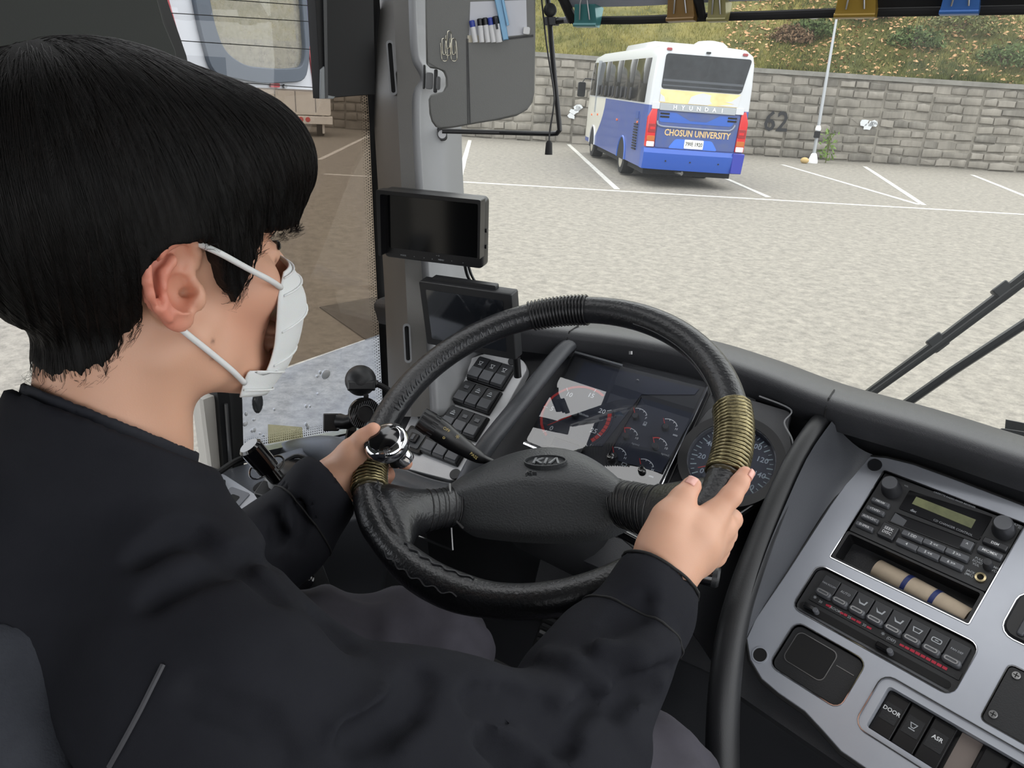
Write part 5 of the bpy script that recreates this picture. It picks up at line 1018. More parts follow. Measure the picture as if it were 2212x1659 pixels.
wt = MB().rr(vf.sub(*v_(1136, 68), .0), -.0045, -.004, .0045, .005, .002, .009, .014, .001).build('earplug_case', m_mk); tag(wt, 'tiny white plastic case peeking from the right end of the visor pocket', 'case')
m_clip = mat('wire_clip', (176, 172, 156), .25, metal=.9)
def pclip(px0, py0, px1, py1, wd, lab):
    a, b = np.array(v_(px0, py0)), np.array(v_(px1, py1)); d = (a - b); l = np.linalg.norm(d); rot = math.atan2(d[1], d[0]); f = vf.sub(*b, .0112, rot)
    p = [(l * .82, wd * .5), (.15 * l, wd * .5), (0, wd * .25), (0, -wd * .25), (.15 * l, -wd * .5), (l * .85, -wd * .5), (l, -wd * .2), (l, wd * .1), (l * .85, wd * .25), (.35 * l, wd * .28), (.28 * l, 0), (.35 * l, -wd * .25), (.7 * l, -wd * .25)]
    tag(MB().tube(spline([f.w(u, v, .0005 * (i % 3)) for i, (u, v) in enumerate(p)], 70), .00055, 6).build('paper_clip', m_clip), lab, 'paper clip', 'paper clips on the visor')
pclip(958, 84, 962, 131, .0075, 'left wire paper clip hanging on the visor pocket seam'); pclip(979, 84, 982, 131, .0075, 'right wire paper clip hanging on the visor pocket seam'); pclip(970, 68, 968, 119, .0070, 'paper clip hooked highest between the two others on the visor')

# ================================================================== SHADE FRAME, CORD, ROLLER SHADE, BINDER CLIPS
FRD = thing('shade_frame', 'thin black bent rod of the sunshade frame beside the sun visor', 'rod', P(1200, 285, 1.2))
yv = 1.13
fr_ = [onY(1180, -40, yv), onY(1190, 80, yv), onY(1198, 170, yv), onY(1208, 268, yv), onY(1209, 281, yv), onY(1203, 288, yv), onY(1190, 289, yv), onY(1080, 286, yv), P(955, 283, 1.30)]
MB().tube(fr_, .0042, 10).build('rod', M['black'], FRD)
jf = Fr(onY(1190, 46, yv), (1, 0, 0), (0, -1, 0)); MB().rr(jf, -.010, -.006, .012, .006, .002, -.006, .006, .001).build('clamp', M['black'], FRD)
MB().lathe(Fr(onY(1185, 22, yv) + (0, .006, 0), (0, 0, 1), (.5, -1, 0)), [(.009, -.006), (.010, 0), (.010, .012), (.007, .014), (.001, .014)], 18).build('thumb_screw', M['dark'], FRD)
MB().tube([onY(1194, 46, yv), onY(1225, 43, yv), onY(1245, 42, yv)], [.0055, .0045, .006], 10).build('cross_rod', M['black'], FRD); MB().tube([onY(1221, 43, yv), onY(1229, 42.5, yv)], .0052, 10).build('sleeve', M['trim'], FRD)
CD = thing('pull_cord', 'thin dark pull cord with a cylindrical toggle hanging beside the sun visor', 'cord', onY(1185, 335, yv - .01))
yc = yv - .012; MB().tube(spline([onY(1166, -40, yc), onY(1180, 90, yc), onY(1196, 195, yc), onY(1196, 230, yc), onY(1188, 280, yc), onY(1186, 308, yc)], 40), .0013, 6).build('cord', M['black'], CD)
MB().tube([onY(1186, 304, yc), onY(1186, 309, yc), onY(1185, 334, yc)], [.003, .0052, .0062], 12).build('toggle', M['rubber'], CD)
SH = thing('sunshade', 'grey windscreen sunshade with a black hem along the top edge', 'shade', onY(1500, 45, 1.12))
bot = [(1238, 44), (1380, 43), (1520, 37), (1660, 33), (1800, 28), (2000, 24), (2212, 20), (2420, 14)]; BT = spline([onY(x, y, 1.12) for x, y in bot], 40); upd = np.array([0, -.42, .46])
Gs = [[b + upd * t + np.array([-.20 * t * max(0, 1 - jb / 14), .01 * math.sin(t * 3), .008]) for jb, b in enumerate(BT)] for t in np.linspace(.02, 1.0, 10)]  # unseen upper left edge flared out to bound the sky reflection in the cluster
MB().grid(Gs).build('fabric', mat('shade_fabric', (150, 152, 160), .75, bump=.15, bscale=300), SH)
MB().tube([b for b in BT], .0058, 10).build('hem', M['matte'], SH); MB().tube([BT[0], BT[0] + upd * .06 + (-.006, 0, 0), BT[0] + upd * .3 + (-.060, 0, 0), BT[0] + upd + (-.2, 0, 0)], [.008, .007, .006, .006], 8).build('hem', M['matte'], SH)
k = int(np.argmin([abs(proj_x - 1520) for proj_x in [1106 + F * ((b - CAM) @ CR) / ((b - CAM) @ CF_) for b in BT]])); MB().tube([BT[k] + (0, -.002, 0), BT[k] + upd * .3 + (0, -.004, 0)], .007, 8).build('hem', M['matte'], SH)
bl_ = [BT[j] for j in range(40) if 1106 + F * ((BT[j] - CAM) @ CR) / ((BT[j] - CAM) @ CF_) > 1795]
MB().grid([[b + upd * t + (0, -.006, .004) for b in bl_] for t in (.0, .1, .3, 1.0)]).build('black_panel', M['matte'], SH)
def binder(px, py, wpx, hpx, col, lab, open_=False):
    yb = 1.105; c = onY(px, py, yb); dd = np.linalg.norm((c - CAM)) / F; W_, H_ = wpx * dd, hpx * dd; i = int(np.argmin(np.linalg.norm(BT - c, axis=1))); tx = unit(BT[min(i + 1, 39)] - BT[max(i - 1, 0)])
    f = Fr(c, tx, (0, -1, .1)); o = thing('binder_clip', lab, 'binder clip', f.w(0, -H_ / 2, 0), 'binder clips on the sunshade'); mt = mat('clip_paint', col, .3, metal=.3, coat=.3)
    prof = [(-H_ * .5, .004), (-H_ * .44, .0075), (-H_ * .36, .006), (-H_ * .2, .007), (H_ * .45, .014), (H_ * .5, .013), (H_ * .5, -.013), (H_ * .45, -.014), (-H_ * .36, -.006), (-H_ * .5, -.004)]
    mb = MB(); mb.loops([[f.w(s * W_ * (.5 + .0 if a < -.3 * H_ else .5 - .06 * (a / H_ + .5)), a, h) for a, h in prof] for s in (-1, 1)]); mb.build('body', mt, o, sharp=30)
    MB().tube([f.w(-W_ * .5, -H_ * .42, .0062), f.w(W_ * .5, -H_ * .42, .0062)], .0028, 8).build('rolled_edge', mt, o)
    MB().tube([f.w(-W_ * .22, -H_ * .2, .009), f.w(-W_ * .16, H_ * .5, .0165), f.w(-W_ * .05, H_ * 1.1, .018), f.w(W_ * .05, H_ * 1.1, .018), f.w(W_ * .16, H_ * .5, .0165), f.w(W_ * .22, -H_ * .2, .009)], .0011, 6).build('wire_handle', M['steel'], o)
binder(1270, 36, 50, 38, (66, 122, 122), 'teal binder clip at the left end of the sunshade'); binder(1475, 22, 56, 40, (120, 92, 50), 'brown binder clip on the sunshade left of its dark divider'); binder(1553, 25, 37, 36, (134, 128, 84), 'small olive binder clip on the sunshade right of its dark divider'); binder(1852, 12, 70, 42, (150, 122, 48), 'large gold binder clip above the lamp post on the sunshade'); binder(2077, 6, 60, 38, (62, 108, 176), 'blue binder clip at the right of the sunshade')

# ================================================================== SIDE: BLIND CASSETTE, MIRRORS, PHONE HOLDER, LEVER
tf = Fr(onX(740, 100, -.955), (0, 1, 0), (1, 0, 0)); t_f = lambda px, py: tf.uv(px, py)
BB_ = thing('blind_cassette', 'black blind hanging at the top of the driver\'s window with torn tape at its corner', 'blind', tf.w(0, -.1, 0))
MB().poly(tf, [t_f(672, -60), t_f(688, 213), t_f(790, 205), t_f(806, 205), t_f(800, -60)], -.012, .006, .002).build('panel', M['matte'], BB_)
MB().poly(tf, [t_f(688, -60), t_f(694, 212), t_f(700, 211), t_f(696, -60)], .006, .009).build('fold', M['dark'], BB_)
MB().poly(tf, [t_f(685, 150), t_f(692, 143), t_f(698, 165), t_f(700, 205), t_f(716, 208), t_f(712, 213), t_f(684, 213)], .006, .0085, .001).build('torn_tape', mat('silver_tape', (110, 114, 116), .3), BB_)
ef = Fr(np.array([-1.62, 1.2, 2.4]), (0, 1, 0), (1, 0, 0)); e_ = lambda px, py: ef.uv(px, py)
EM = thing('mirror_panel', 'white red-edged outside panel with a grey rubber-framed pane seen through the upper driver\'s window', 'mirror', ef.w(*e_(540, 190)))
oq = [e_(326, -60), e_(395, 160), e_(470, 186), e_(570, 193), e_(683, 199), e_(652, -60)]; hq = roundpoly([e_(402, -60), e_(425, 60), e_(452, 160), e_(560, 181), e_(655, 176), e_(664, 110), e_(652, -60)], .03, 4)
m_ew = mat('white_enamel', (206, 208, 212), .4); m_er = mat('red_edge_paint', (172, 66, 70), .45); m_gk = mat('grey_gasket', (84, 92, 102), .45)
MB().plate(ef, oq, [hq], -.03, 0).build('white_panel', m_ew, EM)
MB().poly(ef, [e_(322, -60), e_(391, 160), e_(408, 162), e_(346, -60)], -.032, .004).build('red_edge', m_er, EM); MB().poly(ef, [e_(664, 100), e_(678, 199), e_(684, 199), e_(672, 100)], -.032, .004).build('red_edge', m_er, EM); MB().poly(ef, [e_(652, -60), e_(662, 100), e_(672, 100), e_(664, -60)], -.032, .004).build('violet_edge', mat('violet_edge_paint', (84, 72, 122), .5), EM)
hi = roundpoly([e_(436, -60), e_(458, 55), e_(478, 110), e_(522, 142), e_(600, 149), e_(648, 145), e_(653, 110), e_(641, -60)], .03, 4)
mb = MB(); mb.plate(ef, [tuple(p) for p in hq], [hi], -.02, .012); mb.build('rubber_gasket', m_gk, EM, sharp=30, bevel=.004)
MB().poly(ef, inset(hi, -.004), -.004, .0).build('pane', glass('frosted_pane', (.72, .70, .66), .05, haze=.5, hazec=(178, 174, 160), tex=(60, .25, .75)), EM)
u, v = e_(612, 185); MB().rr(ef.sub(*e_(590, 184)), -.012, -.005, .016, .005, .003, 0, .006).build('red_reflector', m_er, EM); MB().poly(ef.sub(*u_v if False else e_(613, 186)), circ(0, 0, .005, 12), 0, .007).build('bolt', M['steel'], EM)
MB().tube([ef.w(*e_(600, -58), -.02), ef.w(*e_(700, -140), .1), np.array([-1.03, 1.32, 2.95])], .018, 10).build('bracket_arm', M['black'], EM)
RMc = P(779, 822, 1.10); rf = Fr(RMc, CR, unit(CAM - RMc)); RMo = thing('round_mirror', 'small round black gooseneck mirror seen from behind, left of the steering wheel', 'mirror', RMc - (0, 0, .025))
MB().lathe(rf, [(.0205, -.012), (.0222, -.006), (.0222, .002), (.0195, .010), (.0130, .0165), (.006, .019), (.0005, .0195)], 32).build('shell', M['dark'], RMo)
MB().rr(rf.sub(.002, -.002, .0), -.0205, -.0125, .0185, .002, .002, .004, .0185, .004).build('ridge', M['dark'], RMo); MB().ball(P(809, 829, 1.10), .0065, 12, 8).build('joint', M['black'], RMo)
MB().tube(spline([P(812, 829, 1.10), P(830, 837, 1.10), P(846, 850, 1.11), P(860, 880, 1.13), P(862, 930, 1.16)], 20), .0042, 10).build('gooseneck', M['rubber'], RMo)
MB().poly(Fr(rf.o, rf.x, -rf.n), circ(0, 0, .020, 28), .011, .0125).build('mirror_glass', M['chrome'], RMo)
PHc = P(787, 893, 1.06); pf = Fr(PHc, CR, unit(CAM - PHc + CR * .25)); PH = thing('phone_holder', 'black round magnetic phone holder with a carbon-look ring under the round mirror', 'phone holder', PHc - (0, 0, .02))
MB().lathe(pf, [(.0205, -.008), (.0222, -.004), (.0222, .002), (.0212, .005), (.0120, .006)], 36).build('ring', M['gloss'], PH)
for k in range(14):
    x = -.018 + k * .0028; h = math.sqrt(max(0, .0195 ** 2 - x ** 2))
    MB().tube([pf.w(x - .35 * h, -h * .93, .0058), pf.w(x + .35 * h, h * .93, .0058)], .0006, 4).build('weave_line', M['button'], PH)
MB().lathe(pf, [(.0118, .004), (.0122, .008), (.0105, .0085), (.0095, .0065), (.001, .0065)], 28).build('magnet', M['dark'], PH)
MB().tube([P(770, 905, 1.075), P(748, 912, 1.08), P(733, 910, 1.085)], [.009, .010, .0115], 14).build('hinge', M['black'], PH)
MB().rr(Fr(P(715, 912, 1.095), CR, unit(CAM - PHc)), -.0105, -.0125, .0115, .0125, .002, -.01, .012, .002).build('clamp', M['black'], PH); MB().tube([P(729, 896, 1.08), P(731, 926, 1.08)], .0022, 8).build('clamp_edge', M['steel'], PH)
MB().rr(Fr(P(790, 858, 1.075), CR, unit(CAM - PHc)), -.003, -.004, .004, .004, .001, -.004, .002).build('tab', M['black'], PH); MB().tube([P(760, 925, 1.09), P(755, 950, 1.10)], .007, 10).build('stem', M['black'], PH)
LV = thing('brake_lever', 'black hand brake lever with a knob and chrome rings on the side console', 'lever', P(620, 1040, 1.02))
a, b = P(537, 962, .985), P(622, 1062, 1.03); MB().tube([a, a * .96 + b * .04, a * .52 + b * .48], [.0125, .0155, .0150], 22).build('knob', M['gloss'], LV); MB().tube([a * .52 + b * .48, a * .50 + b * .50, b], [.0125, .0105, .0095], 16).build('shaft', M['gloss'], LV)
ax = unit(b - a)
for t, dx, r in ((.42, .010, .0135), (.50, -.010, .0125)):
    c = a * (1 - t) + b * t; e1 = unit(np.cross(ax, unit(CAM - c))); MB().tube([c + e1 * dx + .0 + r * (math.cos(q) * e1 + math.sin(q) * ax * .8 + math.sin(q) * .5 * unit(CAM - c)) for q in np.linspace(0, 2 * PI, 25)[:-1]], .0013, 6, closed=True).build('ring', M['chrome'], LV)
MB().lathe(Fr(P(640, 1055, 1.045), (1, 0, 0), (.1, -.15, 1)), [(.046, -.01), (.045, .006), (.038, .022), (.024, .032), (.004, .035)], 28).build('base_dome', M['black'], LV)
MB().rr(Fr(P(590, 1072, 1.02), (1, .2, 0), (.1, -.5, 1)), -.018, -.012, .018, .012, .003, -.02, .016, .003).build('bracket', M['black'], LV); MB().tube(spline([P(610, 1000, 1.05), P(640, 985, 1.05), P(665, 995, 1.05), P(668, 1020, 1.05)], 14), .003, 6).build('hoop', M['dark'], LV)
CB = MB().tube(spline([P(432, 1046, .98), P(470, 1022, .985), P(510, 996, 1.0), P(535, 990, 1.01), P(560, 1000, 1.02)], 24), .0042, 8).build('cable', M['rubber']); tag(CB, 'black cable lying on the side console from the bezel to the brake lever', 'cable')
RPc = P(655, 1232, 1.03); rpf = Fr(RPc, CR + CU * .42, unit(CAM - RPc)); RP = thing('rotary_switch', 'black plate with a rotary dial low beside the driver\'s left knee', 'switch', RPc - (0, 0, .03))
MB().rr(rpf, -.030, -.042, .026, .026, .006, -.006, 0, .001).build('plate', M['dark'], RP); MB().tube([rpf.w(0, 0, -.005), rpf.w(0, 0, -.03), np.array([-.985, RPc[1] + .05, 1.45])], [.02, .022, .03], 10).build('mount', M['dark'], RP); MB().lathe(rpf.sub(-.002, -.012), [(.0125, 0), (.0120, .010), (.009, .012), (.001, .012)], 22).build('dial', M['gloss'], RP)
MB().poly(rpf, circ(.018, .017, .004, 12), 0, .0015).build('screw', M['steel'], RP)
mb = MB()
for i, t in enumerate(('O', 'I', 'AUTO', 'R', 'N')): q = math.radians(165 - i * 32); mb.text(rpf, t, -.002 + .0185 * math.cos(q), -.012 + .0185 * math.sin(q), .0058, .0003)
mb.build('lettering', M['print_'], RP, fix=False)
PD = thing('brake_pedal', 'ribbed brake pedal with a bright edge in the dark footwell', 'pedal', P(1215, 1390, 1.35)); pdf = Fr(P(1215, 1385, 1.36), CR - CU * .42, (.1, -.75, .66))
MB().rr(pdf, -.05, -.035, .05, .035, .008, -.012, 0, .003).build('pad', M['rubber'], PD)
for k in range(5): MB().rr(pdf, -.045, -.029 + k * .013, .045, -.022 + k * .013, .002, -.001, .004, .001).build('rib', M['steel'] if k == 2 else M['dark'], PD)
MB().tube([pdf.w(0, 0, -.01), pdf.w(0, .02, -.16)], .012, 10).build('pedal_arm', M['dark'], PD)

# ================================================================== WIPERS OUTSIDE
def wiper(arm, blade, joints, lab):
    W_ = thing('windscreen_wiper', lab, 'wiper', onY(*arm[0], 1.55), 'windscreen wipers'); A_ = [onY(x, y, 1.53) for x, y in arm]
    MB().tube(A_, .0085, 8).build('arm', M['black'], W_)
    if blade: MB().tube([onY(x, y, 1.49) for x, y in blade], .0055, 8).build('blade', M['matte'], W_)
    for x, y in joints: MB().rr(Fr(onY(x, y, 1.53), A_[-1] - A_[0], CAM - A_[0]), -.014, -.014, .014, .014, .003, -.01, .012, .003).build('joint', M['dark'], W_)
wiper(((1835, 880), (2025, 740), (2168, 632), (2300, 530)), ((1868, 862), (2032, 745), (2300, 545)), ((2025, 740), (2168, 630)), 'upper black windscreen wiper arm with two joints outside at the right')
wiper(((1910, 905), (2060, 800), (2320, 630)), None, (), 'lower plain black windscreen wiper arm outside at the right')
# ================================================================== THE DRIVER
def smin(a, b, k):
    h = np.clip(.5 + .5 * (b - a) / k, 0, 1); return b * (1 - h) + a * h - k * h * (1 - h)
def smax(a, b, k): return -smin(-a, -b, k)
def cap(p, a, b, ra, rb):
    a, b = np.asarray(a, float), np.asarray(b, float); ba = b - a; t = np.clip(((p - a) @ ba) / (ba @ ba), 0, 1)
    return np.linalg.norm(p - a - t[:, None] * ba, axis=1) - (ra + (rb - ra) * t)
def ell(p, c, r, R=None):
    q = p - np.asarray(c, float); q = q if R is None else q @ np.asarray(R).T
    r = np.asarray(r, float); k0 = np.linalg.norm(q / r, axis=1); k1 = np.linalg.norm(q / (r * r), axis=1) + 1e-9; return k0 * (k0 - 1) / k1
def chain(p, pts, k=.006):
    d = None
    for (a, ra), (b, rb) in zip(pts, pts[1:]):
        e = cap(p, a, b, ra, rb); d = e if d is None else smin(d, e, k)
    return d
def nets(fn, lo, hi, h):
    lo = np.array(lo, float); n = np.ceil((np.array(hi) - lo) / h).astype(int) + 1; n = (n + 3) // 4 * 4 + 1
    ax = [lo[i] + h * np.arange(n[i]) for i in range(3)]
    C = np.stack(np.meshgrid(*[a[::4] for a in ax], indexing='ij'), -1); cs = C.shape[:3]; vc = fn(C.reshape(-1, 3)).reshape(cs)
    near = np.abs(vc) < 4 * h * 2.2; D = np.zeros(n, bool)
    for i in np.argwhere(near):
        a = np.maximum(i * 4 - 4, 0); b = i * 4 + 5; D[a[0]:b[0], a[1]:b[1], a[2]:b[2]] = True
    full = np.kron(np.where(vc > 0, 1., -1.), np.ones((4, 4, 4)))[:n[0], :n[1], :n[2]]
    full = np.pad(full, [(0, n[i] - full.shape[i]) for i in range(3)], constant_values=1.0) if full.shape != tuple(n) else full
    I = np.argwhere(D); full[D] = fn(lo + h * I)
    ins = full < 0; N0, N1, N2 = n; cells = np.zeros((N0 - 1, N1 - 1, N2 - 1), int)
    for a in (0, 1):
        for b in (0, 1):
            for c in (0, 1): cells += ins[a:N0 - 1 + a, b:N1 - 1 + b, c:N2 - 1 + c]
    act = (cells > 0) & (cells < 8); idx = -np.ones(act.shape, int); A = np.argwhere(act); idx[act] = np.arange(len(A)); S_ = np.zeros((len(A), 3)); K_ = np.zeros(len(A))
    cor = [(a, b, c) for a in (0, 1) for b in (0, 1) for c in (0, 1)]
    for i, p in enumerate(cor):
        for q in cor[i + 1:]:
            if sum(abs(np.array(p) - q)) != 1: continue
            v0 = full[tuple((A + p).T)]; v1 = full[tuple((A + q).T)]; m_ = (v0 < 0) != (v1 < 0); t = np.where(m_, v0 / np.where(v0 - v1 == 0, 1, v0 - v1), 0)
            S_ += m_[:, None] * (np.array(p) + t[:, None] * (np.array(q) - p)); K_ += m_
    V = lo + h * (A + S_ / K_[:, None]); Q = []
    for ax_ in range(3):
        sl0 = [slice(1, -1)] * 3; sl0[ax_] = slice(0, -1); sl1 = [slice(1, -1)] * 3; sl1[ax_] = slice(1, None)
        f0, f1 = ins[tuple(sl0)], ins[tuple(sl1)]; E = np.argwhere(f0 != f1); flip = f0[tuple(E.T)]; o = np.ones(3, int); o[ax_] = 0; E = E + o; u, v = [(1, 2), (2, 0), (0, 1)][ax_]
        du = np.zeros(3, int); du[u] = 1; dv_ = np.zeros(3, int); dv_[v] = 1
        q = np.stack([idx[tuple((E - du - dv_).T)], idx[tuple((E - dv_).T)], idx[tuple(E.T)], idx[tuple((E - du).T)]], 1); q[~flip] = q[~flip][:, ::-1]; Q.append(q)
    return V, np.concatenate(Q)
def sdf_obj(name, parts, mt, parent, color=None):
    Vs, Fs, n = [], [], 0
    for V, Q in parts: Vs.append(V); Fs.append(Q + n); n += len(V)
    V = np.concatenate(Vs); Q = np.concatenate(Fs); me = bpy.data.meshes.new(name); me.vertices.add(len(V)); me.vertices.foreach_set('co', (V - LOC[parent.name]).ravel())
    me.loops.add(Q.size); me.loops.foreach_set('vertex_index', Q.ravel()); me.polygons.add(len(Q)); me.polygons.foreach_set('loop_start', np.arange(0, Q.size, 4)); me.polygons.foreach_set('loop_total', np.full(len(Q), 4)); me.polygons.foreach_set('use_smooth', np.ones(len(Q), bool)); me.update(); me.validate()
    if color is not None:
        at_ = me.color_attributes.new('tone', 'FLOAT_COLOR', 'POINT'); at_.data.foreach_set('color', np.concatenate([color(V), np.ones((len(V), 1))], 1).ravel().astype(np.float32))
    me.materials.append(mt); o = bpy.data.objects.new(name, me); COL.objects.link(o); o.parent = parent; LOC[o.name] = LOC[parent.name]; return o
def march(fn, px, py, t0=.2, t1=1.6):
    r = ray(px, py); t = t0; l = np.linalg.norm(r)
    for _ in range(120):
        d = float(fn((CAM + r * t)[None])[0])
        if d < .0004: return CAM + r * t
        t += max(d, .0006) * .8 / l
        if t > t1: return None

# --- head frame: origin between the ears, x right, y to the face, z up
EAR = P(404, 628, .53); fa, fp, frl = math.radians(8.5), math.radians(1), math.radians(2)
h_y = np.array([math.sin(fa) * math.cos(fp), math.cos(fa) * math.cos(fp), -math.sin(fp)]); h_x = unit(np.cross(h_y, [0, 0, 1.])); h_z = np.cross(h_x, h_y)
h_x, h_z = h_x * math.cos(frl) + h_z * math.sin(frl), h_z * math.cos(frl) - h_x * math.sin(frl)
HR = np.stack([h_x, h_y, h_z]); HO = EAR - h_x * .072
def L2W(p): return HO + np.asarray(p, float) @ HR
def W2L(p): return (p - HO) @ HR.T
ear_n = unit(h_x * .97 - h_y * .02 + h_z * .05); EF = Fr(EAR, h_y, ear_n)          # plane of the right ear
def epx(x, y, h=0): u, v = EF.uv(x, y); return W2L(EF.w(u, v, h))
ER = np.stack([EF.x, EF.y, EF.n]) @ HR.T                                            # ear axes in head coordinates
HELIX = [epx(x, y, h) for x, y, h in ((424, 572, -.004), (421, 545, .000), (410, 522, .004), (386, 512, .007), (356, 519, .009), (326, 541, .010), (307, 572, .011), (303, 600, .011), (312, 630, .010), (331, 660, .008), (353, 683, .006))]
ANTI = [epx(x, y, h) for x, y, h in ((398, 540, .003), (365, 560, .006), (341, 588, .007), (338, 618, .007), (350, 645, .006), (372, 664, .006), (394, 668, .006))]
def ear_d(p):
    q = p.copy(); q[:, 0] = np.abs(q[:, 0])
    d = ell(q, epx(362, 605, .001), (.0200, .0280, .0032), ER)
    d = smin(d, ell(q, epx(384, 684, .002), (.0100, .0105, .0048), ER), .006)
    d = smin(d, chain(q, [(v + ER[2] * .0015, .0040) for v in HELIX], .003), .0025); d = smin(d, chain(q, [(v + ER[2] * .0012, .0034) for v in ANTI], .003), .003)
    d = smin(d, ell(q, epx(380, 625, -.010), (.019, .026, .010), ER), .006)
    d = smax(d, -ell(q, epx(386, 628, .007), (.0110, .0135, .0125), ER), .003)
    d = smax(d, -ell(q, epx(388, 560, .006), (.0062, .0100, .0068), ER), .0025); d = smax(d, -ell(q, epx(322, 600, .014), (.0034, .0190, .0080), ER), .002)
    d = smin(d, ell(q, epx(424, 640, .002), (.0055, .0095, .0060), ER), .005)
    return smax(d, -cap(q, epx(404, 628, .006), epx(408, 640, -.018), .0046, .003), .0025)
def skull_d(p):
    q = p.copy(); q[:, 0] = np.abs(q[:, 0])
    d = ell(q, (0, -.014, .045), (.0735, .094, .088))
    d = smin(d, ell(q, (0, .040, -.012), (.060, .058, .084)), .02)
    d = smin(d, chain(q, [((.052, .006, -.040), .019), ((.048, .020, -.062), .018), ((.018, .074, -.092), .017)], .01), .022)
    d = smin(d, ell(q, (0, .080, -.090), (.022, .018, .018)), .012)
    d = smin(d, ell(q, (.043, .060, -.010), (.024, .027, .026)), .012)
    d = smin(d, cap(q, (.010, .094, .033), (.044, .078, .034), .010, .009), .012)
    d = smax(d, -ell(q, (.031, .112, .012), (.017, .018, .012)), .010); d = smin(d, ell(q, (.031, .083, .011), (.0135, .0135, .0115)), .004)
    d = smin(d, cap(q, (0, .096, .020), (0, .120, -.020), .008, .0115), .008); d = smin(d, ell(q, (.011, .108, -.024), (.008, .009, .007)), .005)
    d = smin(d, ell(q, (0, .097, -.058), (.022, .010, .006)), .005); d = smin(d, ell(q, (0, .096, -.070), (.019, .010, .007)), .005)
    return d
NK = [((0, -.020, -.050), .056), ((0, -.042, -.13), .054), ((0, -.066, -.20), .048), ((0, -.078, -.25), .050)]
def neck_d(p):
    q = p.copy(); q[:, 0] = np.abs(q[:, 0]); d = chain(q, NK, .02)
    d = smin(d, cap(q, (.010, -.05, -.18), (.13, -.055, -.262), .042, .045), .03)
    return smin(d, cap(q, (.052, -.012, -.055), (.020, -.012, -.19), .011, .010), .02)
def head_d(p): return smin(smin(skull_d(p), neck_d(p), .022), ear_d(p), .005)
Wl = lambda f: (lambda p: f(W2L(p)))
corn = lambda lo, hi: np.array([L2W((a, b, c)) for a in (lo[0], hi[0]) for b in (lo[1], hi[1]) for c in (lo[2], hi[2])])
def nets_local(f, lo, hi, h): V, Q = nets(f, lo, hi, h); return L2W(V), Q
# --- hands
dR = float((WC - CAM) @ WN / (ray(1500, 1090) @ WN)); dL = float((WC - CAM) @ WN / (ray(800, 1010) @ WN))
def pts(lst, d0): return [(P(x, y, d0 + dd), r) for x, y, dd, r in lst]
WR_R = P(1438, 1222, dR - .052); EL_R = P(1275, 1600, .635)
HAND_R = [pts(l, dR) for l in (
    ((1438, 1222, -.052, .026), (1500, 1160, -.044, .020), (1541, 1114, -.030, .0125)), ((1438, 1222, -.048, .024), (1510, 1172, -.034, .019), (1562, 1138, -.017, .0120)),
    ((1440, 1226, -.044, .024), (1508, 1190, -.026, .018), (1556, 1168, -.006, .0115)), ((1440, 1230, -.042, .023), (1500, 1208, -.020, .016), (1543, 1200, .004, .0108)))]
FING_R = [pts(l, dR) for l in (
    ((1541, 1114, -.030, .0125), (1579, 1072, -.024, .0104), (1597, 1045, -.018, .0090), (1609, 1024, -.011, .0080)),
    ((1562, 1138, -.017, .0120), (1580, 1122, .002, .0104), (1566, 1104, .026, .0090), (1542, 1096, .036, .0080)),
    ((1556, 1168, -.006, .0115), (1569, 1154, .010, .0102), (1552, 1138, .032, .0090), (1530, 1128, .040, .0080)),
    ((1543, 1200, .004, .0108), (1556, 1190, .016, .0088), (1540, 1174, .034, .0080), (1522, 1164, .040, .0072)),
    ((1425, 1180, -.054, .020), (1445, 1120, -.050, .0165), (1474, 1078, -.040, .0120), (1494, 1050, -.032, .0098)))]
def hand(p, meta, fing, web):
    d = None
    for c in meta: e = chain(p, c, .008); d = e if d is None else smin(d, e, .014)
    for c in fing: d = smin(d, chain(p, c, .005), .008)
    for a, b, r in web: d = smin(d, cap(p, a, b, r, r * .8), .016)
    return d
def handR(p):
    d = hand(p, HAND_R, FING_R, [(P(1462, 1120, dR - .046), P(1520, 1130, dR - .036), .011), (P(1440, 1170, dR - .052), P(1500, 1180, dR - .040), .020)])
    d = smin(d, cap(p, WR_R, P(1395, 1330, dR - .075), .0255, .030), .02); return smin(d, cap(p, P(1395, 1330, dR - .075), EL_R, .030, .040), .02)
WR_L = P(722, 1042, dL + .004); EL_L = P(480, 1260, .90)
HAND_L = [pts(l, dL) for l in (((722, 1042, .0, .024), (760, 985, .002, .019), (787, 950, .010, .0125)), ((722, 1042, .006, .024), (758, 1002, .014, .018), (778, 980, .026, .0120)),
    ((722, 1044, .012, .024), (752, 1020, .024, .017), (772, 1010, .038, .0115)), ((724, 1048, .016, .022), (750, 1040, .032, .016), (768, 1040, .046, .0105)))]
FING_L = [pts(l, dL) for l in (((787, 950, .010, .0125), (828, 962, .036, .0104), (858, 994, .026, .0092), (877, 1001, .014, .0082)), ((778, 980, .026, .0120), (816, 1000, .048, .0102), (836, 1026, .034, .0092), (832, 1028, .018, .0080)),
    ((772, 1010, .038, .0115), (806, 1030, .054, .0100), (824, 1048, .038, .0090), (820, 1050, .024, .0080)), ((768, 1040, .046, .0105), (796, 1056, .056, .0088), (812, 1068, .042, .0080), (810, 1068, .030, .0072)),
    ((735, 1020, -.008, .019), (762, 975, -.016, .0155), (786, 948, -.024, .0118), (806, 930, -.030, .0098)))]
def handL(p):
    d = hand(p, HAND_L, FING_L, [(P(765, 985, dL - .012), P(782, 965, dL + .004), .013)]); return smin(d, cap(p, WR_L, EL_L, .025, .042), .02)
def bbox(cs, pad): A = np.array([c[0] for l in cs for c in l]); return A.min(0) - pad, A.max(0) + pad
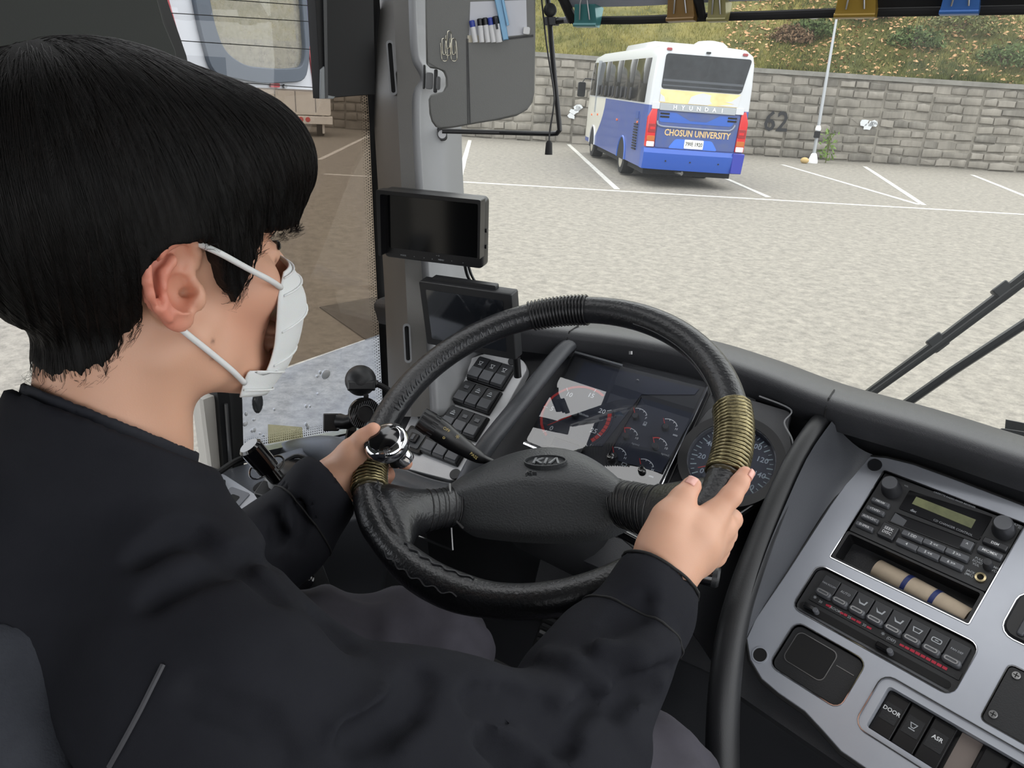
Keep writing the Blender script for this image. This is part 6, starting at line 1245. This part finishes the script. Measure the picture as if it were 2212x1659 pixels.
# --- hidden trunk and legs keep the figure whole
NB = L2W((0, -.060, -.25)); SHR, SHL = P(500, 1540, .52), P(310, 1150, .74)
HIP = P(60, 1850, .70); KN_L, KN_R = P(905, 1430, 1.02), P(1395, 1730, .86); FT_L, FT_R = np.array([-.55, .78, 1.12]), np.array([-.20, .72, 1.12])
HIPL, HIPR = P(330, 1560, .86), P(620, 1980, .66)
def trunk(p, legs=True):
    d = chain(p, [(NB, .044), (P(160, 1280, .62), .115), (P(180, 1500, .66), .13), (HIP, .13)], .04)
    d = smin(d, chain(p, [(NB, .042), (SHR, .046), (EL_R, .036)], .03), .04); d = smin(d, chain(p, [(NB, .042), (SHL, .044), (EL_L, .036)], .03), .04)
    if not legs: return d
    d = smin(d, chain(p, [(HIPL, .075), (KN_L, .055), (FT_L, .035)], .03), .04); return smin(d, chain(p, [(HIPR, .075), (KN_R, .055), (FT_R, .035)], .03), .04)
# skin
m_skin = mat('skin', (214, 168, 144), .46, sss=.12, spec=.4); nn_ = m_skin.node_tree; at_ = nn_.nodes.new('ShaderNodeVertexColor'); at_.layer_name = 'tone'; b_ = nn_.nodes['Principled BSDF']; nn_.links.new(at_.outputs[0], b_.inputs['Base Color'])
zt = nn_.nodes.new('ShaderNodeTexNoise'); zt.inputs['Scale'].default_value = 900; bp_ = nn_.nodes.new('ShaderNodeBump'); bp_.inputs['Strength'].default_value = .10; bp_.inputs['Distance'].default_value = .0006; tcn = nn_.nodes.new('ShaderNodeTexCoord'); nn_.links.new(tcn.outputs['Object'], zt.inputs['Vector']); nn_.links.new(zt.outputs['Fac'], bp_.inputs['Height']); nn_.links.new(bp_.outputs[0], b_.inputs['Normal'])
MOLES = []
def skin_col(V):
    base = np.array(lin((206, 160, 134))); q = W2L(V); C = np.repeat(base[None], len(V), 0); red = np.array(lin((206, 104, 88)))
    e = np.abs(ear_d(q)); f = np.clip(1 - e / .004, 0, 1) * np.clip((np.abs(q[:, 0]) - .060) / .012, 0, 1) * (np.clip((.012 - q[:, 1]) / .03, 0.15, 1)); C = C * (1 - .6 * f[:, None]) + red * .6 * f[:, None]
    ck = np.exp(-((np.abs(q[:, 0]) - .05) ** 2 + (q[:, 1] - .06) ** 2 + (q[:, 2] + .03) ** 2) / .0012); C = C * (1 - .16 * ck[:, None]) + red * .16 * ck[:, None]
    for tips in (FING_R, FING_L):
        for c in tips:
            for k, w_ in ((1, .18), (2, .15), (3, .34)):
                g_ = np.exp(-((V - c[k][0]) ** 2).sum(1) / .00012) * w_; C = C * (1 - g_[:, None]) + np.array(lin((214, 128, 112))) * g_[:, None]
    for m_ in MOLES: g_ = np.exp(-((V - m_) ** 2).sum(1) / 3.2e-6)[:, None] * .75; C = C * (1 - g_) + np.array(lin((70, 40, 34))) * g_
    return C
hd = lambda p: head_d(W2L(p))
for px, py in ((461, 737), (461, 772), (570, 718), (596, 563)):
    m_ = march(hd, px, py)
    if m_ is not None: MOLES.append(m_)
DRV = thing('person', 'young man with short black hair, white face mask and dark jacket gripping the wheel', 'person', np.array([-.42, .10, 1.06]))
lo, hi = bbox(HAND_R + FING_R, .05); bR = nets(handR, np.minimum(lo, EL_R - .05), np.maximum(hi, EL_R + .05), .0026); lo, hi = bbox(HAND_L + FING_L, .05); bL = nets(handL, np.minimum(lo, EL_L - .06), np.maximum(hi, EL_L + .06), .0026)
tlo = np.min([HIP, HIPR, HIPL, EL_L, SHR, SHL, FT_L, FT_R], 0) - .2; thi = np.max([NB, KN_L, KN_R, EL_R, SHR, FT_L], 0) + .2
sdf_obj('body', [nets_local(head_d, (-.15, -.16, -.27), (.15, .15, .16), .0021), bR, bL, nets(trunk, tlo, thi, .014)], m_skin, DRV, skin_col)
# finger nails
m_nail = mat('nail', (226, 170, 156), .25, coat=.3)
def nail(c, up, r=.0062):
    (a, ra), (b, rb) = c[-2], c[-1]; ax_ = unit(b - a); n_ = unit(up - ax_ * (up @ ax_)); f = Fr(b + n_ * (rb * 1.02) - ax_ * .001, np.cross(ax_, n_), n_); mb = MB()
    mb.grid([[f.w(u * r * .85, -v * .0075 if f.y @ ax_ < 0 else v * .0075, -(u * r) ** 2 * 55 + .0012) for u in np.linspace(-1, 1, 7)] for v in np.linspace(-.5, .7, 6)]); o = mb.build('nail', m_nail, DRV, sharp=180); o.modifiers.new('t', 'SOLIDIFY').thickness = .0008
nail(FING_R[4], unit(CAM - FING_R[4][3][0]) + CU * .55 - CR * .1); nail(FING_R[0], CR * .8 + unit(CAM - FING_R[0][3][0]) * .6, .0056)
# eyes
for s in (-1, 1): e_o = MB().ball(L2W((s * .031, .0835, .0105)), .0122, 18, 12).build('eye', mat('eye_white', (224, 220, 214), .2), DRV); LOC[e_o.name] = LOC[DRV.name]; MB().ball(L2W((s * .0315, .0935, .0100)), (.0052, .0030, .0052), 14, 8, HR).build('iris', M['gloss'], e_o)
for s in (-1, 1): MB().tube(spline([L2W((s * .020, .0935, .0165)), L2W((s * .031, .0968, .0185)), L2W((s * .043, .0905, .0150))], 10), [.0006] + [.0016] * 8 + [.0005], 6).build('eyelash', M['black'], DRV)
# --- hair
def hcut(y, x):
    return np.interp(y, [-.14, -.085, -.050, -.030, -.014, .006, .016, .024, .036, .042, .054, .064, .14], [-.064, -.064, -.050, -.020, .026, .036, .033, .006, -.014, -.008, .018, .034, .035])
def ear_keep(q): return ell(q, epx(372, 606, .0), (.0235, .0315, .035), ER)
def hair_d(p, novol=False):
    q = p.copy(); q[:, 0] = np.abs(q[:, 0]); t = np.interp(q[:, 2], [-.10, -.05, -.01, .03, .07, .12], [.002, .005, .007, .013, .018, .020])
    d = skull_d(p); nk = neck_d(p); d = smin(d, nk + .004 + .02 * (q[:, 1] > -.02), .012) - t
    d = smin(d, ell(q, (0, -.012, .062), (.090, .118, .097)), .02)
    d = smin(d, ell(q, (.020, .060, .082), (.066, .072, .056)), .02)
    w_ = .0005 * np.sin(q[:, 1] * 420 + 1.5 * np.sin(q[:, 2] * 60)) + .0004 * np.sin(q[:, 1] * 900 + q[:, 0] * 300)
    d = d + w_ * np.clip((.10 - q[:, 2]) / .06, .2, 1)
    if novol: return d
    cut = hcut(q[:, 1], q[:, 0]) + .0018 * np.sin(q[:, 1] * 620) + .0015 * np.sin(q[:, 1] * 1500) + .001 * np.sin(q[:, 0] * 900)
    d = smax(d, (cut - q[:, 2]) * .75, .005)
    return smax(d, -ear_keep(q), .002)
m_hair = mat('black_hair', (10, 10, 10), .6, c2=(15, 13, 12), cscale=60, spec=.2, stretch=(3, 3, .3), bump=.4, bscale=500)
hr = sdf_obj('hair', [nets_local(hair_d, (-.125, -.16, -.12), (.125, .145, .185), .0024)], m_hair, DRV)
def grad(f, p, e=.0012): return np.stack([f(p + np.eye(3)[i] * e) - f(p - np.eye(3)[i] * e) for i in range(3)], 1) / (2 * e)
hv = np.array([v.co[:] for v in hr.data.vertices]) + LOC[DRV.name]; hl_ = W2L(hv); sel = hl_[RNG.choice(len(hl_), 9000)]; sel = sel[(sel[:, 2] > hcut(sel[:, 1], 0) + .012) & (np.abs(hair_d(sel)) < .002)]
WH = np.array([0, -.055, .15]); P_ = sel.copy(); S_pts = [P_.copy()]; wob = RNG.normal(0, .07, (len(P_), 3)); 
for k in range(9):
    gr = grad(hair_d, P_); gr /= np.linalg.norm(gr, axis=1)[:, None] + 1e-9; dn = (P_ - WH); dn /= np.linalg.norm(dn, axis=1)[:, None]; dn = dn * .45 + np.array([0, .10, -1.0]) + wob; dn -= gr * (dn * gr).sum(1)[:, None]; dn /= np.linalg.norm(dn, axis=1)[:, None] + 1e-9
    P_ = P_ + dn * .0052; P_ = P_ - gr * (np.clip(hair_d(P_), -.01, .01) - .0009 - .0006 * np.abs(wob[:, :1].ravel()))[:, None] * (.9 if k < 6 else .45); S_pts.append(P_.copy())
SP_ = np.stack(S_pts, 1); eq_ = np.stack([ear_keep(np.abs(SP_[:, k]) * [1, 0, 0] + SP_[:, k] * [0, 1, 1]) for k in range(SP_.shape[1])], 1).min(1); ok_ = (np.linalg.norm(np.diff(SP_, axis=1), axis=2).max(1) < .012) & (eq_ > .0005); ok_ &= (SP_[:, -1, 2] > hcut(SP_[:, -1, 1], 0) - .010); SP_ = SP_[ok_]; n_, m_ = SP_.shape[:2]; Wd = L2W(SP_.reshape(-1, 3)).reshape(n_, m_, 3); tg_ = np.gradient(Wd, axis=1); tg_ /= np.linalg.norm(tg_, axis=2)[:, :, None] + 1e-9
s1 = np.cross(tg_, unit([.3, .5, .8])); s1 /= np.linalg.norm(s1, axis=2)[:, :, None] + 1e-9; s2_ = np.cross(tg_, s1); rad = (.00024 * np.linspace(1, .25, m_))[None, :, None]
ringp = np.stack([Wd + rad * (math.cos(a) * s1 + math.sin(a) * s2_) for a in (0, 2.1, 4.2)], 2).reshape(-1, 3); bI = (np.arange(n_)[:, None, None] * m_ * 3 + np.arange(m_ - 1)[None, :, None] * 3 + np.arange(3)[None, None]); nx_ = bI - np.arange(3) + (np.arange(3) + 1) % 3
sdf_obj('hair_strands', [(ringp, np.stack([bI, nx_, nx_ + 3, bI + 3], -1).reshape(-1, 4))], mat('hair_strand', (11, 10, 10), .5, spec=.25, c2=(22, 18, 16), cscale=25), hr)['kind'] = 'stuff'
for n2 in (-1, 1): MB().tube(spline([L2W((n2 * .014, .0990, .0330)), L2W((n2 * .030, .0975, .0375)), L2W((n2 * .048, .0855, .0340))], 9), [.001, .0022, .0026, .0026, .0026, .0024, .0022, .0016, .0008], 6).build('eyebrow', m_hair, DRV)
# --- face mask
NS, NT = 41, 34; G = np.zeros((NT, NS, 3)); ts = np.linspace(0, 1, NT)
mid = spline([(.108, .006), (.120, -.010), (.128, -.028), (.124, -.052), (.114, -.078), (.102, -.098), (.086, -.112)], NT); edg = spline([(.056, .086, .000), (.063, .076, -.016), (.060, .074, -.040), (.056, .072, -.062), (.053, .064, -.080), (.059, .048, -.073), (.054, .041, -.094)], NT)
for i in range(NT):
    pl = .0022 * (((ts[i] * 5.0) % 1) - .5) if .12 < ts[i] < .92 else 0
    for j in range(NS):
        s = -1 + 2 * j / (NS - 1); a_ = abs(s); f = a_ ** 2.1; x = edg[i, 0] * (math.sin(a_ * PI / 2) * .6 + a_ * .4); y = mid[i, 0] * (1 - f) + edg[i, 1] * f + pl * (1 - f); z = mid[i, 1] * (1 - a_ ** 1.5) + edg[i, 2] * a_ ** 1.5
        G[i, j] = L2W((math.copysign(x, s), y, z))
m_mask = mat('mask_fabric', (216, 217, 216), .8, bump=.12, bscale=900, sss=.1); mk = MB().grid(G).build('face_mask', m_mask, DRV, sharp=180); mk.modifiers.new('t', 'SOLIDIFY').thickness = .0012; LOC[mk.name] = LOC[DRV.name]
for r_ in (2, NT - 3): MB().tube([G[r_, j] + (G[r_, j] - HO) * .012 for j in range(0, NS, 2)], .0009, 5).build('mask_hem', m_mask, mk, sharp=180)
for i in range(4): rr_i = int(NT * (.2 + .2 * i)); MB().tube([G[rr_i, j] + unit(G[rr_i, j] - HO) * .0006 for j in range(1, NS - 1, 2)], .0011, 5).build('pleat', m_mask, mk, sharp=180)
for sgn, jx in ((1, NS - 1), (-1, 0)):
    t0, t1 = G[4, jx], G[NT - 4, jx]; mir = lambda p: L2W(np.asarray(p) * (sgn, 1, 1)); off = lambda p, o: mir(np.array(p) + o)
    et, eb = epx(416, 524, .004), epx(384, 706, .002); bk = [off(HELIX[i], (-.013, .003, 0)) for i in (3, 5, 7, 9)]
    lp = np.concatenate([np.linspace(t0, mir(et), 22)[:-1], spline([mir(et)] + bk + [mir(eb)], 30), np.linspace(mir(eb), t1, 22)[1:]]); q_ = W2L(lp); q_[:, 0] = np.abs(q_[:, 0])
    ii = np.arange(len(q_)); top_, low_ = (ii > 0) & (ii < 21), (ii > 52) & (ii < len(q_) - 1)
    for _ in range(30):
        dd = np.where(top_ & (q_[:, 1] < .068), np.minimum(hair_d(q_, True), skull_d(q_)), skull_d(q_)); q_[:, 0] += np.where(top_ | low_, np.clip(.0034 - dd, 0, .004), 0)
    q_[:, 0] *= sgn; lp = L2W(q_); 
    for _ in range(6): lp[1:-1] = (lp[:-2] + lp[1:-1] * 2 + lp[2:]) / 4
    MB().tube(lp, .0023, 8).build('ear_loop', m_mask, mk, sharp=180)
# --- jacket
m_jack = mat('dark_jacket', (33, 34, 39), .8, bump=.2, bscale=1400, c2=(28, 29, 34), cscale=10, spec=.12)
N1, N2, N3 = P(20, 838, .58), P(260, 932, .53), P(440, 1002, .63); NPn = np.cross(N2 - N1, N3 - N1); NPn = unit(NPn if NPn[2] > 0 else -NPn)
SJ = [(NB + (0, 0, .02), .056), (P(150, 1285, .62), .136), (P(190, 1480, .66), .165), (HIP, .165)]
ARM_R = [(P(480, 1525, .53), .078), (P(800, 1650, .56), .070), (P(1180, 1730, .60), .060)]; FORE_R = [(P(1235, 1610, dR - .148), .060), (P(1325, 1440, dR - .105), .049), (P(1396, 1310, dR - .070), .0385), (P(1432, 1238, dR - .052), .0345)]
ARM_L = [(P(310, 1135, .74), .066), (P(400, 1230, .84), .068), (P(480, 1265, .89), .062)]; FORE_L = [(P(500, 1260, .90), .062), (P(605, 1165, .92), .054), (P(700, 1062, dL - .012), .0390), (P(724, 1043, dL - .004), .0370)]
def jacket0(p):
    d = chain(p, SJ, .03); d = smin(d, chain(p, [(NB + (0, 0, -.01), .05), (P(380, 1345, .57), .074), (P(480, 1525, .53), .078)], .03), .05); d = smin(d, chain(p, [(NB, .050), (P(300, 1150, .74), .064)], .02), .025)
    d = smin(d, chain(p, ARM_R, .03), .045); d = smin(d, chain(p, ARM_L, .03), .045)
    fr_ = chain(p, FORE_R, .02); fl_ = chain(p, FORE_L, .02); d = smin(d, fr_, .03); d = smin(d, cap(p, P(1240, 1490, dR - .12), P(1300, 1400, dR - .09), .042, .034), .04); d = smin(d, fl_, .03); return np.minimum(smin(d, neck_d(W2L(p)) - .016, .02), trunk(p, False) - .014)
CR_R = unit(FORE_R[3][0] - FORE_R[2][0]); CR_L = unit(FORE_L[3][0] - FORE_L[2][0])
creases = []
for lst, r in ((((1420, 1500), (1360, 1480), (1290, 1500), (1230, 1560)), .008), (((1395, 1290), (1350, 1300), (1310, 1330)), .006), (((1180, 1420), (1240, 1440), (1320, 1500)), -.007), (((720, 1290), (790, 1350), (860, 1400)), -.008), (((840, 1520), (800, 1560), (740, 1590)), -.008), (((640, 1090), (655, 1130), (640, 1180)), .007), (((590, 1110), (600, 1160), (590, 1210)), .008), (((690, 1290), (712, 1325), (745, 1362)), .016), (((905, 1468), (880, 1527), (824, 1577), (764, 1602)), .012), (((1030, 1512), (1100, 1516), (1172, 1545), (1215, 1600)), .013), (((1385, 1325), (1340, 1340), (1285, 1400)), .010), (((430, 1160), (520, 1215), (600, 1280)), .010), (((330, 1300), (460, 1230), (560, 1190)), .008), (((300, 1210), (380, 1160), (430, 1140)), .008), (((1440, 1420), (1390, 1450), (1330, 1530)), .010), (((1300, 1400), (1380, 1420), (1450, 1400)), -.008), (((1050, 1600), (1100, 1640), (1150, 1659)), .010), (((620, 1640), (560, 1560), (420, 1500)), .010)):
    w_ = [march(jacket0, *q) for q in lst]; w_ = [q for q in w_ if q is not None]
    if len(w_) > 1: creases.append((w_, r))
NC = L2W((0, -.05, -.17))
def neck_in(p):
    q = p.copy(); q[:, 0] = np.abs(q[:, 0]); return chain(q, NK[:3], .02)
def jacket(p):
    d = jacket0(p); f = .0035 * np.sin(p[:, 0] * 38 + p[:, 2] * 30 + 2 * np.sin(p[:, 1] * 22)) + .0025 * np.sin(p[:, 1] * 60 - p[:, 2] * 45 + 2 * np.sin(p[:, 0] * 30)); d = d + f * .8
    for w_, r in creases:
        e = chain(p, [(q, abs(r)) for q in w_], .01); d = smax(d, -e, .008) if r > 0 else smin(d, e, .014)
    d = np.minimum(d, trunk(p, False) - .007)
    d = smax(d, -smax(-((p - N1) @ NPn), neck_in(W2L(p)) - .032, .008), .005); d = smax(d, -smax(neck_in(W2L(p)) - .005, -((p - N1) @ NPn) - .022, .003), .004)
    for end, ax_, ch in ((FORE_R[3][0], CR_R, FORE_R), (FORE_L[3][0], CR_L, FORE_L)):
        q = p - end; t = q @ ax_; ra = np.linalg.norm(q - t[:, None] * ax_, axis=1); loc_ = np.linalg.norm(q, axis=1) < .11; d = np.where(loc_, smax(d, t + .004, .003), d); d = np.where(loc_ & (t > -.05), smax(d, -np.maximum(ra - (ch[3][1] - .0055), -(t + .05)), .002), d)
    return d
allp = np.array([c[0] for l in (SJ, ARM_R, FORE_R, ARM_L, FORE_L) for c in l]); lo = allp.min(0) - .2; hi = allp.max(0) + .2; lo[2] = max(lo[2], 1.30)
jk_ = sdf_obj('jacket', [nets(jacket, lo, hi, .0052)], m_jack, DRV)
def cuffline(ch, back, w_=.0012, nm='cuff_seam'):
    e, ax_ = ch[3][0], unit(ch[3][0] - ch[2][0]); o = e - ax_ * back; a_ = unit(np.cross(ax_, [0, 0, 1.])); b2 = np.cross(ax_, a_); L = []
    for q in np.linspace(0, 2 * PI, 49)[:-1]:
        d_ = math.cos(q) * a_ + math.sin(q) * b2; t = .015
        for _ in range(60):
            v_ = float(jacket((o + d_ * t)[None])[0])
            if v_ > -.0002 and t > .03: break
            t += .0012
        L.append(o + d_ * (t + .0002))
    MB().tube(L, w_, 5, closed=True).build(nm, M['matte'], jk_, sharp=180)
cuffline(FORE_R, .060); cuffline(FORE_R, .0055, .0016, 'cuff_hem'); cuffline(FORE_L, .055); cuffline(FORE_L, .0055, .0016, 'cuff_hem')
sl_ = [march(jacket, x, y) for x, y in ((352, 1436), (330, 1480), (300, 1540), (262, 1610), (236, 1656))]; sl_ = [q for q in sl_ if q is not None]
if len(sl_) > 2: MB().tube(spline(sl_, 24), .0017, 6).build('piping', mat('grey_piping', (62, 62, 66), .7), jk_)
# inner shirt collar band
m_shirt = mat('navy_shirt', (17, 20, 30), .8)
def collar(p):
    pd = (p - N1) @ NPn; return smax(np.abs(neck_in(W2L(p)) - .0042) - .0020, smax(pd - .007, -pd - .03, .002), .002)
cc = L2W((0, -.05, -.15)); sdf_obj('shirt_collar', [nets(collar, cc - .16, cc + .16, .0026)], m_shirt, DRV)
# --- trousers, shoes
m_trou = mat('grey_trousers', (68, 66, 74), .7, spec=.2, bump=.15, bscale=1200, c2=(62, 60, 67), cscale=12, sheen=.05)
def trous(p):
    d = chain(p, [(HIP, .15), (HIPL, .115), (P(650, 1470, .95), .102), (KN_L, .088), (KN_L + (FT_L - KN_L) * .3, .078), (FT_L + (0, 0, .05), .062)], .04)
    d = smin(d, chain(p, [(HIP, .15), (HIPR, .112), (P(1080, 1830, .78), .095), (KN_R, .082), (KN_R + (FT_R - KN_R) * .3, .072), (FT_R + (0, 0, .05), .060)], .04), .03)
    return d + .0035 * np.sin(p[:, 0] * 55 + p[:, 1] * 40 + 2.2 * np.sin(p[:, 2] * 40)) + .002 * np.sin(p[:, 1] * 110 + 2 * np.sin(p[:, 0] * 60))
sdf_obj('trousers', [nets(trous, np.array([-1.0, -.4, 1.10]), np.array([.25, 1.05, 1.95]), .0075)], m_trou, DRV)
for ft in (FT_L, FT_R):
    shoe = lambda p: smin(ell(p, ft + (0, .10, -.018), (.045, .13, .038)), cap(p, ft, ft + (0, 0, .05), .045, .040), .03)
    sdf_obj('shoe', [nets(lambda p: smax(shoe(p), 1.064 - p[:, 2], .004), ft - (.1, .15, .08), ft + (.1, .28, .12), .007)], M['black'], DRV)
# --- driver's seat
ST_ = thing('driver_seat', 'dark blue-grey fabric driver\'s seat behind the man in the bottom corner', 'seat', np.array([-.40, .0, 1.06]))
m_seatf = mat('seat_fabric', (52, 55, 62), .9, bump=.3, bscale=500, c2=(44, 47, 54), cscale=30)
bw_ = P(60, 1530, .47); bx_ = Fr(bw_, CR + CF_ * .35, CAM - bw_)
def seatd(p):
    q = (p - bw_); u = q @ bx_.x; v = q @ bx_.y; h = q @ bx_.n; return np.linalg.norm(np.maximum(np.abs(np.stack([u + .16, v + .20, h + .03], 1)) - np.array([.175, .245, .008]), 0), axis=1) - .012 + .002 * np.sin(v * 60 + 2 * np.sin(u * 40))
sdf_obj('backrest', [nets(seatd, bw_ - .55, bw_ + .30, .011)], m_seatf, ST_)
MB().rr(Fr((-.45, .22, 1.36), (1, 0, 0), (0, 0, 1)), -.24, -.25, .24, .25, .06, -.08, 0, .03).build('cushion', m_seatf, ST_); MB().rr(Fr((-.45, .22, 1.06), (1, 0, 0), (0, 0, 1)), -.16, -.18, .16, .18, .03, 0, .24).build('pedestal', M['dark'], ST_)
